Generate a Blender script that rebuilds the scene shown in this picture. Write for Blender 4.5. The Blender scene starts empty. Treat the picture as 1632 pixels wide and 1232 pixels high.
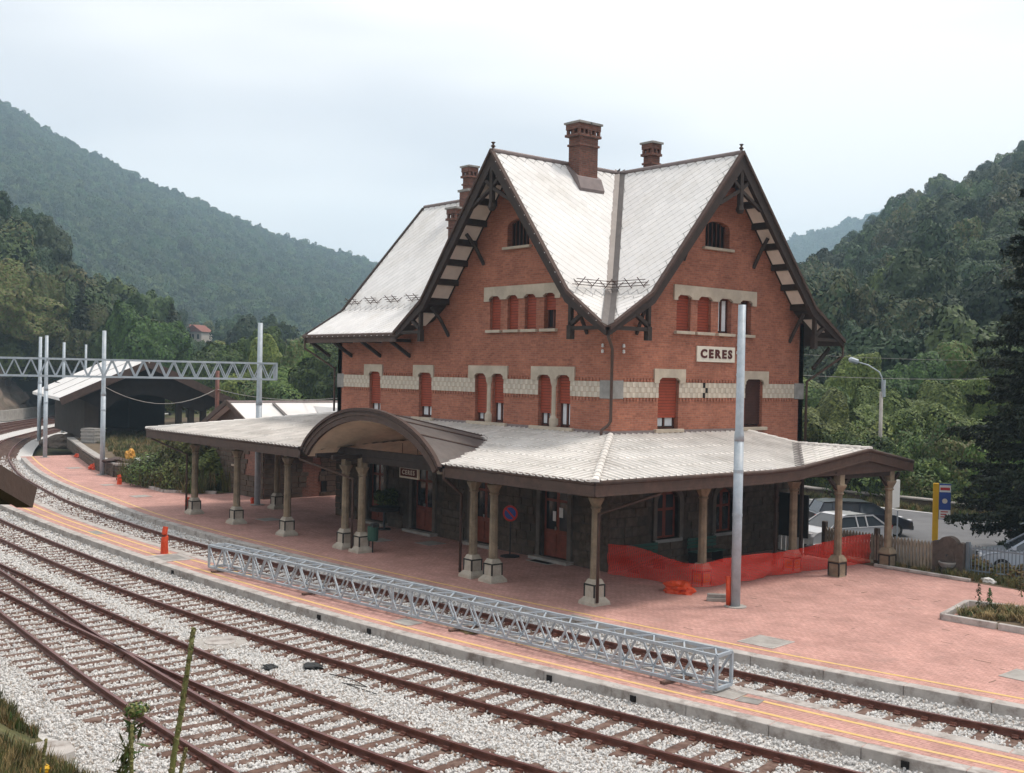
import bpy, bmesh, math, random
import numpy as np
from mathutils import Vector, Matrix, noise
from mathutils.geometry import tessellate_polygon

SC = bpy.context.scene
COL = SC.collection
rnd = random.Random(7)

# ------------------------------------------------------------------ camera
CAM = Vector((27.7405, -27.6141, 6.8592)); F_PX = 1793.19
YAW, PITCH, ROLL = 0.8759393, -0.0120533, 0.0203758
def cam_axes():
    f = Vector((-math.sin(YAW)*math.cos(PITCH), math.cos(YAW)*math.cos(PITCH), math.sin(PITCH)))
    r = Vector((math.cos(YAW), math.sin(YAW), 0)); u = r.cross(f)
    return (math.cos(ROLL)*r + math.sin(ROLL)*u, -math.sin(ROLL)*r + math.cos(ROLL)*u, f)
CR, CU, CF = cam_axes()
cam_d = bpy.data.cameras.new('camera'); cam_o = bpy.data.objects.new('camera', cam_d); COL.objects.link(cam_o)
cam_o.matrix_world = Matrix(((CR.x, CU.x, -CF.x, CAM.x), (CR.y, CU.y, -CF.y, CAM.y), (CR.z, CU.z, -CF.z, CAM.z), (0, 0, 0, 1)))
cam_d.sensor_fit = 'HORIZONTAL'; cam_d.sensor_width = 36.0; cam_d.lens = F_PX/1632*36
cam_d.clip_start = 0.1; cam_d.clip_end = 12000
SC.camera = cam_o
def pix(px, py, d):                      # photo pixel at a chosen depth (metres along the view axis)
    return CAM + CF*d + CR*((px-816)/F_PX*d) - CU*((py-616)/F_PX*d)
def ground(px, py, z=0.0):
    v = CF + CR*((px-816)/F_PX) - CU*((py-616)/F_PX)
    return CAM + v*((z-CAM.z)/v.z)

# ------------------------------------------------------------------ world, sun, exposure
SUN_EL, SUN_AZ = math.radians(63), math.radians(28)
W = bpy.data.worlds.new('World'); SC.world = W; W.use_nodes = True
nt = W.node_tree; nt.nodes.clear()
def wn(t, **k):
    n = nt.nodes.new(t)
    for a, b in k.items(): setattr(n, a, b)
    return n
w_out = wn('ShaderNodeOutputWorld'); w_bg = wn('ShaderNodeBackground'); w_bg.inputs['Strength'].default_value = 0.1
w_sky = wn('ShaderNodeTexSky'); w_sky.sky_type = 'NISHITA'; w_sky.sun_disc = False
w_sky.sun_elevation = SUN_EL; w_sky.sun_rotation = SUN_AZ; w_sky.air_density = 1.0; w_sky.dust_density = 2.0
w_tc = wn('ShaderNodeTexCoord'); w_map = wn('ShaderNodeMapping'); w_map.inputs['Scale'].default_value = (1.0, 1.0, 4.2)
w_no = wn('ShaderNodeTexNoise'); w_no.inputs['Scale'].default_value = 1.35; w_no.inputs['Detail'].default_value = 3.5; w_no.inputs['Roughness'].default_value = 0.42
w_cr = wn('ShaderNodeValToRGB'); w_mix = wn('ShaderNodeMix', data_type='RGBA')
w_map.inputs['Location'].default_value = (3.1, 1.2, 0.35)
e = w_cr.color_ramp.elements
e[0].position = 0.43; e[0].color = (6.9, 6.9, 7.1, 1); e[1].position = 0.57; e[1].color = (9.5, 9.25, 9.0, 1)
w_mix.inputs['Factor'].default_value = 0.96
L_ = nt.links.new
L_(w_tc.outputs['Generated'], w_map.inputs['Vector']); L_(w_map.outputs['Vector'], w_no.inputs['Vector'])
L_(w_no.outputs['Fac'], w_cr.inputs['Fac']); L_(w_sky.outputs['Color'], w_mix.inputs[6]); L_(w_cr.outputs['Color'], w_mix.inputs[7])
L_(w_mix.outputs[2], w_bg.inputs['Color']); L_(w_bg.outputs['Background'], w_out.inputs['Surface'])
sun_d = bpy.data.lights.new('sun', 'SUN'); sun_d.energy = 2.0; sun_d.angle = math.radians(12); sun_d.color = (1.0, 0.93, 0.84)
sun_o = bpy.data.objects.new('sun', sun_d); COL.objects.link(sun_o)
sd = Vector((math.sin(SUN_AZ)*math.cos(SUN_EL), math.cos(SUN_AZ)*math.cos(SUN_EL), math.sin(SUN_EL)))
sun_o.rotation_euler = sd.to_track_quat('Z', 'Y').to_euler(); sun_o.location = (0, 0, 60)
vs = SC.view_settings; vs.view_transform = 'Standard'; vs.look = 'None'; vs.exposure = 0.54; vs.gamma = 1.0; vs.use_curve_mapping = False
SC.cycles.use_denoising = True; SC.cycles.max_bounces = 5; SC.cycles.diffuse_bounces = 3; SC.cycles.transparent_max_bounces = 8
SC.cycles.volume_bounces = 2; SC.cycles.volume_max_steps = 64; SC.cycles.caustics_reflective = False; SC.cycles.caustics_refractive = False

# ------------------------------------------------------------------ materials
MATS = {}
def ramp(nt, pos_cols):
    r = nt.nodes.new('ShaderNodeValToRGB'); el = r.color_ramp.elements
    while len(el) < len(pos_cols): el.new(0.5)
    for i, (p, c) in enumerate(pos_cols):
        el[i].position = p; el[i].color = (*c, 1)
    return r
def mat(name, col, rough=0.7, var=0.25, scale=3.0, bump=0.0, bscale=40.0, metal=0.0, spec=0.3, stain=None, stain_scale=0.6, rand=0.0, coords='world', hue=0.0, isl=0.0):
    """base colour with two octaves of mottling, optional large stains of a second colour and fine relief"""
    m = bpy.data.materials.new(name); m.use_nodes = True; nt = m.node_tree; b = nt.nodes['Principled BSDF']
    b.inputs['Roughness'].default_value = rough; b.inputs['Metallic'].default_value = metal
    b.inputs['Specular IOR Level'].default_value = spec
    lk = nt.links.new
    if coords == 'world':
        g = nt.nodes.new('ShaderNodeNewGeometry'); vec = g.outputs['Position']
    else:
        g = nt.nodes.new('ShaderNodeTexCoord'); vec = g.outputs['Object']
    n1 = nt.nodes.new('ShaderNodeTexNoise'); n1.inputs['Scale'].default_value = scale; n1.inputs['Detail'].default_value = 6; n1.inputs['Roughness'].default_value = 0.65
    lk(vec, n1.inputs['Vector'])
    lo = tuple(max(0, c*(1-var)) for c in col); hi = tuple(min(1, c*(1+var)) for c in col)
    r = ramp(nt, [(0.3, lo), (0.7, hi)]); lk(n1.outputs['Fac'], r.inputs['Fac']); out = r.outputs['Color']
    if stain:
        n2 = nt.nodes.new('ShaderNodeTexNoise'); n2.inputs['Scale'].default_value = stain_scale; n2.inputs['Detail'].default_value = 8; n2.inputs['Roughness'].default_value = 0.7
        lk(vec, n2.inputs['Vector']); r2 = ramp(nt, [(0.48, (0, 0, 0)), (0.68, (1, 1, 1))]); lk(n2.outputs['Fac'], r2.inputs['Fac'])
        mx = nt.nodes.new('ShaderNodeMix'); mx.data_type = 'RGBA'; lk(r2.outputs['Color'], mx.inputs['Factor']); lk(out, mx.inputs[6]); mx.inputs[7].default_value = (*stain, 1); out = mx.outputs[2]
    if rand:
        oi = nt.nodes.new('ShaderNodeObjectInfo'); hs = nt.nodes.new('ShaderNodeHueSaturation')
        mr = nt.nodes.new('ShaderNodeMapRange'); mr.inputs['To Min'].default_value = 1-rand; mr.inputs['To Max'].default_value = 1+rand
        lk(oi.outputs['Random'], mr.inputs['Value']); lk(mr.outputs['Result'], hs.inputs['Value'])
        if hue:
            fr = nt.nodes.new('ShaderNodeMath'); fr.operation = 'MULTIPLY'; fr.inputs[1].default_value = 7.31; lk(oi.outputs['Random'], fr.inputs[0]); f2 = nt.nodes.new('ShaderNodeMath'); f2.operation = 'FRACT'; lk(fr.outputs[0], f2.inputs[0])
            m2 = nt.nodes.new('ShaderNodeMapRange'); m2.inputs['To Min'].default_value = 0.5-hue; m2.inputs['To Max'].default_value = 0.5+hue*0.6; lk(f2.outputs[0], m2.inputs['Value']); lk(m2.outputs[0], hs.inputs['Hue']); lk(out, hs.inputs['Color']); out = hs.outputs['Color']
    if isl:
        gg = nt.nodes.new('ShaderNodeNewGeometry'); h2 = nt.nodes.new('ShaderNodeHueSaturation'); mr = nt.nodes.new('ShaderNodeMapRange'); mr.inputs['To Min'].default_value = 1-isl; mr.inputs['To Max'].default_value = 1+isl*0.6
        lk(gg.outputs['Random Per Island'], mr.inputs['Value']); lk(mr.outputs['Result'], h2.inputs['Value']); lk(out, h2.inputs['Color']); out = h2.outputs['Color']
    lk(out, b.inputs['Base Color'])
    if bump:
        n3 = nt.nodes.new('ShaderNodeTexNoise'); n3.inputs['Scale'].default_value = bscale; n3.inputs['Detail'].default_value = 5; lk(vec, n3.inputs['Vector'])
        bp = nt.nodes.new('ShaderNodeBump'); bp.inputs['Strength'].default_value = bump; bp.inputs['Distance'].default_value = 0.02
        lk(n3.outputs['Fac'], bp.inputs['Height']); lk(bp.outputs['Normal'], b.inputs['Normal'])
    MATS[name] = m
    return m
def brickmat(name, c1, c2, mortar, bw, bh, msize=0.012, stain=None, bump=0.5, flat=False, offset=0.5, rough=0.85, msmooth=0.1):
    m = bpy.data.materials.new(name); m.use_nodes = True; nt = m.node_tree; b = nt.nodes['Principled BSDF']; b.inputs['Roughness'].default_value = rough
    b.inputs['Specular IOR Level'].default_value = 0.2
    lk = nt.links.new
    g = nt.nodes.new('ShaderNodeNewGeometry'); sx = nt.nodes.new('ShaderNodeSeparateXYZ'); cx = nt.nodes.new('ShaderNodeCombineXYZ'); lk(g.outputs['Position'], sx.inputs[0])
    if flat:
        lk(sx.outputs['X'], cx.inputs['X']); lk(sx.outputs['Y'], cx.inputs['Y'])
    else:
        ad = nt.nodes.new('ShaderNodeMath'); ad.operation = 'ADD'; lk(sx.outputs['X'], ad.inputs[0]); lk(sx.outputs['Y'], ad.inputs[1]); lk(ad.outputs[0], cx.inputs['X']); lk(sx.outputs['Z'], cx.inputs['Y'])
    br = nt.nodes.new('ShaderNodeTexBrick'); br.inputs['Scale'].default_value = 1.0; br.inputs['Brick Width'].default_value = bw; br.inputs['Row Height'].default_value = bh
    br.inputs['Mortar Size'].default_value = msize; br.inputs['Mortar Smooth'].default_value = msmooth; br.offset = offset; br.inputs['Bias'].default_value = 0.0
    br.inputs['Color1'].default_value = (*c1, 1); br.inputs['Color2'].default_value = (*c2, 1); br.inputs['Mortar'].default_value = (*mortar, 1)
    lk(cx.outputs[0], br.inputs['Vector'])
    n = nt.nodes.new('ShaderNodeTexNoise'); n.inputs['Scale'].default_value = 0.7; n.inputs['Detail'].default_value = 7; n.inputs['Roughness'].default_value = 0.7; lk(g.outputs['Position'], n.inputs['Vector'])
    n2 = nt.nodes.new('ShaderNodeTexNoise'); n2.inputs['Scale'].default_value = 9; n2.inputs['Detail'].default_value = 4; lk(g.outputs['Position'], n2.inputs['Vector'])
    mr = nt.nodes.new('ShaderNodeMapRange'); mr.inputs['From Min'].default_value = 0.3; mr.inputs['From Max'].default_value = 0.7; mr.inputs['To Min'].default_value = 0.74; mr.inputs['To Max'].default_value = 1.2; lk(n.outputs['Fac'], mr.inputs['Value'])
    mr2 = nt.nodes.new('ShaderNodeMapRange'); mr2.inputs['From Min'].default_value = 0.3; mr2.inputs['From Max'].default_value = 0.7; mr2.inputs['To Min'].default_value = 0.86; mr2.inputs['To Max'].default_value = 1.14; lk(n2.outputs['Fac'], mr2.inputs['Value'])
    ml = nt.nodes.new('ShaderNodeMath'); ml.operation = 'MULTIPLY'; lk(mr.outputs[0], ml.inputs[0]); lk(mr2.outputs[0], ml.inputs[1])
    hs = nt.nodes.new('ShaderNodeHueSaturation'); lk(br.outputs['Color'], hs.inputs['Color']); lk(ml.outputs[0], hs.inputs['Value']); out = hs.outputs['Color']
    if stain:
        n4 = nt.nodes.new('ShaderNodeTexNoise'); n4.inputs['Scale'].default_value = 0.9; n4.inputs['Detail'].default_value = 9; n4.inputs['Roughness'].default_value = 0.75; lk(g.outputs['Position'], n4.inputs['Vector'])
        r2 = ramp(nt, [(0.56, (0, 0, 0)), (0.74, (0.7, 0.7, 0.7))]); lk(n4.outputs['Fac'], r2.inputs['Fac'])
        mx = nt.nodes.new('ShaderNodeMix'); mx.data_type = 'RGBA'; lk(r2.outputs['Color'], mx.inputs['Factor']); lk(out, mx.inputs[6]); mx.inputs[7].default_value = (*stain, 1); out = mx.outputs[2]
    lk(out, b.inputs['Base Color'])
    bp = nt.nodes.new('ShaderNodeBump'); bp.inputs['Strength'].default_value = bump; bp.inputs['Distance'].default_value = 0.012; bp.invert = True
    lk(br.outputs['Fac'], bp.inputs['Height']); lk(bp.outputs['Normal'], b.inputs['Normal'])
    MATS[name] = m
    return m

brickmat('brick', (0.40, 0.145, 0.089), (0.28, 0.098, 0.062), (0.30, 0.155, 0.112), 0.27, 0.078, 0.011, stain=(0.33, 0.16, 0.12))
brickmat('paving', (0.53, 0.305, 0.262), (0.465, 0.258, 0.22), (0.30, 0.16, 0.138), 0.22, 0.11, 0.006, stain=(0.33, 0.215, 0.19), flat=True, bump=0.5)
brickmat('old_brick', (0.26, 0.105, 0.075), (0.18, 0.075, 0.055), (0.22, 0.16, 0.13), 0.26, 0.078, 0.012, stain=(0.12, 0.09, 0.08))
brickmat('sooty_brick', (0.215, 0.082, 0.058), (0.13, 0.052, 0.04), (0.14, 0.10, 0.085), 0.26, 0.078, 0.014, stain=(0.045, 0.036, 0.032), bump=0.9)
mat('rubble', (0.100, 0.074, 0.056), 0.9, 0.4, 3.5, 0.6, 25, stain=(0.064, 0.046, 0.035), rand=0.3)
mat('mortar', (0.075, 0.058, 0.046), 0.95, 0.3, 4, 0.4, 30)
mat('dressed', (0.46, 0.385, 0.305), 0.85, 0.16, 2.0, 0.25, 40, stain=(0.36, 0.30, 0.24))
mat('pale_tile', (0.54, 0.47, 0.39), 0.8, 0.14, 2.5, 0.15, 40, rand=0.09)
mat('tan_tile', (0.46, 0.385, 0.31), 0.8, 0.14, 2.5, 0.15, 40, rand=0.09)
mat('grey_stone', (0.26, 0.245, 0.23), 0.9, 0.22, 3.0, 0.35, 35)
mat('column', (0.255, 0.198, 0.137), 0.85, 0.3, 2.2, 0.3, 35, stain=(0.145, 0.108, 0.074), stain_scale=1.6)
mat('dark_surround', (0.13, 0.108, 0.09), 0.9, 0.25, 3, 0.3, 30)
mat('pedestal', (0.43, 0.38, 0.315), 0.85, 0.2, 3.0, 0.3, 30, stain=(0.33, 0.29, 0.24), stain_scale=2.0)
mat('black_band', (0.03, 0.028, 0.026), 0.7, 0.2)
mat('slate', (0.72, 0.695, 0.68), 0.7, 0.07, 1.2, 0.08, 30, stain=(0.60, 0.57, 0.54), isl=0.06)
mat('slate_joint', (0.45, 0.43, 0.42), 0.9, 0.2, 3)
mat('canopy_tile', (0.71, 0.67, 0.63), 0.7, 0.12, 1.3, 0.15, 30, stain=(0.55, 0.51, 0.47), stain_scale=0.5, isl=0.12)
mat('canopy_joint', (0.31, 0.28, 0.26), 0.9, 0.2, 3)
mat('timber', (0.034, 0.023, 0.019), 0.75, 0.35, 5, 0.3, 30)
mat('verge', (0.036, 0.023, 0.019), 0.65, 0.3, 4, 0.2, 25)
mat('fascia', (0.080, 0.047, 0.036), 0.6, 0.28, 4, 0.2, 25, stain=(0.07, 0.046, 0.037))
mat('soffit_panel', (0.70, 0.62, 0.55), 0.8, 0.1, 2)
mat('plaster', (0.68, 0.55, 0.41), 0.85, 0.16, 1.6, 0.15, 30, stain=(0.46, 0.37, 0.27))
mat('lead', (0.135, 0.118, 0.112), 0.5, 0.18, 3, 0.1, 20, metal=0.3)
mat('flashing', (0.20, 0.16, 0.155), 0.55, 0.15, 3, metal=0.2)
mat('iron', (0.07, 0.04, 0.032), 0.7, 0.3, 8)
mat('shutter', (0.27, 0.050, 0.024), 0.6, 0.14, 4, 0.1, 30)
mat('shutter_dark', (0.050, 0.018, 0.013), 0.6, 0.25, 4)
mat('frame', (0.095, 0.032, 0.022), 0.5, 0.2, 5)
mat('door', (0.185, 0.042, 0.022), 0.5, 0.3, 4, 0.1, 20)
mat('curtain', (0.66, 0.66, 0.68), 0.9, 0.1, 5)
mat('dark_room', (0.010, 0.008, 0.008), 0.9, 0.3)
mat('concrete', (0.36, 0.335, 0.31), 0.9, 0.18, 2.0, 0.35, 35, stain=(0.27, 0.245, 0.225), stain_scale=1.2, rand=0.08)
mat('kerb', (0.43, 0.395, 0.37), 0.85, 0.18, 2.5, 0.3, 40, stain=(0.20, 0.165, 0.145), stain_scale=2.2, rand=0.07)
mat('yellow_paint', (0.68, 0.45, 0.17), 0.7, 0.18, 3, stain=(0.55, 0.36, 0.20), stain_scale=3)
mat('ballast', (0.54, 0.52, 0.50), 0.95, 0.35, 22, 1.0, 26)
mat('rail_rust', (0.125, 0.045, 0.031), 0.55, 0.3, 4, 0.2, 30, metal=0.2, spec=0.4)
mat('rail_head', (0.20, 0.088, 0.078), 0.38, 0.25, 3, metal=0.55, spec=0.5)
mat('sleeper', (0.125, 0.072, 0.055), 0.9, 0.45, 5, 0.5, 22, stain=(0.20, 0.14, 0.115), stain_scale=2.5, rand=0.3)
mat('galv', (0.37, 0.415, 0.46), 0.5, 0.13, 5, 0.06, 30, metal=0.15, stain=(0.46, 0.49, 0.52), stain_scale=3)
mat('orange_plastic', (0.62, 0.070, 0.022), 0.45, 0.2, 7, 0.3, 12)
mat('asphalt', (0.15, 0.15, 0.156), 0.9, 0.14, 1.0, 0.2, 60, stain=(0.18, 0.178, 0.182), stain_scale=0.3, spec=0.08)
mat('earth', (0.13, 0.095, 0.062), 0.95, 0.35, 1.5, 0.5, 20)
mat('dry_grass', (0.23, 0.165, 0.075), 0.9, 0.35, 2.0, rand=0.3)
mat('grass', (0.090, 0.092, 0.034), 0.9, 0.5, 3.0, 0.8, 18, stain=(0.16, 0.12, 0.065), stain_scale=0.9)
mat('rock', (0.20, 0.155, 0.125), 0.95, 0.45, 0.35, 0.9, 2.0, stain=(0.06, 0.065, 0.035), stain_scale=0.15)
mat('bark', (0.085, 0.062, 0.045), 0.95, 0.3, 6, 0.5, 18)
mat('yellow_steel', (0.70, 0.40, 0.02), 0.4, 0.08)
mat('white_paint', (0.76, 0.75, 0.74), 0.5, 0.05)
mat('blue_paint', (0.035, 0.075, 0.30), 0.5, 0.1)
mat('red_paint', (0.50, 0.035, 0.03), 0.5, 0.1)
mat('maroon', (0.075, 0.012, 0.010), 0.6, 0.1)
mat('sign_cream', (0.66, 0.60, 0.51), 0.7, 0.07)
mat('weathered_wood', (0.27, 0.225, 0.175), 0.9, 0.22, 3, 0.3, 25, rand=0.12)
mat('fountain_stone', (0.085, 0.065, 0.055), 0.85, 0.35, 5, 0.5, 18)
mat('tyre', (0.018, 0.018, 0.018), 0.8, 0.1)
mat('alloy', (0.45, 0.46, 0.47), 0.35, 0.1, metal=0.7)
mat('green_bin', (0.030, 0.085, 0.062), 0.5, 0.15)
mat('dark_metal', (0.025, 0.024, 0.024), 0.6, 0.2)
mat('iron_fence', (0.20, 0.235, 0.27), 0.5, 0.15, metal=0.4)
mat('tarp_white', (0.62, 0.60, 0.57), 0.7, 0.12, 3)
mat('yellow_rag', (0.60, 0.30, 0.06), 0.7, 0.2, 4)
mat('shed_board', (0.016, 0.011, 0.0095), 0.9, 0.3, 3)
mat('shed_wall', (0.034, 0.025, 0.020), 0.95, 0.3, 1.2)
mat('white_house', (0.50, 0.45, 0.40), 0.8, 0.1)
mat('red_roof', (0.21, 0.080, 0.058), 0.8, 0.2)
def leafmat(name, col, var=0.35, rand=0.42, trans=0.0):
    m = mat(name, col, 0.6, var, 0.9, spec=0.25, rand=rand, hue=0.035)
    b = m.node_tree.nodes['Principled BSDF']
    return m
leafmat('leaf_mid', (0.058, 0.096, 0.022)); leafmat('leaf_dark', (0.026, 0.048, 0.017)); leafmat('leaf_light', (0.118, 0.160, 0.038), rand=0.25)
leafmat('leaf_olive', (0.088, 0.092, 0.030)); leafmat('leaf_far', (0.042, 0.074, 0.021), rand=0.45); leafmat('needle', (0.018, 0.026, 0.0125), 0.3, 0.1)
mat('forest_floor', (0.014, 0.022, 0.009), 0.95, 0.4, 0.05)
leafmat('leaf_brown', (0.12, 0.075, 0.035)); leafmat('stalk', (0.165, 0.155, 0.055), 0.3, 0.1)
def glassmat(name, col, rough=0.08):
    m = mat(name, col, rough, 0.1, 1.0, spec=0.6); return m
glassmat('glass', (0.022, 0.024, 0.028)); glassmat('car_glass', (0.05, 0.062, 0.075), 0.05)
def carpaint(name, col):
    m = mat(name, col, 0.3, 0.04, 1.0, spec=0.5); b = m.node_tree.nodes['Principled BSDF']; b.inputs['Coat Weight'].default_value = 0.7; b.inputs['Coat Roughness'].default_value = 0.06
carpaint('paint_navy', (0.018, 0.024, 0.042)); carpaint('paint_white', (0.62, 0.62, 0.64)); carpaint('paint_silver', (0.42, 0.46, 0.53)); carpaint('paint_black', (0.015, 0.015, 0.017))
def netmat():
    m = bpy.data.materials.new('orange_net'); m.use_nodes = True; nt = m.node_tree; lk = nt.links.new; b = nt.nodes['Principled BSDF']; b.inputs['Roughness'].default_value = 0.5
    b.inputs['Base Color'].default_value = (0.72, 0.036, 0.016, 1)
    g = nt.nodes.new('ShaderNodeUVMap'); w1 = nt.nodes.new('ShaderNodeTexBrick'); w1.offset = 0.0
    w1.inputs['Scale'].default_value = 1; w1.inputs['Brick Width'].default_value = 0.075; w1.inputs['Row Height'].default_value = 0.045; w1.inputs['Mortar Size'].default_value = 0.0098; w1.inputs['Mortar Smooth'].default_value = 0.0
    lk(g.outputs['UV'], w1.inputs['Vector'])
    tr = nt.nodes.new('ShaderNodeBsdfTransparent'); mx = nt.nodes.new('ShaderNodeMixShader'); lk(w1.outputs['Fac'], mx.inputs['Fac']); lk(tr.outputs[0], mx.inputs[1]); lk(b.outputs[0], mx.inputs[2])
    lk(mx.outputs[0], nt.nodes['Material Output'].inputs['Surface']); MATS['orange_net'] = m
netmat()

# ------------------------------------------------------------------ helpers
def M(n): return MATS[n]
def link(o, parent=None):
    COL.objects.link(o)
    if parent is not None: o.parent = parent
    return o
def tag(o, label=None, cat=None, group=None, kind=None):
    if label: o['label'] = label
    if cat: o['category'] = cat
    if group: o['group'] = group
    if kind: o['kind'] = kind
    return o
def thing(name, label, cat, loc=(0, 0, 0), rz=0.0, group=None):
    o = bpy.data.objects.new(name, None); o.empty_display_size = 0.3; COL.objects.link(o)
    o.location = loc; o.rotation_euler = (0, 0, rz)
    return tag(o, label, cat, group)
def inst(name, me, parent, mx=None):
    o = bpy.data.objects.new(name, me); COL.objects.link(o); o.parent = parent
    if mx is not None: o.matrix_basis = mx
    return o
def tree_copy(root, loc, rz=None, label=None, scale=None):
    r = root.copy(); COL.objects.link(r); r.location = loc
    if rz is not None: r.rotation_euler = (0, 0, rz)
    if scale is not None: r.scale = scale
    if label: r['label'] = label
    for ch in list(root.children):
        c = ch.copy(); COL.objects.link(c); c.parent = r
        for g in ch.children:
            d = g.copy(); COL.objects.link(d); d.parent = c
    return r
class MB:
    def __init__(s): s.v = []; s.f = []
    def add(s, vs, fs):
        k = len(s.v); s.v += [tuple(p) for p in vs]; s.f += [tuple(i+k for i in f) for f in fs]; return s
    def box(s, x0, x1, y0, y1, z0, z1):
        return s.add([(x0, y0, z0), (x1, y0, z0), (x1, y1, z0), (x0, y1, z0), (x0, y0, z1), (x1, y0, z1), (x1, y1, z1), (x0, y1, z1)],
                     [(0, 3, 2, 1), (4, 5, 6, 7), (0, 1, 5, 4), (1, 2, 6, 5), (2, 3, 7, 6), (3, 0, 4, 7)])
    def beam(s, a, b, w, h, up=(0, 0, 1)):           # rectangular bar from a to b
        a = Vector(a); b = Vector(b); t = (b-a).normalized(); u = Vector(up); u = (u - t*u.dot(t))
        if u.length < 1e-4: u = Vector((1, 0, 0)) - t*t.x
        u.normalize(); r = t.cross(u); q = []
        for p in (a, b):
            for i, j in ((-1, -1), (1, -1), (1, 1), (-1, 1)): q.append(p + r*(w/2*i) + u*(h/2*j))
        return s.add(q, [(0, 1, 2, 3), (7, 6, 5, 4), (0, 4, 5, 1), (1, 5, 6, 2), (2, 6, 7, 3), (3, 7, 4, 0)])
    def tube(s, pts, r, n=8, cap=True):
        pts = [Vector(p) for p in pts]; rs = r if isinstance(r, (list, tuple)) else [r]*len(pts); k = len(s.v); prev = None
        for i, p in enumerate(pts):
            t = (pts[min(i+1, len(pts)-1)] - pts[max(i-1, 0)]).normalized()
            ref = prev if prev is not None else (Vector((0, 0, 1)) if abs(t.z) < 0.9 else Vector((1, 0, 0)))
            u = (ref - t*ref.dot(t)).normalized(); prev = u; w = t.cross(u)
            for j in range(n):
                a = 2*math.pi*(j+0.5)/n; s.v.append(tuple(p + (u*math.cos(a) + w*math.sin(a))*rs[i]))
        for i in range(len(pts)-1):
            for j in range(n): s.f.append((k+i*n+j, k+i*n+(j+1) % n, k+(i+1)*n+(j+1) % n, k+(i+1)*n+j))
        if cap:
            s.f.append(tuple(k+j for j in reversed(range(n)))); s.f.append(tuple(k+(len(pts)-1)*n+j for j in range(n)))
        return s
    def lathe(s, prof, n=12, c=(0, 0), sq=False):    # prof: (r, z); sq = square plan
        k = len(s.v); n = 4 if sq else n; off = math.pi/4 if sq else 0
        for r, z in prof:
            for j in range(n):
                a = 2*math.pi*j/n + off; q = r*(math.sqrt(2) if sq else 1); s.v.append((c[0]+q*math.cos(a), c[1]+q*math.sin(a), z))
        for i in range(len(prof)-1):
            for j in range(n): s.f.append((k+i*n+j, k+i*n+(j+1) % n, k+(i+1)*n+(j+1) % n, k+(i+1)*n+j))
        s.f.append(tuple(k+j for j in reversed(range(n)))); s.f.append(tuple(k+(len(prof)-1)*n+j for j in range(n)))
        return s
    def prism(s, poly, axis, a, b):                  # polygon (2-D) extruded between a and b along axis 'x','y','z'
        k = len(s.v); n = len(poly)
        def P(p, t): return {'x': (t, p[0], p[1]), 'y': (p[0], t, p[1]), 'z': (p[0], p[1], t)}[axis]
        s.v += [P(p, a) for p in poly] + [P(p, b) for p in poly]
        s.f.append(tuple(k+i for i in range(n))); s.f.append(tuple(k+n+i for i in reversed(range(n))))
        for i in range(n): s.f.append((k+i, k+n+i, k+n+(i+1) % n, k+(i+1) % n))
        return s
    def build(s, name, m, parent=None, smooth=False, bevel=0.0):
        me = bpy.data.meshes.new(name); me.from_pydata(s.v, [], s.f); me.materials.append(M(m) if isinstance(m, str) else m)
        if True:
            bm = bmesh.new(); bm.from_mesh(me); bmesh.ops.recalc_face_normals(bm, faces=bm.faces)
            if bevel: bmesh.ops.bevel(bm, geom=[e for e in bm.edges if e.calc_face_angle(0) > 0.5], offset=bevel, segments=1, affect='EDGES')
            bm.to_mesh(me); bm.free()
        if smooth:
            for p in me.polygons: p.use_smooth = True
        return link(bpy.data.objects.new(name, me), parent)
    def mesh(s, name, m):
        me = bpy.data.meshes.new(name); me.from_pydata(s.v, [], s.f); me.materials.append(M(m)); me.update(); return me
def box_o(name, m, parent, x0, x1, y0, y1, z0, z1, bevel=0.0): return MB().box(x0, x1, y0, y1, z0, z1).build(name, m, parent, bevel=bevel)
def spline(pts, step=0.5):                            # Catmull-Rom through plan points -> list of Vector (2-D)
    P = [Vector((p[0], p[1])) for p in pts]; P = [P[0]*2-P[1]] + P + [P[-1]*2-P[-2]]; out = []
    for i in range(1, len(P)-2):
        n = max(2, int((P[i+1]-P[i]).length/step))
        for k in range(n):
            t = k/n; a, b, c, d = P[i-1], P[i], P[i+1], P[i+2]
            out.append(0.5*((2*b) + (c-a)*t + (2*a-5*b+4*c-d)*t*t + (3*b-a-3*c+d)*t**3))
    out.append(P[-2]); return out
def offset_line(pl, d):                               # + = to the left of travel
    out = []
    for i, p in enumerate(pl):
        t = (pl[min(i+1, len(pl)-1)] - pl[max(i-1, 0)]).normalized(); out.append(p + Vector((-t.y, t.x))*d)
    return out
def resample(pl, step):
    out = [pl[0].copy()]; acc = 0
    for i in range(1, len(pl)):
        seg = (pl[i]-pl[i-1]).length; pos = 0
        while acc + seg - pos >= step:
            pos += step-acc; out.append(pl[i-1].lerp(pl[i], pos/seg)); acc = 0
        acc += seg-pos
    return out
def yx(pl, x):                                        # y of a polyline (ordered by falling x) at x
    for a, b in zip(pl, pl[1:]):
        if (a.x-x)*(b.x-x) <= 0 and abs(a.x-b.x) > 1e-9: return a.y + (b.y-a.y)*(x-a.x)/(b.x-a.x)
    return pl[-1].y if abs(pl[-1].x-x) < abs(pl[0].x-x) else pl[0].y
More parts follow.
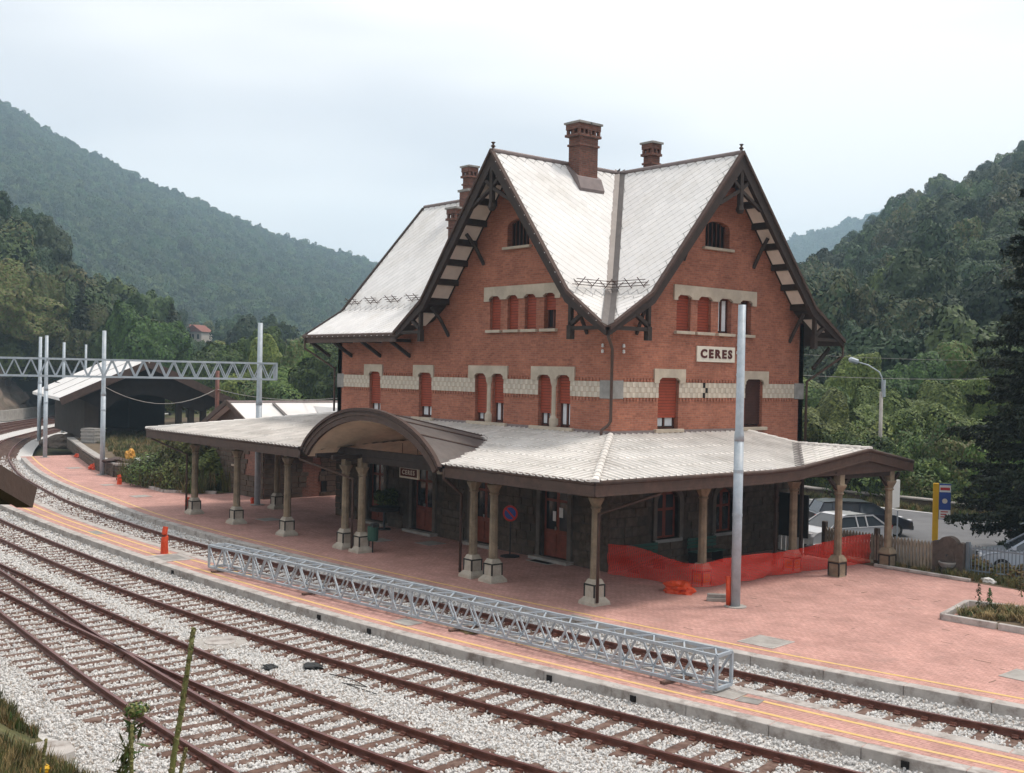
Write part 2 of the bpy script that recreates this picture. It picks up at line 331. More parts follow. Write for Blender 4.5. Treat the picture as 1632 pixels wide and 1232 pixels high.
# ------------------------------------------------------------------ lines in plan (travelling from the right of the picture to the left)
E1 = spline([(40, 1.4), (24, -2.5), (16.6, -4.1), (10.2, -5.33), (4.5, -6.15), (0, -6.68), (-6, -7.22), (-13, -7.62), (-18, -7.72), (-23, -7.62), (-30, -7.0), (-37, -6.4), (-44, -5.45), (-51, -4.15), (-58.5, -2.5)])
R1 = spline([(44, 1.2), (30, -2.0), (17, -4.95), (13.2, -5.66), (5, -6.72), (-4, -7.66), (-14, -8.34), (-18.5, -8.45), (-22.5, -8.38), (-30.4, -8.03), (-37, -7.3), (-44.8, -6.2), (-50, -5.2), (-58, -3.35), (-64.2, -1.65), (-74, 1.65), (-82, 4.75), (-88.4, 8), (-100, 14.4), (-115, 24), (-140, 42)])
IF_ = spline([(40, -2.0), (24, -5.5), (17.9, -6.75), (14.3, -7.36), (7, -8.4), (0, -9.22), (-6, -9.8), (-10.2, -10.13), (-14.6, -10.28), (-20.6, -10.31), (-25, -10.2), (-31.6, -9.72), (-38, -9.0)])
IN_ = spline([(40, -3.6), (24, -7.3), (16.7, -8.95), (13.1, -9.58), (8.7, -10.35), (5, -10.9), (0, -11.46), (-6.4, -11.9), (-14, -12.1), (-20.6, -12.1), (-27, -11.93), (-32, -11.6), (-38, -10.9)])
R3 = spline([(44, -3.4), (30, -6.9), (24, -8.25), (15, -10.05), (11.5, -10.68), (7.4, -11.42), (2.3, -12.08), (-2, -12.45), (-8.3, -12.84), (-15, -12.95), (-20, -12.92), (-25.7, -12.78), (-32, -12.35), (-40, -11.4), (-50, -9.7), (-60, -7.3), (-70, -4.3), (-80, -0.6), (-90, 3.8), (-105, 12), (-125, 25), (-150, 42)])
R5 = spline([(44, -6.6), (24, -11.7), (13.1, -14.2), (8.9, -14.93), (3.8, -15.42), (0, -15.62), (-6.4, -15.86), (-14, -16.05), (-22, -16.05), (-30, -15.7), (-40, -14.7), (-60, -10.5), (-80, -3.9), (-105, 8.8), (-125, 21.5), (-150, 38)])
R8 = spline([(44, -15.5), (24, -17.6), (14, -18.5), (8.3, -18.72), (3.75, -18.7), (0, -18.57), (-6, -18.27), (-14, -17.82), (-24, -17.5)])
HG = 0.735; ZR = -0.20; ZS = -0.345; ZB = -0.405
T_MAIN = offset_line(R1, HG); T3 = offset_line(R3, HG); T4 = offset_line(R5, HG); T5 = offset_line(R8, -HG)

def fill(name, poly, z, m, holes=(), parent=None):
    loops = [[Vector((p[0], p[1], 0)) for p in poly]] + [[Vector((p[0], p[1], 0)) for p in h] for h in holes]
    tris = tessellate_polygon(loops); v = [(p.x, p.y, z) for l in loops for p in l]
    me = bpy.data.meshes.new(name); me.from_pydata(v, [], tris); me.materials.append(M(m))
    bm = bmesh.new(); bm.from_mesh(me)
    for f in bm.faces:
        if f.normal.z < 0: f.normal_flip()
    bm.to_mesh(me); bm.free()
    return link(bpy.data.objects.new(name, me), parent)
def strip(name, a, b, za, zb, m, parent=None):
    n = min(len(a), len(b)); v = [(p.x, p.y, za) for p in a[:n]] + [(p.x, p.y, zb) for p in b[:n]]
    mb = MB(); mb.add(v, [(i, i+1, n+i+1, n+i) for i in range(n-1)]); return mb.build(name, m, parent)

# ------------------------------------------------------------------ ground sheets
def gridmesh(name, m, xs, ys, zf, smooth=True):
    v = [(x, y, zf(x, y)) for y in ys for x in xs]; nx = len(xs)
    f = [(j*nx+i, j*nx+i+1, (j+1)*nx+i+1, (j+1)*nx+i) for j in range(len(ys)-1) for i in range(nx-1)]
    me = bpy.data.meshes.new(name); me.from_pydata(v, [], f); me.materials.append(M(m))
    if smooth:
        for p in me.polygons: p.use_smooth = True
    return link(bpy.data.objects.new(name, me))
tag(gridmesh('ground', 'grass', [-3600, -400, -120, 40, 120, 600, 3600], [-3600, -400, -60, 10, 80, 500, 3600], lambda x, y: -0.8), 'rough grassy ground of the valley floor', kind='structure')
def nz(x, y, s=0.5, seed=0.0): return noise.noise(Vector((x*s+seed, y*s, seed)))
def bank_z(x, y):
    d = -20.55 + 0.30*nz(x, y, 0.35) - y
    if x < 3: d += (3-x)*0.05
    h = 0.0 if d < 0 else (d*0.62 if d < 2 else 1.24+(d-2)*0.80)
    h = min(h, 5.2) + (0.18*nz(x, y, 0.7, 3.1)+0.06*nz(x, y, 2.5, 1.0) if d > 0 else 0)
    return -0.47 + h
tag(gridmesh('bank', 'grass', list(np.linspace(-45, 48, 140)), list(np.linspace(-36, -19.4, 50)), bank_z), 'weedy grass bank rising from the ballast below the viewer', kind='structure')
lin = offset_line(resample(T_MAIN, 2.0), -2.4)
lo3 = offset_line(resample(T3, 2.0), 9.2)
n_ = min(len(lin), len(lo3))
vv = []; ff = []; NW = 14
for i in range(n_):
    for k in range(NW):
        p = lin[i].lerp(lo3[i], k/(NW-1)); vv.append((p.x, p.y, ZB + 0.015*nz(p.x, p.y, 0.9)))
for i in range(n_-1):
    for k in range(NW-1): ff.append((i*NW+k, (i+1)*NW+k, (i+1)*NW+k+1, i*NW+k+1))
mb = MB(); mb.add(vv, ff); o = mb.build('ballast_bed', 'ballast', smooth=True); tag(o, 'pale crushed stone bed under the curving tracks', kind='structure')

tag(strip('ballast_shoulder', E1, offset_line(E1, 0.55), ZB+0.18, ZB-0.01, 'ballast'), 'stone shoulder heaped against the main platform kerb', kind='structure'); tag(strip('ballast_shoulder', IN_, offset_line(IN_, 0.65), ZB+0.18, ZB-0.01, 'ballast'), 'stone shoulder heaped against the island kerb', kind='structure')
# platforms
PLAT = [(p.x, p.y) for p in offset_line(E1, -0.03)] + [(-58.6, 2.0), (-52, 2.95), (-39.2, 1.5), (-36, 13), (-8, 13), (-8, 9.35), (10.4, 9.25), (40, 9.4)]
plat = fill('main_platform', PLAT, 0.0, 'paving'); tag(plat, 'pink brick paved platform in front of the station house', kind='structure')
ISL = [(p.x, p.y) for p in offset_line(IF_, 0.05)] + [(p.x, p.y) for p in reversed(offset_line(IN_, -0.05))]
isl = fill('island_platform', ISL, 0.0, 'paving'); tag(isl, 'narrow pink paved island platform between the two tracks', kind='structure')
def kerbs(line, off_in, width, length, parent, depth=0.5, top=0.012):
    pl = resample(line, length)
    for a, b in zip(pl, pl[1:]):
        t = (b-a).normalized(); n = Vector((-t.y, t.x))*off_in; g = 0.006
        p = [a+t*g, b-t*g, b-t*g+n*width, a+t*g+n*width]; dz = rnd.uniform(-0.004, 0.004)
        mb = MB(); mb.add([(q.x, q.y, -depth) for q in p] + [(q.x, q.y, top+dz) for q in p], [(0, 3, 2, 1), (4, 5, 6, 7), (0, 1, 5, 4), (1, 2, 6, 5), (2, 3, 7, 6), (3, 0, 4, 7)])
        mb.build('kerb_stone', 'kerb', parent, bevel=0.012)
kerbs(E1, -1, 0.34, 1.9, plat); kerbs(IF_, 1, 0.34, 1.9, isl); kerbs(IN_, -1, 0.34, 1.9, isl)
def ribbon(name, pl, w, z, m, parent): return strip(name, offset_line(pl, w/2), offset_line(pl, -w/2), z, z, m, parent)
ribbon('painted_line', offset_line(E1, -0.80), 0.11, 0.005, 'yellow_paint', plat)
ribbon('painted_line', offset_line(IF_, 0.62), 0.11, 0.005, 'yellow_paint', isl)
ribbon('painted_line', offset_line(IN_, -0.66), 0.11, 0.005, 'yellow_paint', isl)
# square drain holes in the island kerb face
for px, py in ((279.5, 912), (515, 983), (590, 1006), (876, 1081), (1008, 1114), (1448, 1217)):
    g = ground(px, py, -0.13); y = yx(IN_, g.x); t = 0.07
    box_o('drain_hole', 'dark_room', isl, g.x-t, g.x+t, y-0.006-0.03, y+0.05, -0.19, -0.06)
# access covers (pale frame, grey lid)
def cover(parent, quad, frame='concrete', lid='grey_stone', fw=0.09):
    q = [Vector((p.x, p.y)) for p in quad]; c = sum(q, Vector((0, 0)))/4
    def ring(k, z): return [(c.x+(p.x-c.x)*k, c.y+(p.y-c.y)*k, z) for p in q]
    s = (q[0]-c).length; k = 1-fw/s
    mb = MB(); mb.add(ring(1, 0.003)+ring(k, 0.014)+ring(1, 0.014), [(0, 1, 9, 8), (1, 2, 10, 9), (2, 3, 11, 10), (3, 0, 8, 11), (8, 9, 5, 4), (9, 10, 6, 5), (10, 11, 7, 6), (11, 8, 4, 7)])
    fo = mb.build('cover_frame', frame, parent); mb = MB(); mb.add(ring(k, 0.010), [(0, 1, 2, 3)]); mb.build('cover_lid', lid, fo)
def covq(parent, cx, cy, w, h, rz=0.0, **k):
    a = Vector((math.cos(rz), math.sin(rz)))*w/2; b = Vector((-math.sin(rz), math.cos(rz)))*h/2; c = Vector((cx, cy)); cover(parent, [c-a-b, c+a-b, c+a+b, c-a+b], **k)
g = ground(1221, 1023); covq(plat, g.x, g.y, 1.05, 1.1, 0.1, frame='kerb', lid='concrete', fw=0.07)
g = ground(918, 985); covq(plat, g.x, g.y, 0.7, 0.55, 0.12, lid='grey_stone')
g = ground(868, 895); covq(plat, g.x, g.y, 1.25, 0.8, 0, frame='concrete', lid='dark_room', fw=0.12)
for px, py, w in ((686, 866, 0.9), (604, 861, 0.8), (428, 828, 0.9), (224, 791, 0.9), (172, 773, 0.7), (118, 746, 0.9), (1640, 1079, 1.0)):
    g = ground(px, py); covq(plat, g.x, g.y, w, w, 0.05, frame='concrete', lid='concrete')
g = ground(272, 889); covq(isl, g.x, g.y, 1.5, 1.25, -0.02, frame='kerb', lid='grey_stone', fw=0.32)
g = ground(648, 992); covq(isl, g.x, g.y, 0.75, 0.55, 0.1, lid='concrete')
g = ground(1154, 1105); covq(isl, g.x, g.y, 0.8, 0.62, 0.17, lid='concrete')
g = ground(154, 849); covq(isl, g.x, g.y, 1.0, 0.4, 0.0, lid='grey_stone')
g = ground(1195, 1117); covq(isl, g.x, g.y, 0.5, 0.4, 0.3, frame='grey_stone', lid='grey_stone')

# open joints where pavers have sunk or gone
for k in range(46):
    x = rnd.uniform(5.6, 17); y = rnd.uniform(yx(E1, x)+1.2, 7.5); l = rnd.choice((0.12, 0.22, 0.33, 0.44)); a = rnd.choice((0.0, 0.0, 0.05, math.pi/2)); w_ = rnd.uniform(0.012, 0.03)
    if x > 10.2 and y > 2.2: continue
    o = MB().box(-l/2, l/2, -w_/2, w_/2, 0.001, 0.004).build('open_joint', 'earth', plat); o.location = (x, y, 0); o.rotation_euler = (0, 0, a)
# ------------------------------------------------------------------ tracks
SL = MB(); SL.box(-1.28, 1.28, -0.12, 0.12, -0.16, 0.0); sl_me = SL.mesh('sleeper', 'sleeper')
bmx = bmesh.new(); bmx.from_mesh(sl_me); bmesh.ops.recalc_face_normals(bmx, faces=bmx.faces); bmesh.ops.bevel(bmx, geom=list(bmx.edges), offset=0.015, segments=1, affect='EDGES'); bmx.to_mesh(sl_me); bmx.free()
CH = MB(); CH.prism([(-0.17, 0), (0.17, 0), (0.17, 0.022), (0.13, 0.03), (0.12, 0.065), (0.08, 0.065), (0.072, 0.02), (-0.072, 0.02), (-0.08, 0.065), (-0.12, 0.065), (-0.13, 0.03), (-0.17, 0.022)], 'y', -0.065, 0.065)
ch_me = CH.mesh('fastening', 'rail_rust')
RP = [(-0.07, 0), (0.07, 0), (0.07, 0.012), (0.012, 0.035), (0.012, 0.10), (0.036, 0.112), (0.036, 0.145), (-0.036, 0.145), (-0.036, 0.112), (-0.012, 0.10), (-0.012, 0.035), (-0.07, 0.012)]
def rail(line, parent, name='rail'):
    pl = resample(line, 0.8); n = len(RP); v = []; f = []; mi = []
    for i, p in enumerate(pl):
        t = (pl[min(i+1, len(pl)-1)]-pl[max(i-1, 0)]).normalized(); nn = Vector((-t.y, t.x))
        for a, b in RP: q = p+nn*a; v.append((q.x, q.y, ZS+b))
    for i in range(len(pl)-1):
        for j in range(n): f.append((i*n+j, i*n+(j+1) % n, (i+1)*n+(j+1) % n, (i+1)*n+j)); mi.append(1 if j in (6,) else 0)
    me = bpy.data.meshes.new(name); me.from_pydata(v, [], f); me.materials.append(M('rail_rust')); me.materials.append(M('rail_head')); me.polygons.foreach_set('material_index', mi)
    bm = bmesh.new(); bm.from_mesh(me); bmesh.ops.recalc_face_normals(bm, faces=bm.faces); bm.to_mesh(me); bm.free()
    return link(bpy.data.objects.new(name, me), parent)
SLEEPER_POS = []
def track(cl, label, x0=-300, x1=300, long_to=None, sx_range=None):
    root = thing('railway_track', label, 'railway track', (0, 0, 0))
    cl = [p for p in cl if x0 <= p.x <= x1]
    rail(offset_line(cl, HG), root); rail(offset_line(cl, -HG), root)
    pl = resample(cl, 0.61); k = 0; extra = MB()
    for i, p in enumerate(pl):
        if sx_range and not (sx_range[0] <= p.x <= sx_range[1]): continue
        t = (pl[min(i+1, len(pl)-1)]-pl[max(i-1, 0)]).normalized(); a = math.atan2(t.y, t.x)+math.pi/2 + rnd.uniform(-0.02, 0.02)
        sc = 1.0; off = 0.0
        if long_to and p.x < long_to[0]:
            w = max(0.0, min(1.0, (p.x-long_to[1])/(long_to[0]-long_to[1]))) ; ex = 2.35*w; sc = 1+ex/2.56; off = ex/2
        nn = Vector((-t.y, t.x)); q = p + nn*off; dz = rnd.uniform(-0.012, 0.008); rr = rnd.uniform(-0.05, 0.05)
        mx = Matrix.Translation((q.x+nn.x*rr, q.y+nn.y*rr, ZS+dz-0.004)) @ Matrix.Rotation(a, 4, 'Z') @ Matrix.Diagonal((sc*rnd.uniform(0.97, 1.03), rnd.uniform(0.9, 1.05), 1, 1))
        far = (Vector((p.x, p.y, 0))-CAM).length > 95
        if not far and k < 295:
            s = inst('sleeper', sl_me, root, mx); k += 1
            if (Vector((p.x, p.y, 0))-CAM).length < 42:
                for sg in (-1, 1): inst('fastening', ch_me, s, mx.inverted() @ Matrix.Translation((p.x+nn.x*HG*sg, p.y+nn.y*HG*sg, ZS)) @ Matrix.Rotation(a, 4, 'Z'))
        else: extra.add([mx @ Vector(vv_) for vv_ in [(-1.28, -.12, -.16), (1.28, -.12, -.16), (1.28, .12, -.16), (-1.28, .12, -.16), (-1.28, -.12, 0), (1.28, -.12, 0), (1.28, .12, 0), (-1.28, .12, 0)]], [(4, 5, 6, 7), (0, 1, 5, 4), (1, 2, 6, 5), (2, 3, 7, 6), (3, 0, 4, 7)])
        SLEEPER_POS.append((q.x, q.y, math.cos(a), math.sin(a), 1.28*sc))
    if extra.v: tag(extra.build('far_sleepers', 'sleeper', root), kind='stuff')
    return root
track(T_MAIN, 'rusty track curving between the paved platform and the island', x1=40)
track(T3, 'rusty track running along the open side of the island platform', x1=40)
track(T4, 'rusty turnout track branching beyond the island track over long sleepers', x1=34, long_to=(5.0, -22.0))
track(T5, 'rusty diverging track nearest to the weedy bank', x1=34, sx_range=(5.2, 40))

# ------------------------------------------------------------------ loose ballast stones
def proto_collection(name, meshes):
    c = bpy.data.collections.new(name)
    for i, me in enumerate(meshes):
        o = bpy.data.objects.new('%s_%02d' % (name, i), me); c.objects.link(o)
    return c
def scatter(name, pts, scl, rot, idx, coll, label, extra_z=None):
    """stuff object: points carry scale, rotation and which shape to place"""
    me = bpy.data.meshes.new(name); n = len(pts); me.vertices.add(n); me.vertices.foreach_set('co', np.asarray(pts, dtype=np.float32).ravel())
    a = me.attributes.new('sc', 'FLOAT_VECTOR', 'POINT'); a.data.foreach_set('vector', np.asarray(scl, dtype=np.float32).ravel())
    a = me.attributes.new('rt', 'FLOAT_VECTOR', 'POINT'); a.data.foreach_set('vector', np.asarray(rot, dtype=np.float32).ravel())
    a = me.attributes.new('ix', 'INT', 'POINT'); a.data.foreach_set('value', np.asarray(idx, dtype=np.int32).ravel())
    o = link(bpy.data.objects.new(name, me)); tag(o, label, kind='stuff')
    ng = bpy.data.node_groups.new(name, 'GeometryNodeTree')
    ng.interface.new_socket('Geometry', in_out='INPUT', socket_type='NodeSocketGeometry'); ng.interface.new_socket('Geometry', in_out='OUTPUT', socket_type='NodeSocketGeometry')
    N = ng.nodes.new; gi = N('NodeGroupInput'); go = N('NodeGroupOutput'); ip = N('GeometryNodeInstanceOnPoints'); ci = N('GeometryNodeCollectionInfo')
    ci.inputs['Collection'].default_value = coll; ci.inputs['Separate Children'].default_value = True; ci.inputs['Reset Children'].default_value = True
    def na(nm, ty):
        q = N('GeometryNodeInputNamedAttribute'); q.data_type = ty; q.inputs['Name'].default_value = nm; return q.outputs['Attribute']
    lk = ng.links.new; er = N('FunctionNodeEulerToRotation')
    lk(gi.outputs[0], ip.inputs['Points']); lk(ci.outputs[0], ip.inputs['Instance']); ip.inputs['Pick Instance'].default_value = True
    lk(na('ix', 'INT'), ip.inputs['Instance Index']); lk(na('sc', 'FLOAT_VECTOR'), ip.inputs['Scale']); lk(na('rt', 'FLOAT_VECTOR'), er.inputs[0]); lk(er.outputs[0], ip.inputs['Rotation'])
    lk(ip.outputs[0], go.inputs[0]); md = o.modifiers.new('scatter', 'NODES'); md.node_group = ng
    return o
def stone_mesh(seed, m):
    bm = bmesh.new(); bmesh.ops.create_icosphere(bm, subdivisions=1, radius=1.0); r = random.Random(seed)
    ax = Vector((r.uniform(0.8, 1.25), r.uniform(0.7, 1.05), r.uniform(0.55, 0.9)))
    for v in bm.verts: v.co = Vector((v.co.x*ax.x, v.co.y*ax.y, v.co.z*ax.z))*r.uniform(0.72, 1.18)
    me = bpy.data.meshes.new('stone'); bm.to_mesh(me); bm.free(); me.materials.append(m); return me
mat('stone_a', (0.66, 0.64, 0.62), 0.9, 0.25, 15, rand=0.30, coords='object'); mat('stone_b', (0.50, 0.49, 0.485), 0.9, 0.3, 15, rand=0.35, coords='object'); mat('stone_c', (0.44, 0.38, 0.335), 0.9, 0.3, 15, rand=0.35, coords='object')
mat('stone_r', (0.33, 0.235, 0.185), 0.9, 0.3, 15, rand=0.35, coords='object')
stones = proto_collection('stone', [stone_mesh(i, M(('stone_a', 'stone_a', 'stone_a', 'stone_b', 'stone_c')[i % 5])) for i in range(10)] + [stone_mesh(20+i, M('stone_r')) for i in range(2)])
rs = np.random.RandomState(3)
XS = np.linspace(-62, 20, 400)
def ya(pl): return np.interp(XS, [p.x for p in reversed(pl)], [p.y for p in reversed(pl)])
e1, ifa, ina, r1a = ya(E1), ya(IF_), ya(IN_), ya(R1)
N0 = 560000
px_ = rs.uniform(-62, 19, N0); py_ = rs.uniform(-21.4, -1.0, N0)
d = np.hypot(px_-CAM.x, py_-CAM.y)
keep = rs.uniform(0, 1, N0) < np.clip((30.0/d)**2.0, 0.05, 1.0)
Y1 = np.interp(px_, XS, e1); YF = np.interp(px_, XS, ifa); YN = np.interp(px_, XS, ina)
keep &= (py_ < Y1-0.04) & ~((py_ < YF+0.04) & (py_ > YN-0.04) & (px_ > -38.2)) & (py_ > -20.6 + 0.3*np.sin(px_*1.3)*np.sin(px_*0.37))
keep &= (d > 9)
px_, py_, d = px_[keep], py_[keep], d[keep]
cover_ = np.zeros(len(px_), bool)
for (sx, sy, ca, sa, hl) in SLEEPER_POS:
    if math.hypot(sx-CAM.x, sy-CAM.y) > 60: continue
    i = np.nonzero((abs(px_-sx) < 4) & (abs(py_-sy) < 5.2))[0]
    if len(i) == 0: continue
    u = (px_[i]-sx)*ca + (py_[i]-sy)*sa; v = -(px_[i]-sx)*sa + (py_[i]-sy)*ca
    cover_[i] |= (abs(v) < 0.115) & (abs(u) < hl-0.05)
ok = ~cover_ | (rs.uniform(0, 1, len(px_)) < 0.045)
px_, py_, d, cover_ = px_[ok], py_[ok], d[ok], cover_[ok]
n = len(px_); s = rs.uniform(0.019, 0.041, n)*np.clip(d/30, 1, 2.2)**0.6
z = np.where(cover_, ZS+0.01, ZB + 0.02 + 0.035*rs.uniform(0, 1, n))
near_edge = np.exp(-np.abs(py_-np.interp(px_, XS, e1)+0.35)/0.28) + np.exp(-np.abs(py_-np.interp(px_, XS, ina)+0.35)/0.3)
z = np.where(cover_, z, z + np.clip(0.18*(1-(np.interp(px_, XS, e1)-py_)/0.55), 0, 0.18) + np.where(py_ < np.interp(px_, XS, ina), np.clip(0.18*(1-(np.interp(px_, XS, ina)-py_)/0.65), 0, 0.18), 0))
rusty = np.zeros(n, bool)
for cl_ in (T_MAIN, T3, T4, T5):
    for sg in (-HG, HG):
        rl = offset_line(cl_, sg); yr = np.interp(px_, [p.x for p in reversed(rl)], [p.y for p in reversed(rl)], left=-99, right=-99); rusty |= (np.abs(py_-yr) < 0.22) & (rs.uniform(0, 1, n) < 0.35)
scatter('ballast_stones', np.stack([px_, py_, z], 1), np.stack([s, s, s], 1), rs.uniform(0, 6.28, (n, 3)), np.where(rusty, rs.randint(10, 12, n), rs.randint(0, 10, n)), stones, 'loose pale crushed stones between the sleepers')
print('stones', n)
# ------------------------------------------------------------------ station house
XC, YC, A1, A2, B1, B2 = -5.4, 5.6, 4.39, 6.31, 4.7, 6.75
ZRG, ZK, ZE = 15.2, 9.7, 8.43
XV, YV, XL, YN = XC+A2, YC-B2, -19.35, YC+B2
WX0, WY1 = -18.2, 11.0
def zA(u): u = abs(u); return ZRG-(u/A1)*(ZRG-ZK) if u < A1 else ZK-(u-A1)/(A2-A1)*(ZK-ZE)
def zB(u): u = abs(u); return ZRG-(u/B1)*(ZRG-ZK) if u < B1 else ZK-(u-B1)/(B2-B1)*(ZK-ZE)
house = thing('station_house', 'tall red brick station house with steep pale slate gables and bracketed eaves', 'station building')

def arc_rect(x0, x1, z0, z1, rise, n=8):              # opening outline with a segmental head
    if rise <= 0: return [(x0, z0), (x1, z0), (x1, z1), (x0, z1)]
    pts = [(x0, z0), (x1, z0)]; c = (x0+x1)/2; h = (x1-x0)/2
    for k in range(n+1):
        a = math.pi*k/n; pts.append((c+h*math.cos(a), z1-rise+rise*math.sin(a)))
    return pts
def wall(name, m, plane, outer, holes, parent, thick=0.35, at=0.0, outward=-1):
    """plane 'y' (x,z at y=at) or 'x' (y,z at x=at); holes cut through with reveals"""
    loops = [[Vector((p[0], p[1], 0)) for p in outer]] + [[Vector((p[0], p[1], 0)) for p in h] for h in holes]
    tris = tessellate_polygon(loops); flat = [p for l in loops for p in l]
    P = (lambda p, d: (p.x, at-outward*d, p.y)) if plane == 'y' else (lambda p, d: (at-outward*d, p.x, p.y))
    mb = MB(); mb.add([P(p, 0) for p in flat], tris)
    for l in loops[1:]:
        n = len(l); mb.add([P(p, 0) for p in l]+[P(p, thick) for p in l], [(i, (i+1) % n, n+(i+1) % n, n+i) for i in range(n)])
    return mb.build(name, m, parent)

# openings: (a0, a1, z0, z1, rise)
FA1 = [(-15.44, -14.53, 4.92, 6.80, 0), (-11.56, -10.63, 4.92, 6.80, 0), (-7.68, -6.97, 4.92, 6.82, 0), (-6.58, -5.88, 4.92, 6.82, 0), (-3.85, -3.15, 4.92, 6.82, 0), (-2.79, -2.09, 4.92, 6.82, 0)]
FA2 = [(-6.83, -6.17, 8.52, 9.84, 0), (-5.75, -5.10, 8.52, 9.84, 0), (-4.72, -4.06, 8.52, 9.84, 0), (-3.62, -2.97, 8.52, 9.84, 0)]
FA3 = [(-5.85, -4.55, 11.70, 12.75, 0.28)]
FA0 = [(-15.35, -14.05, 0.12, 2.95, 0.5), (-11.85, -10.35, 0.12, 3.0, 0.55), (-7.75, -6.35, 0.12, 2.95, 0.5), (-3.55, -2.05, 0.12, 3.0, 0.55)]
FB1 = [(2.36, 3.46, 4.94, 6.80, 0), (7.26, 8.36, 4.94, 6.80, 0)]
FB2 = [(3.25, 4.02, 8.52, 9.84, 0), (4.40, 5.17, 8.52, 9.84, 0), (5.59, 6.36, 8.52, 9.84, 0), (6.82, 7.56, 8.52, 9.84, 0)]
FB3 = [(4.75, 6.15, 11.72, 12.72, 0.28)]
FB0 = [(2.4, 3.6, 0.95, 2.75, 0.5), (5.65, 6.75, 0.95, 2.65, 0.45)]
ZST = 4.0                                              # stone below, brick above
def H(lst): return [arc_rect(*q) for q in lst]
dn = 0.16
topA = [(0, zA(-XC)-dn), (XC+A1, ZK-dn), (XC, ZRG-dn), (XC-A1, ZK-dn), (-10.55, zB(YC)-dn), (WX0, zB(YC)-dn)]
wall('brick_wall', 'brick', 'y', [(WX0, ZST), (0, ZST)] + topA, H(FA1)+H(FA2)+H(FA3), house)
topB = [(WY1, zB(WY1-YC)-dn), (YC+B1, ZK-dn), (YC, ZRG-dn), (YC-B1, ZK-dn), (0, zB(YC)-dn)]
wall('brick_wall', 'brick', 'x', [(0, ZST), (WY1, ZST)] + topB, H(FB1)+H(FB2)+H(FB3), house, at=0.0, outward=1)
topW = [(YC-B1, ZK-dn), (YC, ZRG-dn), (YC+B1, ZK-dn), (WY1, zB(WY1-YC)-dn)]
MB().prism([(WY1, -0.1), (0.0, -0.1), (0.0, zB(YC)-dn)] + topW, 'x', WX0+0.001, WX0+0.35).build('brick_wall', 'brick', house)
MB().prism([(WX0, -0.1), (0, -0.1), (0, zB(WY1-YC)-dn), (WX0, zB(WY1-YC)-dn)], 'y', WY1-0.3, WY1-0.001).build('brick_wall', 'brick', house)
# ground floor: mortar core, then single stones
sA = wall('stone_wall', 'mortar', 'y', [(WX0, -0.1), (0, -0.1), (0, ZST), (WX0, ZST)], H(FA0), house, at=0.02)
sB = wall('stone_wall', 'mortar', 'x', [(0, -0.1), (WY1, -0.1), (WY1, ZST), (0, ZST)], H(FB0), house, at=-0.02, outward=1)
stone_specs = []
def stone_rows(lo, hi, openings, plane):
    z = 0.0
    while z < 3.35:
        h = rnd.uniform(0.24, 0.36); a = lo - rnd.uniform(0, 0.3)
        while a < hi:
            w = rnd.uniform(0.32, 0.85); a0, a1, z0, z1 = max(a, lo), min(a+w, hi), z, z+h
            bad = any(a0 < q[1]+0.24 and a1 > q[0]-0.24 and z0 < q[3]+0.26 and z1 > q[2]-0.05 for q in openings)
            if not bad and a1-a0 > 0.12: stone_specs.append((plane, a0, a1, z0, z1))
            a += w
        z += h
stone_rows(WX0, 0, FA0, 'y'); stone_rows(0, WY1, FB0, 'x')
st_me = MB().box(-0.5, 0.5, -0.5, 0.5, -0.5, 0.5).mesh('stone_block', 'rubble')
bmx = bmesh.new(); bmx.from_mesh(st_me); bmesh.ops.recalc_face_normals(bmx, faces=bmx.faces); bmesh.ops.bevel(bmx, geom=list(bmx.edges), offset=0.06, segments=1, affect='EDGES'); bmx.to_mesh(st_me); bmx.free()
def stone_mx(s):
    pl, a0, a1, z0, z1 = s; g = 0.02; c, w = (a0+a1)/2, a1-a0-g; cz, h = (z0+z1)/2, z1-z0-g; p = rnd.uniform(0.01, 0.045); t = 0.14
    if pl == 'y': return Matrix.Translation((c, -p+t/2, cz)) @ Matrix.Diagonal((w, t, h, 1))
    return Matrix.Translation((p-t/2, c, cz)) @ Matrix.Diagonal((t, w, h, 1))
stone_specs.sort(key=lambda s: (Vector(((s[1] if s[0] == 'y' else 0), (0 if s[0] == 'y' else s[1]), 1))-CAM).length)
rest = MB()
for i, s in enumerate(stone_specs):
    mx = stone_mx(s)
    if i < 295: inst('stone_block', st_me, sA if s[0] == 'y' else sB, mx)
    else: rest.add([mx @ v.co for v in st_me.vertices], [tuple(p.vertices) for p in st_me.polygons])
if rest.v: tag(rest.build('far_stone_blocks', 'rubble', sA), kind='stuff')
# dressed surrounds and doors of the ground floor
def surround(parent, plane, q, m='dark_surround', w=0.2, proud=0.07):
    o_ = arc_rect(q[0]-w, q[1]+w, q[2]-0.1, q[3]+w, q[4]+w*0.6 if q[4] else 0, 10); i_ = arc_rect(*q, 10)
    mb = MB()
    P = (lambda p, d: (p[0], d, p[1])) if plane == 'y' else (lambda p, d: (-d, p[0], p[1]))
    n = len(o_); mb.add([P(p, -proud) for p in o_]+[P(p, -proud) for p in i_], [(k, k+1, n+k+1, n+k) for k in range(1, n-1)]+[(n-1, 0, n, 2*n-1)])
    mb.add([P(p, -proud) for p in o_]+[P(p, 0.05) for p in o_], [(k, k+1, n+k+1, n+k) for k in range(n-1)]); mb.add([P(p, -proud) for p in i_]+[P(p, 0.25) for p in i_], [(k, k+1, n+k+1, n+k) for k in range(n-1)])
    return mb.build('surround', m, parent)
def boxp(plane, a0, a1, d0, d1, z0, z1): return MB().box(a0, a1, d0, d1, z0, z1) if plane == 'y' else MB().box(-d1, -d0, a0, a1, z0, z1)
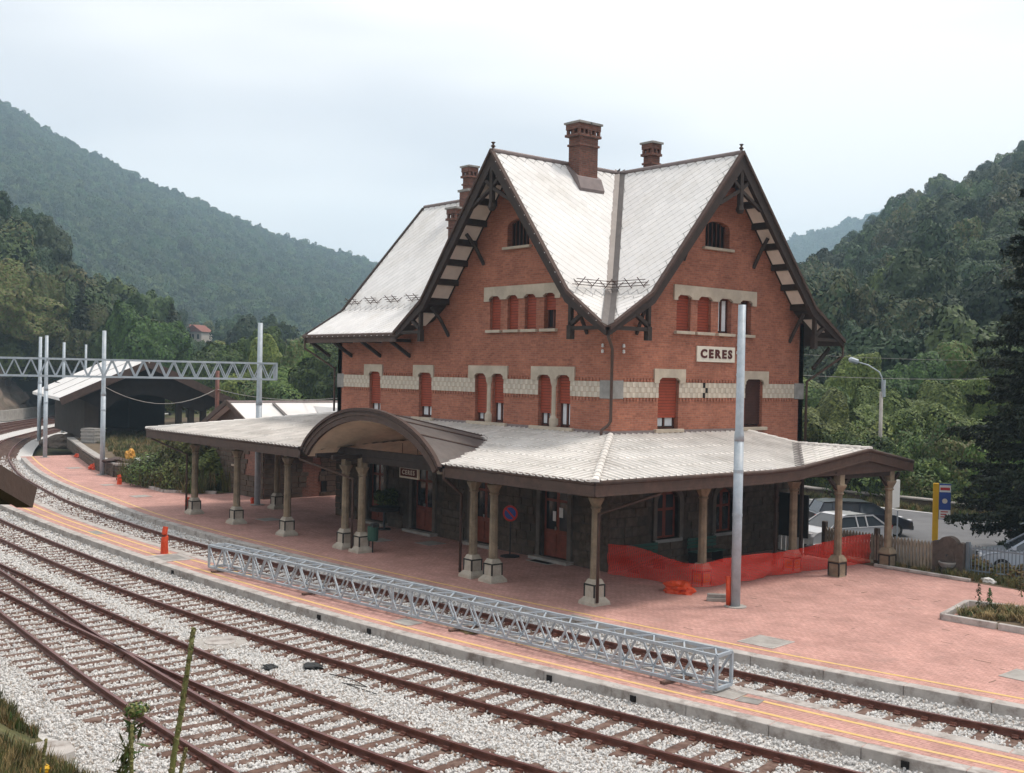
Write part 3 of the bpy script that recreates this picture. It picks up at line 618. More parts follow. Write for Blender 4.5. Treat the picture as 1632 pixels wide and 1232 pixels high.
def door(plane, q, parent, glazed=True):
    a0, a1, z0, z1, r = q; c = (a0+a1)/2
    leafp = arc_rect(a0, a1, z0, z1, r, 10)
    d = MB(); d.prism(leafp, plane, (0.18 if plane == 'y' else -0.23), (0.23 if plane == 'y' else -0.18)); do = d.build('door' if z0 < 0.5 else 'window', 'door', parent)
    surround(parent, plane, q)
    for s in (-1, 1):
        x0, x1 = (a0+0.08, c-0.04) if s < 0 else (c+0.04, a1-0.08)
        if z0 < 0.5:
            boxp(plane, x0+0.04, x1-0.04, 0.155, 0.185, z0+0.15, z0+0.85).build('panel', 'door', do)
        zz = z0+1.0 if z0 < 0.5 else z0+0.08
        boxp(plane, x0+0.05, x1-0.05, 0.165, 0.185, zz, z1-r-0.3 if r else z1-0.3).build('pane', 'glass', do)
        boxp(plane, x0+0.05, x1-0.05, 0.165, 0.185, z1-r-0.2, z1-r*0.45).build('pane', 'glass', do)
    if z0 < 0.5:
        boxp(plane, c-0.09, c-0.05, 0.10, 0.18, z0+1.0, z0+1.12).build('handle', 'alloy', do)
        boxp(plane, a0-0.3, a1+0.3, -0.35, 0.2, 0.0, 0.11).build('door_step', 'concrete', parent)
    else: boxp(plane, a0-0.12, a1+0.12, -0.12, 0.2, z0-0.12, z0).build('sill', 'grey_stone', do)
    return do
for q in FA0: door('y', q, house)
for q in FB0: door('x', q, house)
for (a, z, w) in ((-2.62, 1.78, 0.2), (-2.98, 1.62, 0.16)): boxp('y', a-w/2, a+w/2, 0.150, 0.163, z-0.18, z+0.18).build('notice', 'white_paint', house)

# upper windows
def lintel(parent, plane, a0, a1, z0, z1, openings, proud=0.07):
    ear = 0.16; zl = z0-0.20; pts = [(a0, zl), (a0+ear, zl)]
    pts = [(a0, zl), (openings[0][0], zl)]
    for k, q in enumerate(openings):
        pts += [(q[0], z0-0.09), (q[0]+0.14, z0), (q[1]-0.14, z0), (q[1], z0-0.09)]
        if k < len(openings)-1: pts += [(q[1], z0-0.14), (openings[k+1][0], z0-0.14)]
    pts += [(openings[-1][1], zl), (a1, zl), (a1, z1), (a0, z1)]
    P = (lambda p, d: (p[0], d, p[1])) if plane == 'y' else (lambda p, d: (-d, p[0], p[1]))
    t = tessellate_polygon([[Vector((p[0], p[1], 0)) for p in pts]]); n = len(pts); mb = MB()
    mb.add([P(p, -proud) for p in pts], t); mb.add([P(p, -proud) for p in pts]+[P(p, 0.06) for p in pts], [(i, (i+1) % n, n+(i+1) % n, n+i) for i in range(n)])
    return mb.build('lintel', 'dressed', parent)
def slats(plane, a0, a1, d0, z0, z1, m, parent, name='shutter'):
    mb = MB(); z = z1; h = 0.105
    boxp(plane, a0, a1, d0+0.014, d0+0.03, z0, z1).build('shutter_backing', 'shutter_dark', parent)
    while z > z0+0.02:
        b = boxp(plane, a0, a1, d0-0.012, d0+0.02, max(z-h+0.015, z0), z); mb.add(b.v, b.f); z -= h
    return mb.build(name, m, parent)
def window(plane, q, closed_to, parent, shut='shutter', curtain=True, glass_m='glass'):
    a0, a1, z0, z1, r = q
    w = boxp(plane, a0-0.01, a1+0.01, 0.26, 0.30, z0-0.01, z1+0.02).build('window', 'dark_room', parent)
    c = (a0+a1)/2
    if r: MB()
    if closed_to > z0+0.03:
        fr = MB()
        for (x0, x1, y0, y1) in ((a0, a0+0.06, z0, z1), (a1-0.06, a1, z0, z1), (c-0.04, c+0.04, z0, z1), (a0, a1, z0, z0+0.07), (a0, a1, z1-0.07, z1)):
            b = boxp(plane, x0, x1, 0.20, 0.25, y0, y1); fr.add(b.v, b.f)
        fr.build('frame', 'frame', w)
        for x0, x1 in ((a0+0.06, c-0.04), (c+0.04, a1-0.06)):
            boxp(plane, x0, x1, 0.232, 0.238, z0+0.07, z1-0.07).build('pane', glass_m, w)
            if curtain: boxp(plane, x0+0.03, x1-0.04, 0.222, 0.229, z0+0.10, min(z1-0.07, closed_to+0.3)).build('curtain', 'curtain', w)
    if shut and closed_to < z1: slats(plane, a0+0.015, a1-0.015, 0.13, closed_to, z1, shut, w)
    return w
def sill(plane, a0, a1, z, parent, t=0.13, proud=0.14): return boxp(plane, a0, a1, -proud, 0.26, z-t, z).build('sill', 'dressed', parent, bevel=0.01)
cl = [5.38, 5.38, 5.25, 5.68, 5.40, 5.78]
for q, c_ in zip(FA1, cl): window('y', q, c_, house)
lintel(house, 'y', -15.83, -14.35, 6.80, 7.12, FA1[0:1]); lintel(house, 'y', -11.95, -10.48, 6.80, 7.12, FA1[1:2]); lintel(house, 'y', -8.07, -5.62, 6.82, 7.13, FA1[2:4]); lintel(house, 'y', -4.22, -1.84, 6.82, 7.13, FA1[4:6])
sill('y', -15.83, -14.2, 4.92, house); sill('y', -11.94, -10.4, 4.92, house); sill('y', -8.08, -5.62, 4.92, house); sill('y', -4.22, -1.84, 4.92, house)
for xm in (-6.775, -2.97):                              # little columns of the twin windows
    MB().lathe([(0.17, 4.92), (0.19, 5.0), (0.19, 5.22), (0.13, 5.3), (0.11, 5.34), (0.105, 6.38), (0.12, 6.42), (0.16, 6.52), (0.18, 6.68)], 12, (xm, 0.03)).build('window_column', 'dressed', house, smooth=False)
for q, c_ in zip(FA2, (8.52, 8.52, 8.52, 9.22)): window('y', q, c_, house, curtain=False); sill('y', q[0]-0.12, q[1]+0.12, 8.52, house, 0.11)
lintel(house, 'y', -7.15, -2.68, 9.84, 10.2, FA2)
for q, sh in zip(FB1, ('shutter', 'shutter_dark')): window('x', q, 5.34 if sh == 'shutter' else 5.05, house, shut=sh); sill('x', q[0]-0.2, q[1]+0.2, 4.94, house)
lintel(house, 'x', 2.10, 3.76, 6.80, 7.12, FB1[:1]); lintel(house, 'x', 7.06, 8.66, 6.80, 7.12, FB1[1:])
for q, k in zip(FB2, range(4)):
    if k < 2: window('x', q, 8.52, house)
    else: window('x', q, 9.84, house, shut=None, curtain=(k == 2))
    sill('x', q[0]-0.12, q[1]+0.12, 8.52, house, 0.11)
lintel(house, 'x', 3.05, 7.80, 9.84, 10.2, FB2)
for pl, q in (('y', FA3[0]), ('x', FB3[0])):
    w = boxp(pl, q[0]-0.05, q[1]+0.05, 0.24, 0.28, q[2]-0.05, q[3]+0.02).build('window', 'dark_room', house)
    for k in range(6): a = q[0]+(q[1]-q[0])*(k+0.5)/6; boxp(pl, a-0.02, a+0.02, 0.16, 0.20, q[2], q[3]-0.02).build('bar', 'frame', w)
    sill(pl, q[0]-0.16, q[1]+0.16, q[2], house, 0.10)
# pale checker band with dentils
def band(plane, lo, hi, openings, parent):
    segs = []; a = lo
    for q in openings: segs.append((a, q[0])); a = q[1]
    segs.append((a, hi)); tw, th = 0.145, 0.187; pale, tan, den, hol = MB(), MB(), MB(), MB()
    for a0, a1 in segs:
        n = max(1, round((a1-a0)/tw)); w = (a1-a0)/n
        for i in range(n):
            for j in range(3):
                if plane == 'x' and a0 < 4.9 < a1 and abs(a0+(i+0.5)*w-4.95) < 0.16 and (i+j) % 2:
                    b = boxp(plane, a0+i*w, a0+(i+1)*w, -0.004, 0.02, 6.07+j*th, 6.07+(j+1)*th); hol.add(b.v, b.f); continue
                b = boxp(plane, a0+i*w+0.003, a0+(i+1)*w-0.003, -0.022-(0.008 if (i+j) % 2 else 0), 0.02, 6.07+j*th+0.003, 6.07+(j+1)*th-0.003)
                (pale if (i+j) % 2 else tan).add(b.v, b.f)
        m_ = max(1, round((a1-a0)/0.17)); w2 = (a1-a0)/m_
        for i in range(m_):
            for z0, z1 in ((6.64, 6.76), (5.94, 6.06)):
                b = boxp(plane, a0+(i+0.22)*w2, a0+(i+0.72)*w2, -0.035, 0.02, z0, z1); den.add(b.v, b.f)
    tag(pale.build('band_tiles', 'pale_tile', parent), kind='stuff'); tag(tan.build('band_tiles', 'tan_tile', parent), kind='stuff'); tag(den.build('dentils', 'brick', parent), kind='stuff')
    if hol.v: hol.build('missing_tiles', 'dark_room', parent)
band('y', WX0+0.55, -0.55, [(q[0], q[1], 0) for q in (FA1[0], FA1[1], (FA1[2][0], FA1[3][1]), (FA1[4][0], FA1[5][1]))], house)
band('x', 0.55, WY1-0.62, [(q[0], q[1], 0) for q in FB1], house)
box_o('corner_block', 'grey_stone', house, -0.56, 0.035, -0.035, 0.56, 6.03, 6.67, bevel=0.01)
box_o('corner_block', 'grey_stone', house, -0.3, 0.035, WY1-0.6, WY1+0.03, 6.03, 6.67, bevel=0.01)
box_o('corner_block', 'grey_stone', house, WX0-0.03, WX0+0.55, -0.035, 0.3, 6.03, 6.67, bevel=0.01)
for x in (-0.45, -0.15): pass
# lead flashing where the canopy meets the wall
box_o('flashing_strip', 'flashing', house, WX0, 0.03, -0.035, 0.0, 4.70, 4.90); box_o('flashing_strip', 'flashing', house, 0.0, 0.035, 0.036, 7.4, 4.70, 4.90)
# name board
board = box_o('name_board', 'sign_cream', house, 0.01, 0.07, 4.36, 6.54, 7.42, 8.0, bevel=0.008)
def letters(txt, size, mtx, m, parent, depth=0.012, bold=0.012):
    cu = bpy.data.curves.new('lettering', 'FONT'); cu.body = txt; cu.size = size; cu.extrude = depth; cu.offset = bold; cu.align_x = 'CENTER'; cu.align_y = 'CENTER'; cu.space_character = 1.35; cu.resolution_u = 3
    o = bpy.data.objects.new('lettering', cu); COL.objects.link(o); bpy.context.view_layer.update()
    me = bpy.data.meshes.new_from_object(o); bpy.data.objects.remove(o); me.materials.clear(); me.materials.append(M(m)); me.name = 'lettering'
    return inst('lettering', me, parent, mtx)
RB = Matrix(((0, 0, 1, 0), (1, 0, 0, 0), (0, 1, 0, 0), (0, 0, 0, 1)))      # text facing +x
RA = Matrix(((1, 0, 0, 0), (0, 0, -1, 0), (0, 1, 0, 0), (0, 0, 0, 1)))     # text facing -y
letters('CERES', 0.43, Matrix.Translation((0.075, 5.45, 7.71)) @ RB @ Matrix.Diagonal((1.22, 1, 1, 1)), 'maroon', board, 0.012, 0.02)

# ---- roof
roof = bpy.data.objects.new('roof', None); link(roof, house)
def V3(x, y, z=0.0): return Vector((x, y, z))
def rp(x, y, s): return Vector((x, y, (zA(x-XC) if s == 'A' else zB(y-YC))))
K1 = (XC+A1, YC-B1); K2 = (XC-A1, YC-B1); CN = (XV, YV); CN2 = (XC-A2, YV); X0 = (XC, YC)
RP_ = {'s_e_up': ('B', [X0, (XV, YC), (XV, YC-B1), K1]), 's_e_lo': ('B', [K1, (XV, YC-B1), CN]),
       'a_e_up': ('A', [X0, K1, (XC+A1, YV), (XC, YV)]), 'a_e_lo': ('A', [K1, CN, (XC+A1, YV)]),
       'a_w_up': ('A', [X0, (XC, YV), (XC-A1, YV), K2]), 'a_w_lo': ('A', [K2, (XC-A1, YV), CN2]),
       's_w_up': ('B', [X0, K2, (XL, YC-B1), (XL, YC)]), 's_w_lo': ('B', [K2, CN2, (XL, YV), (XL, YC-B1)]),
       'n_up': ('B', [(XL, YC), (XL, YC+B1), (XV, YC+B1), (XV, YC)]), 'n_lo': ('B', [(XL, YC+B1), (XL, YN), (XV, YN), (XV, YC+B1)])}
RPOLY = {k: [rp(x, y, s) for x, y in pl] for k, (s, pl) in RP_.items()}
und, sof = MB(), MB()
for k, pl in RPOLY.items():
    und.add([p + Vector((0, 0, -0.025)) for p in pl], [tuple(range(len(pl)))]); sof.add([p + Vector((0, 0, -0.2)) for p in pl], [tuple(range(len(pl)))])
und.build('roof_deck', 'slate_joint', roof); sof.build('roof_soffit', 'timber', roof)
def inside(p, poly):
    c = False; j = len(poly)-1
    for i in range(len(poly)):
        if (poly[i][1] > p[1]) != (poly[j][1] > p[1]) and p[0] < (poly[j][0]-poly[i][0])*(p[1]-poly[i][1])/(poly[j][1]-poly[i][1])+poly[i][0]: c = not c
        j = i
    return c
DG = 0.46
sl = MB(); h = DG/2; tl = 0.008
sl.add([(0, -h*1.04, 0.009), (h*0.985, 0, 0.003), (0, h*1.0, -0.003), (-h*0.985, 0, 0.003), (0, -h*1.06, 0.001), (h*0.985, 0, -0.012), (0, h, -0.02), (-h*0.985, 0, -0.012)], [(0, 1, 2, 3), (0, 4, 5, 1), (1, 5, 6, 2), (2, 6, 7, 3), (3, 7, 4, 0)])
slate_me = sl.mesh('slate', 'slate'); slist = []
for key in ('s_e_up', 's_e_lo', 'a_e_up', 'a_e_lo', 's_w_up', 's_w_lo', 'a_w_up', 'a_w_lo'):
    pl = RPOLY[key]; nrm = (pl[1]-pl[0]).cross(pl[2]-pl[0]).normalized()
    if nrm.z < 0: nrm = -nrm
    u = Vector((0, 0, 1)).cross(nrm).normalized(); v = nrm.cross(u); o_ = pl[0]
    P2 = [((p-o_).dot(u), (p-o_).dot(v)) for p in pl]
    us = [p[0] for p in P2]; vs_ = [p[1] for p in P2]; j = 0; y = min(vs_)-DG
    while y < max(vs_)+DG:
        x = min(us)-DG + (DG/2 if j % 2 else 0)
        while x < max(us)+DG:
            if inside((x, y), P2):
                k = min(1.0, 1.0); cs = [(x, y-h*0.9), (x+h*0.9, y), (x, y+h*0.9), (x-h*0.9, y)]; ins = sum(inside(c_, P2) for c_ in cs)
                if ins >= 3 or (ins == 2):
                    sc = 1.0 if ins == 4 else (0.82 if ins == 3 else 0.55); o2 = o_ + u*x + v*y
                    mx = Matrix(((u.x, v.x, nrm.x, o2.x), (u.y, v.y, nrm.y, o2.y), (u.z, v.z, nrm.z, o2.z), (0, 0, 0, 1))) @ Matrix.Diagonal((sc, sc, 1, 1)) @ Matrix.Rotation(rnd.uniform(-0.02, 0.02), 4, 'Z')
                    slist.append(((o2-CAM).length, key, mx))
            x += DG
        y += DG/2; j += 1
slist.sort(key=lambda q: q[0]); n300 = 0; rest = MB(); faces = [tuple(p.vertices) for p in slate_me.polygons]; cos = [v.co.copy() for v in slate_me.vertices]
for d_, key, mx in slist:
    if n300 < 295: inst('slate', slate_me, roof, mx); n300 += 1
    else: rest.add([mx @ c_ for c_ in cos], faces)
tag(rest.build('far_slates', 'slate', roof), kind='stuff'); print('slates', len(slist))
# ridges, valley
def bar(name, a, b, w, h_, m, parent, up=(0, 0, 1)): return MB().beam(a, b, w, h_, up).build(name, m, parent)
MB().tube([V3(XL, YC, ZRG+0.01), V3(XV+0.05, YC, ZRG+0.01)], 0.09, 8).build('ridge', 'flashing', roof); MB().tube([V3(XC, YV-0.05, ZRG+0.01), V3(XC, YC, ZRG+0.01)], 0.09, 8).build('ridge', 'flashing', roof)
def valley(pts):
    mb = MB()
    for a, b in zip(pts, pts[1:]):
        t = (b-a).normalized(); s = t.cross(Vector((0, 0, 1))).normalized()*0.21; up_ = Vector((0, 0, 0.13))
        mb.add([a-s+up_*1.5, a+up_*0.7, a+s+up_*1.5, b-s+up_*1.5, b+up_*0.7, b+s+up_*1.5], [(0, 1, 4, 3), (1, 2, 5, 4)])
    mb.build('valley_flashing', 'lead', roof)
valley([V3(*X0, ZRG), V3(*K1, ZK), V3(*CN, ZE)]); valley([V3(*X0, ZRG), V3(*K2, ZK), V3(*CN2, ZE)])
# verge boards, purlins, soffit panels, trusses of each gable
def gable(axis, c, k1, k2, at, zf, sides):
    """axis 'y': gable faces -y at y=at, offsets along x; axis 'x': faces +x at x=at"""
    P = (lambda u, z, d=0.0: V3(c+u, at+d, z)) if axis == 'y' else (lambda u, z, d=0.0: V3(at-d, c+u, z))
    out = Vector((0, -1, 0)) if axis == 'y' else Vector((1, 0, 0))
    for s in (-1, 1):
        pr = [P(0, ZRG+0.02), P(s*k1, ZK+0.02), P(s*k2, ZE+0.02)]; lw = [P(0, ZRG-0.62), P(s*(k1-0.12), ZK-0.34), P(s*k2, ZE-0.26)]
        mb = MB(); q = pr+lw; b = [p+out*0.10 for p in q]; f_ = [p-out*0.06 for p in q]
        mb.add(b+f_, [(0, 1, 4, 3), (1, 2, 5, 4), (6, 9, 10, 7), (7, 10, 11, 8), (0, 6, 7, 1), (1, 7, 8, 2), (3, 4, 10, 9), (4, 5, 11, 10), (2, 8, 11, 5), (0, 3, 9, 6)])
        mb.build('verge_board', 'verge', roof)
        mb = MB(); q = [p+Vector((0, 0, 0.05)) for p in pr] + [p+Vector((0, 0, -0.09)) for p in pr]; b = [p+out*0.16 for p in q]; f_ = [p-out*0.02 for p in q]
        mb.add(b+f_, [(0, 1, 4, 3), (1, 2, 5, 4), (6, 9, 10, 7), (7, 10, 11, 8), (0, 6, 7, 1), (1, 7, 8, 2), (3, 4, 10, 9), (4, 5, 11, 10), (2, 8, 11, 5), (0, 3, 9, 6)])
        mb.build('verge_moulding', 'iron', roof)
        sl_ = math.hypot(k1, ZRG-ZK); n = 7                      # purlins and pale panels under the overhang
        dep = 1.15 if axis == 'y' else abs(at)
        for i in range(1, n+1):
            t = i/(n+0.35); u_ = s*k1*t; z_ = ZRG-(ZRG-ZK)*t-0.26
            MB().beam(P(u_, z_, 0.0), P(u_, z_, dep+0.05), 0.16, 0.20, up=Vector((0, 0, 1))).build('purlin', 'timber', roof)
        for i in range(n):
            t0, t1 = (i+0.20)/(n+0.35), (i+0.84)/(n+0.35); d0, d1 = 0.14, dep-0.10
            q = [P(s*k1*t0, ZRG-(ZRG-ZK)*t0-0.235, d0), P(s*k1*t1, ZRG-(ZRG-ZK)*t1-0.235, d0), P(s*k1*t1, ZRG-(ZRG-ZK)*t1-0.235, d1), P(s*k1*t0, ZRG-(ZRG-ZK)*t0-0.235, d1)]
            mb = MB(); mb.add(q+[p+Vector((0, 0, 0.03)) for p in q], [(0, 1, 2, 3), (4, 7, 6, 5), (0, 4, 5, 1), (1, 5, 6, 2), (2, 6, 7, 3), (3, 7, 4, 0)]); mb.build('soffit_panel', 'soffit_panel', roof)
        q = [P(s*(k1+0.35), ZK-0.47, 0.2), P(s*(k1+1.1), ZK-0.94, 0.2), P(s*(k1+1.1), ZK-0.94, dep-0.2), P(s*(k1+0.35), ZK-0.47, dep-0.2)]
        mb = MB(); mb.add(q+[p+Vector((0, 0, 0.03)) for p in q], [(0, 1, 2, 3), (4, 7, 6, 5), (0, 4, 5, 1), (1, 5, 6, 2), (2, 6, 7, 3), (3, 7, 4, 0)]); mb.build('soffit_panel', 'soffit_panel', roof)
        # foot of the gable: hanging post, tie and strut
        zp = ZE+0.02; up_ = s*(k1+0.10)
        for nm, a, b in (('post', P(up_, ZK-0.2), P(up_, zp-0.25)), ('tie', P(up_, zp), P(s*(k2-0.25), zp)), ('strut', P(up_, zp+0.12), P(s*(k1+0.95), ZK-0.62))):
            MB().beam(a, b, 0.13, 0.15, up=out).build(nm, 'timber', roof)
        MB().beam(P(up_, zp-0.38), P(up_, zp+0.1), 0.2, 0.2, up=out).build('pendant', 'timber', roof)
        # struts from the wall to the purlins
        for t in (0.46, 0.97):
            u_ = s*k1*t; z_ = ZRG-(ZRG-ZK)*t-0.4
            MB().tube([P(u_, z_, 0.35), P(u_-s*0.1, z_-0.45, dep*0.62), P(u_-s*0.14, z_-1.15, dep+0.0)], 0.075, 6).build('bracket', 'timber', roof)
    # king post star at the apex
    MB().beam(P(0, ZRG-0.35), P(0, 13.15), 0.17, 0.17, up=out).build('king_post', 'timber', roof)
    MB().lathe([(0.10, 0), (0.17, 0.12), (0.12, 0.3)], 6).build('pendant', 'timber', roof).location = P(0, 12.95)
    for s in (-1, 1):
        MB().beam(P(0, 13.82), P(s*1.22, 13.18), 0.12, 0.13, up=out).build('strut', 'timber', roof); MB().beam(P(0, 13.82), P(s*0.52, 14.22), 0.12, 0.13, up=out).build('strut', 'timber', roof)
    MB().lathe([(0.05, 0), (0.05, 0.10), (0.10, 0.15), (0.03, 0.22), (0.09, 0.30)], 6).build('finial', 'iron', roof).location = P(0, ZRG+0.02)
gable('y', XC, A1, A2, YV, zA, 0); gable('x', YC, B1, B2, XV, zB, 0)
# west verge and the eaves
mb = MB()
for s in (-1, 1):
    for a, b in (((0, ZRG), (B1, ZK)), ((B1, ZK), (B2, ZE))): mb.beam(V3(XL, YC+s*a[0], a[1]-0.12), V3(XL, YC+s*b[0], b[1]-0.12), 0.12, 0.32)
mb.build('verge_board', 'verge', roof)
MB().tube([V3(XL, YV-0.05, ZE-0.05), V3(CN2[0]+0.1, YV-0.05, ZE-0.05)], 0.09, 8).build('gutter', 'fascia', roof); MB().tube([V3(XL, YN+0.05, ZE-0.05), V3(XV, YN+0.05, ZE-0.05)], 0.09, 8).build('gutter', 'fascia', roof)
box_o('eaves_board', 'fascia', roof, XL, CN2[0], YV, YV+0.05, ZE-0.36, ZE-0.1)
for x in (-19.0, -17.0, -14.6, -12.3):
    MB().beam((x, YV+0.15, ZE-0.32), (x, 0.02, ZE-0.95), 0.13, 0.14).build('bracket', 'timber', roof); MB().beam((x, YV+0.1, ZE-0.28), (x, 0.05, ZE-0.28), 0.13, 0.14).build('bracket', 'timber', roof)
for y in (WY1+0.1,):
    for x in (0.45, -1.5): MB().tube([(x, YN-0.25, ZE-0.3), (x, WY1+0.02, ZE-1.15)], 0.085, 6).build('bracket', 'timber', roof)
# rain pipes
MB().tube([(CN[0]-0.08, CN[1]+0.1, ZE-0.2), (CN[0]-0.12, CN[1]+0.16, 8.15), (0.10, -0.10, 7.75), (0.09, -0.10, 5.25), (0.02, -0.2, 5.08), (-0.02, -0.42, 4.95), (-0.02, -0.45, 4.72)], 0.055, 8).build('rain_pipe', 'fascia', house, smooth=True)
MB().tube([(XV, YN+0.05, ZE-0.1), (XV, YN+0.05, ZE-0.62), (0.1, WY1+0.12, 6.75), (0.08, WY1+0.12, 3.9)], 0.055, 8).build('rain_pipe', 'fascia', house, smooth=True)
MB().tube([(XL+0.1, YV-0.05, ZE-0.1), (XL+0.1, YV-0.05, ZE-0.6), (WX0-0.1, -0.12, 6.9), (WX0-0.1, -0.12, 4.9)], 0.05, 8).build('rain_pipe', 'fascia', house, smooth=True)
# snow guards
def snow(parent, a, b, n, nrm):
    nrm = Vector(nrm).normalized(); mb = MB(); d = (b-a)
    for k in (0.10, 0.24, 0.38): mb.tube([a+nrm*k, b+nrm*k], 0.014, 5)
    for i in range(n):
        p = a+d*((i+0.5)/n); mb.tube([p, p+nrm*0.5], 0.017, 5); up_ = Vector((0, 0, 1))-nrm*nrm.z; mb.tube([p+up_*0.45, p+nrm*0.08], 0.015, 5)
    return mb.build('snow_guard', 'iron', parent)
nA = Vector((ZRG-ZK, 0, A1)); nB = Vector((0, -(ZRG-ZK), B1)); zs = 9.95
xa = XC+A1*(ZRG-zs)/(ZRG-ZK); yb = YC-B1*(ZRG-zs)/(ZRG-ZK)
snow(roof, V3(xa, YV+0.25, zs), V3(xa, yb-0.05, zs), 3, nA); snow(roof, V3(xa+0.05, yb, zs), V3(XV-0.2, yb, zs), 3, nB)
for x0 in (-18.6, -16.9, -15.2, -13.5, -11.9): snow(roof, V3(x0-0.55, yb, zs), V3(x0+0.55, yb, zs), 2, nB)
# chimneys
def chimney(x, y, z0, z1, wx, wy, double=False):
    c = MB().box(x-wx/2, x+wx/2, y-wy/2, y+wy/2, z0, z1-0.62).build('chimney', 'sooty_brick', house)
    MB().box(x-wx/2-0.05, x+wx/2+0.05, y-wy/2-0.05, y+wy/2+0.05, z1-0.98, z1-0.90).build('collar', 'sooty_brick', c)
    halves = ((y-wy/4-0.05, wy/4+0.04), (y+wy/4+0.05, wy/4+0.04)) if double else ((y, wy/2+0.03),)
    for yy, hw in halves:
        MB().box(x-wx/2-0.10, x+wx/2+0.10, yy-hw-0.055, yy+hw+0.005, z1-0.62, z1-0.52).build('cornice', 'sooty_brick', c)
        for sx in (-1, 1):
            for k in range(3): q = yy-hw+0.05+k*(hw-0.06); MB().box(x+sx*(wx/2)-0.06, x+sx*(wx/2)+0.06, q-0.045, q+0.045, z1-0.52, z1-0.34).build('pier', 'sooty_brick', c)
        for sy in (-1, 1): MB().box(x-0.06, x+0.06, yy+sy*(hw-0.06)-0.04, yy+sy*(hw-0.06)+0.04, z1-0.52, z1-0.34).build('pier', 'sooty_brick', c)
        MB().box(x-wx/2-0.07, x+wx/2+0.07, yy-hw-0.03, yy+hw-0.005, z1-0.34, z1-0.12).build('cap', 'sooty_brick', c)
        MB().box(x-wx/2-0.15, x+wx/2+0.15, yy-hw-0.07, yy+hw+0.03, z1-0.12, z1-0.04).build('cap_slab', 'grey_stone', c)
    return c
chimney(-5.0, 3.12, 13.4, 16.85, 0.62, 1.0, True); MB().prism([(-5.42, 14.9), (-4.5, 13.95), (-4.42, 14.15), (-4.62, 14.62), (-5.42, 15.2)], 'y', 2.48, 3.78).build('chimney_flashing', 'flashing', house)
chimney(-4.95, 7.0, 14.0, 16.66, 0.46, 0.5)
c3 = chimney(-15.6, 5.6, 14.6, 16.85, 0.46, 0.5); MB().box(-15.95, -15.25, 5.25, 5.95, 14.2, 15.55).build('chimney_base', 'sooty_brick', house); MB().box(-16.02, -15.18, 5.18, 6.02, 15.55, 15.66).build('chimney_base_slab', 'grey_stone', house)
chimney(-12.5, 2.55, 11.4, 14.20, 0.52, 0.6)
# insulators on the corner
for (x, y) in ((-0.42, -0.06), (0.06, 0.5)):
    for z in (7.62, 7.82): MB().lathe([(0.02, 0), (0.055, 0.02), (0.04, 0.07), (0.055, 0.09), (0.02, 0.13)], 8).build('insulator', 'white_paint', house).location = (x, y, z)
for (y, z) in ((6.72, 8.05), (6.78, 7.9), (6.7, 7.75), (6.75, 7.3), (6.72, 6.9)): MB().lathe([(0.02, 0), (0.055, 0.02), (0.04, 0.07), (0.055, 0.09), (0.02, 0.13)], 8).build('insulator', 'white_paint', house).location = (0.06, y, z)
# ------------------------------------------------------------------ platform canopy
canopy = thing('platform_canopy', 'low pale tiled platform canopy on stone columns with a lead covered arch', 'canopy')
ZJ, ZEV = 4.78, 3.86
RC = Vector((5.2, -5.75)); LC = Vector((-24.5, -6.65))
def ye(x): return LC.y + (RC.y-LC.y)*(x-LC.x)/(RC.x-LC.x)
def zc(x, y): return ZJ - (ZJ-ZEV)*(y/ye(x))
AX, AW, AZ0, ARISE, VS = -6.05, 4.42, 3.74, 1.68, 0.205       # arch: centre, half width, spring, rise, fall of the vault towards the house
YAR = ye(AX)-0.05
def zarch(x):
    t = abs(x-AX)/AW
    return AZ0 + ARISE*(1-t**2.15)**0.80 if t < 1 else AZ0
def zvault(x, y): return zarch(x) - VS*(y-YAR)
def under_vault(x, y, m=0.0): return abs(x-AX) < AW and zvault(x, y)-m > zc(x, y)
deck, dsof = MB(), MB()
def cell(pts, z_of):
    q = [Vector((p[0], p[1], z_of(*p))) for p in pts]; deck.add([p-Vector((0, 0, 0.03)) for p in q], [tuple(range(len(q)))]); dsof.add([p-Vector((0, 0, 0.16)) for p in q], [tuple(range(len(q)))])
NXC = 120
for i in range(NXC):
    xa_, xb_ = LC.x+(RC.x-LC.x)*i/NXC, LC.x+(RC.x-LC.x)*(i+1)/NXC
    def ytop(x): return 0.0 if WX0 <= x <= 0 else (x*RC.y/RC.x if x > 0 else (x-WX0)*LC.y/(LC.x-WX0))
    ny = 22
    for j in range(ny):
        f0, f1 = j/ny, (j+1)/ny
        q = [(x, ytop(x)+(ye(x)-ytop(x))*f) for x, f in ((xa_, f0), (xb_, f0), (xb_, f1), (xa_, f1))]
        if all(under_vault(x, y, 0.04) for x, y in q): continue
        cell(q, zc)
PK = 4.41; PX = 5.2; XR = 5.2*(ZJ-PK)/(ZJ-ZEV)
def zb_(x, y): return ZJ-(ZJ-ZEV)*x/5.2
PB = [(0, 0), (0, 7.4), (XR, 7.75), (PX, 3.7), (PX, -5.75)]
cell(PB, zb_)
PN = [V3(XR, 7.75, PK), V3(PX, 7.75, PK), V3(PX, 3.7, ZEV)]
PF = [V3(XR, 7.75, PK), V3(PX, 7.75, PK), V3(PX, 10.66, 3.90), V3(XR, 10.66, 3.90)]; PF2 = [V3(0, 7.4, ZJ), V3(XR, 7.75, PK), V3(XR, 10.66, 3.90), V3(0, 10.66, 3.90)]
PW = [V3(WX0, 0, ZJ), V3(LC.x, LC.y, ZEV), V3(-24.2, 5.5, ZEV), V3(WX0, 5.5, ZJ)]
for pl in (PN, PF, PF2, PW):
    deck.add([p-Vector((0, 0, 0.03)) for p in pl], [tuple(range(len(pl)))]); dsof.add([p-Vector((0, 0, 0.16)) for p in pl], [tuple(range(len(pl)))])
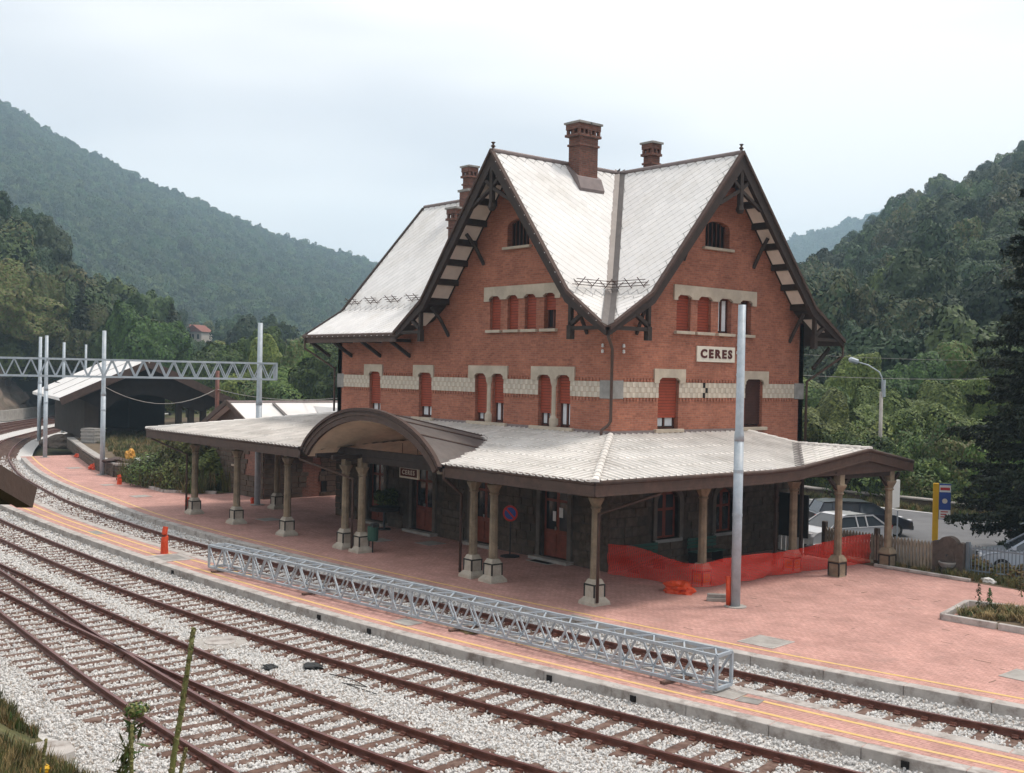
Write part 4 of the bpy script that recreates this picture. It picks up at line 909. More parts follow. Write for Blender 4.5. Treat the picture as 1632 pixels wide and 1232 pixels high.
deck.build('canopy_deck', 'canopy_joint', canopy); dsof.build('canopy_soffit', 'timber', canopy)
# tiles: long, slightly dished with a raised rib
TW, TL = 0.285, 1.08
tm = MB(); prof = [(-0.5, 0.012), (-0.34, 0.0), (0.22, 0.0), (0.30, 0.05), (0.39, 0.05), (0.43, 0.0)]
for s_, lift in ((0, 0.0), (1, 0.026)): pass
tv = [(a*TW, 0.0, b+0.0) for a, b in prof] + [(a*TW, -TL*1.02, b+0.02) for a, b in prof] + [(a*TW, -TL*1.02, b-0.004) for a, b in prof]; n6 = len(prof)
tf = [(i, i+1, n6+i+1, n6+i) for i in range(n6-1)] + [(n6+i, n6+i+1, 2*n6+i+1, 2*n6+i) for i in range(n6-1)]
tm.add(tv, tf); tile_me = tm.mesh('roof_tile', 'canopy_tile'); tlist = []
def tile_on(o_, u, down, nrm, ln):
    v = -down; tlist.append(((o_-CAM).length, Matrix(((u.x, v.x, nrm.x, o_.x), (u.y, v.y, nrm.y, o_.y), (u.z, v.z, nrm.z, o_.z), (0, 0, 0, 1))) @ Matrix.Diagonal((1, ln/TL, 1, 1))))
x = LC.x+0.2
while x < RC.x:
    y0, y1 = (0.0 if WX0 <= x <= 0 else (x*RC.y/RC.x if x > 0 else (x-WX0)*LC.y/(LC.x-WX0))), ye(x); p0, p1 = Vector((x, y0, zc(x, y0))), Vector((x, y1-0.06, zc(x, y1-0.06)))
    L_full = (p1-Vector((x, 0, ZJ))).length; down = (p1-p0); Lx = down.length
    if Lx > 0.15:
        down = down/Lx; u = Vector((1, 0, 0)); nrm = u.cross(-down).normalized(); s_ = Lx        # courses counted up from the eave
        while s_ > 0.05:
            ln = min(TL, s_); o_ = p0 + down*(s_-ln) + nrm*rnd.uniform(0.0, 0.006); mid = o_+down*ln*0.5
            if not (under_vault(mid.x, mid.y, 0.02) or under_vault(o_.x, (o_+down*ln*0.9).y, 0.03)): tile_on(o_, u, down, nrm, ln)
            elif ln > 0.4:                                                                           # cut tiles along the vault
                for k in range(3):
                    o3 = o_+down*(ln*k/3); m3 = o3+down*ln/6
                    if not under_vault(m3.x, m3.y, 0.0): tile_on(o3, u, down, nrm, ln/3)
            s_ -= ln
    x += TW
def tiles_poly(pl, u):
    nrm = (pl[1]-pl[0]).cross(pl[2]-pl[0]).normalized(); nrm = nrm if nrm.z > 0 else -nrm; u = Vector(u); u = (u-nrm*u.dot(nrm)).normalized(); v = nrm.cross(u)
    if v.z < 0: v = -v; u = -u
    o_ = pl[0]; P2 = [((p-o_).dot(u), (p-o_).dot(v)) for p in pl]; x = min(p[0] for p in P2)+TW/2
    while x < max(p[0] for p in P2):
        ys = []
        for i in range(len(P2)):
            a, b = P2[i], P2[(i+1) % len(P2)]
            if (a[0]-x)*(b[0]-x) < 0: ys.append(a[1]+(b[1]-a[1])*(x-a[0])/(b[0]-a[0]))
        if len(ys) >= 2:
            lo_, hi_ = min(ys), max(ys); y = lo_+0.04
            while y < hi_-0.05:
                ln = min(TL, hi_-y); tile_on(o_+u*x+v*(y+ln)+nrm*rnd.uniform(0, 0.006), u, -v, nrm, ln); y += ln
        x += TW
tiles_poly([V3(a, b, zb_(a, b)) for a, b in PB], (0, 1, 0)); tiles_poly(PN, (1, 0, 0)); tiles_poly(PF, (1, 0, 0))
tlist.sort(key=lambda q: q[0]); rest = MB(); cos = [v.co.copy() for v in tile_me.vertices]; faces = [tuple(p.vertices) for p in tile_me.polygons]
for i, (d_, mx) in enumerate(tlist):
    if i < 295: inst('roof_tile', tile_me, canopy, mx)
    else: rest.add([mx @ c_ for c_ in cos], faces)
tag(rest.build('far_roof_tiles', 'canopy_tile', canopy), kind='stuff'); print('tiles', len(tlist))
# hip caps and valley
def hip(a, b, n):
    d = (b-a); L0 = d.length; t = d.normalized(); s = t.cross(Vector((0, 0, 1))).normalized(); up_ = s.cross(t)
    for i in range(n):
        p = a+d*(i/n); q = a+d*((i+1.06)/n); mb = MB(); v = []
        for c_, r_ in ((p, 0.10), (q, 0.13)):
            for k in range(6): an = math.pi*k/5; v.append(c_ + s*(r_*math.cos(an)) + up_*(r_*0.75*math.sin(an)+0.015))
        mb.add(v, [(k, k+1, 7+k, 6+k) for k in range(5)]+[(6, 7, 8, 9, 10, 11)]); mb.build('hip_tile', 'canopy_tile', canopy)
hip(V3(0.05, -0.05, ZJ), V3(RC.x, RC.y, ZEV), 15); hip(V3(WX0, 0, ZJ), V3(LC.x, LC.y, ZEV), 15); hip(V3(0, 7.4, ZJ), V3(XR, 7.75, PK), 5); hip(V3(XR, 7.75, PK), V3(PX+0.05, 7.75, PK), 7)
mb = MB(); a, b = V3(XR, 7.75, PK), V3(PX, 3.7, ZEV); t = (b-a).normalized(); s = t.cross(Vector((0, 0, 1))).normalized()*0.16; uz = Vector((0, 0, 0.07)); mb.add([a-s+uz, a+s+uz, b+s+uz, b-s+uz], [(0, 1, 2, 3)]); mb.build('valley_flashing', 'lead', canopy)
# fascia boards with a gutter roll
def fascia(pts, h_=0.36, name='fascia', m='fascia'):
    mb = MB()
    for a, b in zip(pts, pts[1:]): mb.beam(a-Vector((0, 0, h_/2+0.02)), b-Vector((0, 0, h_/2+0.02)), 0.06, h_)
    mb.build(name, m, canopy); MB().tube([p+Vector((0, 0, -0.035)) for p in pts], 0.075, 8).build('gutter', m, canopy, smooth=True)
    mb = MB()
    for a, b in zip(pts, pts[1:]): mb.beam(a-Vector((0, 0, h_+0.03)), b-Vector((0, 0, h_+0.03)), 0.09, 0.05)
    mb.build('fascia_moulding', m, canopy)
fascia([V3(AX+AW+0.12, ye(AX+AW), ZEV), V3(RC.x, RC.y, ZEV)]); fascia([V3(LC.x, LC.y, ZEV), V3(AX-AW-0.12, ye(AX-AW), ZEV)])
fascia([V3(RC.x, RC.y, ZEV), V3(PX, 2.2, ZEV), V3(PX, 3.7, ZEV+0.06), V3(PX, 5.0, ZEV+0.22), V3(PX, 7.75, PK), V3(PX, 10.66, 3.90)]); fascia([V3(LC.x, LC.y, ZEV), V3(-24.2, 5.5, ZEV)])
MB().prism([(4.3, 3.55), (11.0-0.5, 3.55), (10.4, 3.80), (7.75, PK-0.12), (4.3, 3.88)], 'x', PX-0.10, PX-0.05).build('gable_board', 'fascia', canopy)
# the arch: lead vault outside, plaster inside, moulded front
NA = 36; xs_ = [AX-AW+2*AW*k/NA for k in range(NA+1)]
lead, plas = MB(), MB(); NS = 14
def vdepth(x):
    s = 0.0
    while s < 6 and zvault(x, YAR+s) > zc(x, YAR+s)-0.06: s += 0.05
    return s
cols_ = []
for x in xs_: cols_.append([V3(x, YAR+vdepth(x)*k/NS, zvault(x, YAR+vdepth(x)*k/NS)+0.05) for k in range(NS+1)])
for a, b in zip(cols_, cols_[1:]):
    for k in range(NS): lead.add([a[k], b[k], b[k+1], a[k+1]], [(0, 1, 2, 3)])
lead.build('vault_covering', 'lead', canopy, smooth=True)
for k in (5, 9, 13, 23, 27, 31): MB().tube([p+Vector((0, 0, 0.015)) for p in cols_[k]], 0.03, 6).build('lead_roll', 'iron', canopy)
MB().tube([c_[-1]+Vector((0, 0, 0.03)) for c_ in cols_], 0.035, 6).build('vault_flashing', 'flashing', canopy)
cp = []
for x in xs_:
    D = 5.2; cp.append([V3(AX+(x-AX)*0.955, YAR+0.1+D*k/NS, max(zvault(AX+(x-AX), YAR+D*k/NS)-0.22, 3.50)) for k in range(NS+1)])
for a, b in zip(cp, cp[1:]):
    for k in range(NS): plas.add([a[k], b[k], b[k+1], a[k+1]], [(0, 1, 2, 3)])
plas.build('vault_plaster', 'plaster', canopy, smooth=True)
def archband(r0, r1, d0, d1, name, m):
    mb = MB(); o_, i_ = [], []
    for k in range(NA+1):
        x = xs_[k]; z = zarch(x); e = 0.05; zx = (zarch(min(x+e, AX+AW))-zarch(max(x-e, AX-AW))); nx = Vector((-zx, 2*e)).normalized() if k not in (0, NA) else Vector((-0.85 if k == 0 else 0.85, 0.5)).normalized()
        o_.append((x+nx.x*r1, z+nx.y*r1)); i_.append((x+nx.x*r0, z+nx.y*r0))
    n = NA+1; y0, y1 = YAR+d0, YAR+d1
    v = [(p[0], y0, p[1]) for p in o_]+[(p[0], y0, p[1]) for p in i_]+[(p[0], y1, p[1]) for p in o_]+[(p[0], y1, p[1]) for p in i_]; f = []
    for k in range(n-1): f += [(k, k+1, n+k+1, n+k), (2*n+k, 3*n+k, 3*n+k+1, 2*n+k+1), (k, 2*n+k, 2*n+k+1, k+1), (n+k, n+k+1, 3*n+k+1, 3*n+k)]
    f += [(0, n, 3*n, 2*n), (n-1, 3*n-1, 4*n-1, 2*n-1)]; mb.add(v, f); mb.build(name, m, canopy)
archband(-0.36, 0.04, -0.02, 0.10, 'arch_board', 'fascia'); archband(0.0, 0.10, -0.09, 0.06, 'arch_moulding', 'iron'); archband(-0.17, -0.10, -0.05, 0.0, 'arch_moulding', 'fascia')
# columns
def column(x, y, style=0, ztop=3.36):
    lift = 0.0
    sh = MB().lathe([(0.158 if style < 2 else 0.14, 0.72), (0.148 if style < 2 else 0.135, 1.2), (0.136 if style < 2 else 0.125, 2.85)], 8).build('column', 'column', canopy); sh.location = (x, y, 0); sh.rotation_euler = (0, 0, math.pi/8)
    MB().lathe([(0.138, 2.84), (0.18, 2.88), (0.15, 2.93), (0.165, 2.98), (0.25, 3.14), (0.265, 3.20)], 8).build('capital', 'column', sh)
    MB().lathe([(0.135, 3.20), (0.135, ztop+0.2)], sq=True).build('impost', 'column', sh)
    if style == 0:
        MB().lathe([(0.345, 0.0), (0.335, 0.09), (0.235, 0.21), (0.215, 0.23), (0.21, 0.62), (0.165, 0.72), (0.145, 0.76)], sq=True).build('pedestal', 'pedestal', sh)
        w, z0, z1 = 0.209, 0.23, 0.62
    else:
        MB().lathe([(0.225, 0.0), (0.21, 0.04), (0.21, 0.50), (0.24, 0.54), (0.22, 0.60), (0.15, 0.74)], sq=True).build('pedestal', 'pedestal' if style == 1 else 'column', sh)
        w, z0, z1 = 0.211, 0.04, 0.50
    bd = MB()
    for sx, sy in ((-1, -1), (1, -1), (1, 1), (-1, 1)): bd.box(sx*w-0.022, sx*w+0.022, sy*w-0.022, sy*w+0.022, z0, z1)
    for s in (-1, 1): bd.box(-w, w, s*w-0.018, s*w+0.018, z1-0.045, z1); bd.box(s*w-0.018, s*w+0.018, -w, w, z1-0.046, z1-0.001)
    b = bd.build('pedestal_edging', 'black_band', sh)
    for ch in sh.children: ch.rotation_euler = (0, 0, -math.pi/8)
    sh.children[0].rotation_euler = (0, 0, 0)
    if style == 1:                                      # key pattern on the square faces
        for fx in (0, 1):
            g = MB(); K = [(0, 0, 5, 1), (0, 1, 1, 5), (1, 4, 5, 5), (4, 2, 5, 4), (2, 2, 4, 3)]; u0 = 0.056
            for (a0, b0, a1, b1) in K:
                c0, c1, d0, d1 = -0.14+a0*u0, -0.14+a1*u0, 0.12+b0*u0, 0.12+b1*u0
                if fx: g.box(w-0.005, w+0.012, c0, c1, d0, d1)
                else: g.box(c0, c1, -w-0.012, -w+0.005, d0, d1)
            q = g.build('key_pattern', 'yellow_rag', sh); q.rotation_euler = (0, 0, -math.pi/8)
    return sh
COLS = [(3.6, -4.12, 0), (-0.90, -4.40, 0), (-1.95, -4.42, 0), (-8.35, -4.78, 0), (-9.45, -4.82, 0), (-13.6, -5.05, 0), (-17.85, -5.22, 0), (-21.9, -5.36, 0), (3.42, 0.95, 1), (3.42, 5.85, 1), (4.98, 6.3, 2), (4.98, 9.45, 2), (-21.7, -1.2, 0)]
for x, y, s in COLS: column(x, y, s)
rowA = [c_ for c_ in COLS if c_[2] == 0][:8]
for a, b in zip(rowA, rowA[1:]): MB().beam((a[0], a[1], 3.50), (b[0], b[1], 3.50), 0.22, 0.24).build('column_beam', 'timber', canopy)
MB().beam((-9.45, -4.83, 3.75), (-0.9, -4.40, 3.75), 0.2, 0.25).build('arch_beam', 'timber', canopy); MB().beam((-10.2, -4.83, 3.75), (-9.45, -4.83, 3.75), 0.2, 0.249).build('arch_beam', 'timber', canopy)
for a, b in (((3.6, -4.12), (3.42, 0.95)), ((3.42, 0.95), (3.42, 5.85)), ((3.42, 5.85), (3.5, 10.3)), ((-21.9, -5.36), (-21.7, -1.2)), ((4.98, 6.3), (4.98, 9.45)), ((3.4, 6.3), (4.98, 6.3)), ((3.4, 9.45), (4.98, 9.45))): MB().beam((*a, 3.502), (*b, 3.502), 0.2, 0.22).build('column_beam', 'timber', canopy)
for x, y, s in COLS:                                   # cantilever rafters and brackets outside each column
    if s == 0 and x > -21.8: MB().beam((x, y+0.3, 3.62), (x, ye(x)+0.05, 3.60), 0.13, 0.16).build('rafter', 'timber', canopy); (MB().beam((x, y, 3.55), (x, 0.0, 4.25), 0.12, 0.15).build('rafter', 'timber', canopy) if x < -10 else None)
for y in (0.95, 5.85): MB().beam((3.3, y, 3.55), (0.0, y, 4.2), 0.12, 0.15).build('rafter', 'timber', canopy); MB().beam((3.4, y, 3.62), (5.15, y, 3.60), 0.12, 0.15).build('rafter', 'timber', canopy)
for y in (6.3, 9.45):
    for s in (-1, 1): MB().beam((4.98, y, 2.95), (4.98, y+s*0.62, 3.45), 0.1, 0.12).build('bracket', 'timber', canopy)
def cpipe(pts): MB().tube(pts, 0.05, 8).build('rain_pipe', 'fascia', canopy, smooth=True)
def col_pipe(start, cx, cy, side):                      # from the eave back to a column and down
    cpipe([start, Vector(start)-Vector((0, 0, 0.32)), (cx+side*0.27, cy-0.24, 2.75), (cx+side*0.27, cy-0.24, 0.12)])
col_pipe((AX-AW-0.05, ye(AX-AW)-0.02, 3.72), -9.45+0.62, -4.82, 1); col_pipe((AX+AW+0.06, ye(AX+AW)-0.02, 3.72), -1.95-0.12, -4.42, -1); col_pipe((5.15, -3.0, 3.72), 3.6+0.1, -4.12, 1); col_pipe((-24.0, -6.6, 3.72), -21.9-0.1, -5.36, -1)
def at_x(px, py, x):
    v = CF + CR*((px-816)/F_PX) - CU*((py-616)/F_PX); return CAM + v*((x-CAM.x)/v.x)
for p in (at_x(1236, 830, 2.2), at_x(1277, 830, 1.6)): MB().box(p[0]-0.055, p[0]+0.055, p[1]-0.055, p[1]+0.055, 0, 3.7).build('post', 'fascia', canopy)
# hanging name sign
hs = thing('hanging_sign', 'small hanging name sign with dark letters under the arch', 'sign', (-7.6, -3.15, 2.98), 0.0)
MB().box(-0.62, 0.62, -0.04, 0.04, -0.22, 0.22).build('sign_frame', 'sign_cream', hs)
MB().box(-0.55, 0.55, -0.052, 0.052, -0.15, 0.15).build('sign_face', 'maroon', hs)
letters('CERES', 0.24, Matrix.Translation((0, -0.058, 0)) @ RA, 'sign_cream', hs, 0.006, 0.004)
for s in (-0.5, 0.5): MB().tube([(s, 0, 0.22), (s, 0, 1.1)], 0.012, 6).build('hanger', 'dark_metal', hs)

# ------------------------------------------------------------------ outbuilding beside the west end
hut = thing('outbuilding', 'small brick and stone outbuilding behind the west end of the canopy', 'outbuilding', (-28.6, 0.0, 0))
HX0, HX1, HY0, HY1 = -3.9, 3.2, 0.0, 7.6                # local
core = MB().box(HX0, HX1, HY0, HY1, -0.1, 3.3).build('wall', 'old_brick', hut)
k = 0
for pl in ('y', 'x'):
    lo_, hi_ = (HX0, HX1) if pl == 'y' else (HY0, HY1); z = 0.0
    while z < 3.1:
        h_ = rnd.uniform(0.22, 0.34); a = lo_
        while a < hi_-0.05:
            w_ = min(rnd.uniform(0.35, 0.8), hi_-a); brick_zone = (pl == 'y' and 0.9 < a < 2.4 and z > 0.9) or (pl == 'y' and z > 2.7) or (pl == 'x' and (2.2 < a < 3.2)) or (pl == 'x' and z > 2.75)
            if not brick_zone:
                c_, cz = a+w_/2, z+h_/2; p = rnd.uniform(0.02, 0.06)
                mx = Matrix.Translation((c_, HY0-p+0.07, cz) if pl == 'y' else (HX1+p-0.07, c_, cz)) @ Matrix.Diagonal((w_-0.025, 0.16, h_-0.025, 1) if pl == 'y' else (0.16, w_-0.025, h_-0.025, 1))
                if k < 290: inst('stone_block', st_me, core, mx); k += 1
            a += w_
        z += h_
MB().box(HX1-0.02, HX1+0.03, 3.4, 4.5, 0.1, 2.2).build('door', 'dark_room', hut); MB().box(HX1-0.02, HX1+0.03, 5.3, 6.3, 0.1, 2.2).build('door', 'dark_room', hut)
MB().box(-0.3, 0.5, -0.04, 0.05, 1.6, 2.7).build('window', 'old_brick', hut); MB().box(-0.42, 0.62, -0.1, 0.05, 1.5, 1.6).build('sill', 'dressed', hut)
zr_, ze_ = 4.95, 3.35; hr = MB(); ov = 0.45
xm = (HX0+HX1)/2
for s in (-1, 1):
    xe = HX1+ov if s > 0 else HX0-ov
    hr.add([(xm, HY0-ov, zr_), (xm, HY1+ov, zr_), (xe, HY1+ov, ze_-0.1), (xe, HY0-ov, ze_-0.1), (xm, HY0-ov, zr_-0.12), (xm, HY1+ov, zr_-0.12), (xe, HY1+ov, ze_-0.22), (xe, HY0-ov, ze_-0.22)], [(0, 1, 2, 3), (7, 6, 5, 4), (3, 2, 6, 7), (0, 3, 7, 4), (1, 5, 6, 2)])
hroof = hr.build('roof', 'slate', hut)
for y0 in (-ov-0.02, HY1+ov+0.02):
    for s in (-1, 1): MB().beam((xm, y0, zr_+0.02), ((HX1+ov if s > 0 else HX0-ov), y0, ze_-0.1), 0.08, 0.26).build('verge_board', 'fascia', hut)
MB().prism([(HX0, 3.3), (HX1, 3.3), (xm, zr_-0.1)], 'y', HY0+0.02, HY0+0.2).build('gable_wall', 'fascia', hut)
for yc_ in (4.6,):                                       # little gablets on the slope facing the station
    MB().add([(HX1+0.55, yc_-0.75, 3.5), (HX1+0.55, yc_+0.75, 3.5), (HX1+0.55, yc_, 4.75), (xm+0.4, yc_, 4.75)], [(0, 1, 2), (1, 3, 2), (0, 2, 3)]).build('gablet', 'slate', hut)
    for s in (-1, 1): MB().beam((HX1+0.57, yc_+s*0.8, 3.45), (HX1+0.57, yc_, 4.8), 0.08, 0.2, up=(1, 0, 0)).build('verge_board', 'fascia', hut)
    MB().add([(HX1+0.56, yc_-0.7, 3.5), (HX1+0.56, yc_+0.7, 3.5), (HX1+0.56, yc_, 4.7)], [(0, 1, 2)]).build('gablet_board', 'timber', hut)
MB().beam((xm+0.3, 2.2, zr_-0.05), (HX1+ov, 2.2, ze_-0.03), 0.18, 0.05).build('valley_flashing', 'lead', hut)
MB().tube([(xm, HY0-ov, zr_+0.03), (xm, HY1+ov, zr_+0.03)], 0.08, 6).build('ridge', 'flashing', hut)

# ------------------------------------------------------------------ goods shed on its raised yard
_g = lambda px, py, z=0.0: tuple(ground(px, py, z)[:2])
YARD = [_g(187, 760), _g(158, 748.5), _g(137, 733.5), _g(112, 713), (-84, 14.0), (-100, 24), (-100, 46), (-48, 46), (-37.0, 14), _g(268, 745, 0.75)]; YZ = 0.75
yard = fill('goods_yard', YARD, YZ, 'earth'); tag(yard, 'raised earthen yard in front of the goods shed', kind='structure')
rw = thing('retaining_wall', 'low rubble retaining wall in front of the goods yard', 'wall')
k = 0
for a, b in ((YARD[-1], YARD[0]), (YARD[0], YARD[1]), (YARD[1], YARD[2]), (YARD[2], YARD[3])):
    A_, B_ = Vector(a), Vector(b); MB().beam((*A_, 0.32), (*B_, 0.32), 0.4, 0.84).build('wall_core', 'mortar', rw)
    MB().beam((*A_, 0.78), (*B_, 0.78), 0.52, 0.12).build('coping', 'concrete', rw)
    L0 = (B_-A_).length; t = (B_-A_)/L0; nn = Vector((-t.y, t.x)); an = math.atan2(t.y, t.x)
    if L0 < 20 and k < 200:
        z = 0.0
        while z < 0.62:
            h_ = rnd.uniform(0.18, 0.28); s_ = 0
            while s_ < L0:
                w_ = min(rnd.uniform(0.3, 0.7), L0-s_+0.01); p = A_ + t*(s_+w_/2) - nn*0.20*(-1 if False else -1)
                for sg in (1,):
                    q = A_+t*(s_+w_/2)+nn*0.2*sg; inst('stone_block', st_me, rw, Matrix.Translation((q.x, q.y, z+h_/2)) @ Matrix.Rotation(an, 4, 'Z') @ Matrix.Diagonal((w_-0.02, 0.14, h_-0.02, 1))); k += 1
                s_ += w_
            z += h_
GA = pix(97, 634, 90); GB = pix(238, 574, 90); GC = pix(381, 640, 92)
shed = thing('goods_shed', 'old dark timber goods shed with wide pale roof beyond the yard', 'shed', (0, 0, 0))
back = Vector((-0.93, 0.36, 0))*19
gz = 0.75
fl, fr_ = GA.copy(), GC.copy(); ap = GB.copy()
LFT = pix(62, 624, 98)
sh_r = MB()
dR = (pix(57, 622, 106)-GA); dR.z = 0; dR = dR.normalized()*21
for a, b in ((fl, ap), (ap, fr_)):
    q = [a, b, b+dR, a+dR]; sh_r.add(q+[p-Vector((0, 0, 0.25)) for p in q], [(0, 1, 2, 3), (7, 6, 5, 4), (0, 4, 5, 1), (1, 5, 6, 2), (2, 6, 7, 3), (3, 7, 4, 0)])
sh_r.build('roof', 'slate', shed)
for a, b in ((fl, ap), (ap, fr_)):
    MB().beam(a-Vector((0, 0, 0.3)), b-Vector((0, 0, 0.3)), 0.18, 0.6).build('verge_board', 'fascia', shed)
    for k in (0.33, 0.66): MB().beam(a.lerp(b, 0.03)+dR*k+Vector((0, 0, 0.02)), a.lerp(b, 0.97)+dR*k+Vector((0, 0, 0.02)), 0.08, 0.03).build('roof_seam', 'slate_joint', shed)
ln = fr_-fl; ux = Vector((ln.x, ln.y, 0)).normalized()
def shp(t, z, d=0.6): return Vector((fl.x+ln.x*t, fl.y+ln.y*t, z)) + dR.normalized()*d
zt = lambda t: (fl.z+(ap.z-fl.z)*t/0.47 if t < 0.47 else ap.z+(fr_.z-ap.z)*(t-0.47)/0.53)-0.3
outl = [(0.06, zt(0.06)), (0.47, zt(0.47)), (0.95, zt(0.95)), (0.88, zt(0.88)-0.7), (0.80, zt(0.95)-0.9), (0.70, zt(0.95)-0.6), (0.62, zt(0.95)-0.05), (0.55, 4.35), (0.46, 4.5), (0.38, 4.35), (0.31, 3.9), (0.27, 3.4), (0.22, 3.35), (0.12, 4.0)]
gb = MB(); tr = tessellate_polygon([[Vector((a*10, b, 0)) for a, b in outl]])
gb.add([shp(a, b) for a, b in outl], tr); gb.build('gable_boarding', 'shed_board', shed)
for t0, t1, d in ((0.14, 0.22, 0.9), (0.66, 0.69, 0.9), (0.73, 0.76, 0.9), (0.80, 0.83, 0.9)): MB().add([shp(t0, gz, d), shp(t1, gz, d), shp(t1, gz, d+0.6), shp(t0, gz, d+0.6), shp(t0, 4.6, d), shp(t1, 4.6, d), shp(t1, 4.6, d+0.6), shp(t0, 4.6, d+0.6)], [(0, 1, 5, 4), (1, 2, 6, 5), (2, 3, 7, 6), (3, 0, 4, 7), (4, 5, 6, 7)]).build('pier', 'shed_wall', shed)
MB().add([shp(0.14, gz, 20), shp(0.64, gz, 20), shp(0.64, 7, 20), shp(0.14, 5, 20)], [(0, 1, 2, 3)]).build('rear_wall', 'shed_board', shed); MB().add([shp(0.14, gz, 1.5), shp(0.14, gz, 20), shp(0.14, 5.2, 20), shp(0.14, 4.6, 1.5)], [(0, 1, 2, 3)]).build('side_wall', 'shed_wall', shed)
MB().add([shp(0.63, gz, 3.5), shp(0.63, gz, 20), shp(0.63, 6, 20), shp(0.63, 6, 3.5)], [(0, 1, 2, 3)]).build('side_wall', 'shed_board', shed)
# stacked crates / tank in front of the shed
ct = thing('stacked_crate', 'grey slatted crate standing by the shed pier', 'crate', ground(146, 706, 0.75), 0.6)
MB().box(-0.6, 0.6, -0.5, 0.5, 0, 1.15).build('crate_body', 'grey_stone', ct)
for k in range(4): MB().box(-0.63, 0.63, -0.53, 0.53, 0.1+k*0.28, 0.2+k*0.28).build('slat', 'concrete', ct)

# ------------------------------------------------------------------ galvanised masts and lattice beams
def mast(name, x, y, h_, label, r=0.145, collar=True):
    t = thing(name, label, 'mast', (x, y, 0), 0, 'galvanised line masts')
    MB().tube([(0, 0, -0.05), (0, 0, h_*0.55)], r, 14).build('lower_tube', 'galv', t, smooth=True)
    MB().tube([(0, 0, h_*0.55), (0, 0, h_*0.57), (0, 0, h_*0.585), (0, 0, h_)], [r*1.06, r*1.02, r*0.86, r*0.80], 14).build('upper_tube', 'galv', t, smooth=True)
    MB().tube([(0, 0, h_*0.30), (0, 0, h_*0.31)], r*1.07, 14).build('collar', 'galv', t); MB().tube([(0, 0, h_*0.445), (0, 0, h_*0.455)], r*1.07, 14).build('collar', 'galv', t)
    MB().tube([(0, 0, 0), (0, 0, 0.03)], r*2.4, 10).build('footing', 'concrete', t)
    return t
mast('line_mast', 6.3, -0.87, 9.03, 'galvanised mast standing in front of the orange netting', 0.142)
mast('line_mast', -23.5, -1.33, 9.1, 'galvanised mast rising through the canopy end beside the outbuilding', 0.15)
mast('line_mast', -42.2, -2.35, 8.97, 'galvanised mast on the platform beside the retaining wall end', 0.15)
mast('line_mast', -57.1, -1.16, 8.9, 'galvanised mast at the far tip of the paved platform', 0.15)
g = ground(62, 708, -0.3); mast('line_mast', g.x, g.y, 9.2, 'galvanised mast just behind the one at the platform tip', 0.17)
g = ground(100, 694, -0.3); mast('line_mast', g.x, g.y, 9.0, 'distant galvanised mast left of the goods shed roof', 0.17)
g = pix(135, 690, 122); mast('line_mast', g.x, g.y, 9.0, 'thin distant mast top showing above the goods shed roof', 0.15)
def lattice(t, Lx, hy, hz, m, n, ch=0.07, dg=0.05, plate=True):
    """box girder along local x from 0 to Lx"""
    for y in (0, hy):
        for z in (0, hz): MB().beam((0, y, z), (Lx, y, z), ch, ch).build('chord', m, t)
    st = Lx/n
    for i in range(n):
        a, b = i*st, (i+1)*st; mid_ = (a+b)/2
        for y in (0, hy):
            MB().beam((a, y, hz), (mid_, y, 0), dg, dg*0.7, up=(0, 1, 0)).build('diagonal', m, t); MB().beam((mid_, y, 0), (b, y, hz), dg, dg*0.7, up=(0, 1, 0)).build('diagonal', m, t)
        for z in (0, hz):
            MB().beam((a, 0, z), (mid_, hy, z), dg*0.8, dg*0.6).build('lacing', m, t); MB().beam((mid_, hy, z), (b, 0, z), dg*0.8, dg*0.6).build('lacing', m, t)
    for x in (0, Lx):
        for y in (0, hy): MB().beam((x, y, 0), (x, y, hz), ch, ch, up=(0, 1, 0)).build('end_post', m, t)
        for z in (0, hz): MB().beam((x, 0, z), (x, hy, z), ch, ch).build('end_bar', m, t)
P0 = pix(437, 604, 55.4); P1 = pix(-60, 591.5, 49.5); d_ = (P1-P0); Lg = math.hypot(d_.x, d_.y)
gt = thing('gantry_beam', 'galvanised lattice beam spanning the tracks on tubular masts', 'gantry', (P0.x, P0.y, 6.30), math.atan2(d_.y, d_.x))
lattice(gt, Lg, 0.45, 0.78, 'galv', 20, 0.09, 0.05)
Q0 = ground(1141, 1106); Q1 = ground(333, 908); d_ = Q1-Q0; Lq = math.hypot(d_.x, d_.y)
lt = thing('lattice_girder', 'long galvanised lattice girder lying on the island platform', 'girder', (Q0.x, Q0.y, 0.10), math.atan2(d_.y, d_.x))
lattice(lt, Lq, -0.60, 0.72, 'galv', 24, 0.066, 0.046)
for f_ in (0.13, 0.49, 0.53, 0.87):
    MB().beam((Lq*f_, 0, 0), (Lq*f_+0.02, 0, 0.72), 0.06, 0.05, up=(0, 1, 0)).build('upright', 'galv', lt)
for f_, s in ((0.06, 0), (0.40, 1), (0.72, 2), (0.97, 3)):
    p = Q0.lerp(Q1, f_); tb = thing('timber_packer', ('timber block under the right end of the lattice girder', 'timber block under the girder right of its middle', 'timber block under the girder left of its middle', 'timber block under the left end of the lattice girder')[s], 'timber block', (p.x, p.y, 0), math.atan2(d_.y, d_.x)+1.4, 'packers under the girder')
    MB().box(-0.65, 0.25, -0.07, 0.07, 0.0, 0.062).build('block', 'sleeper', tb)
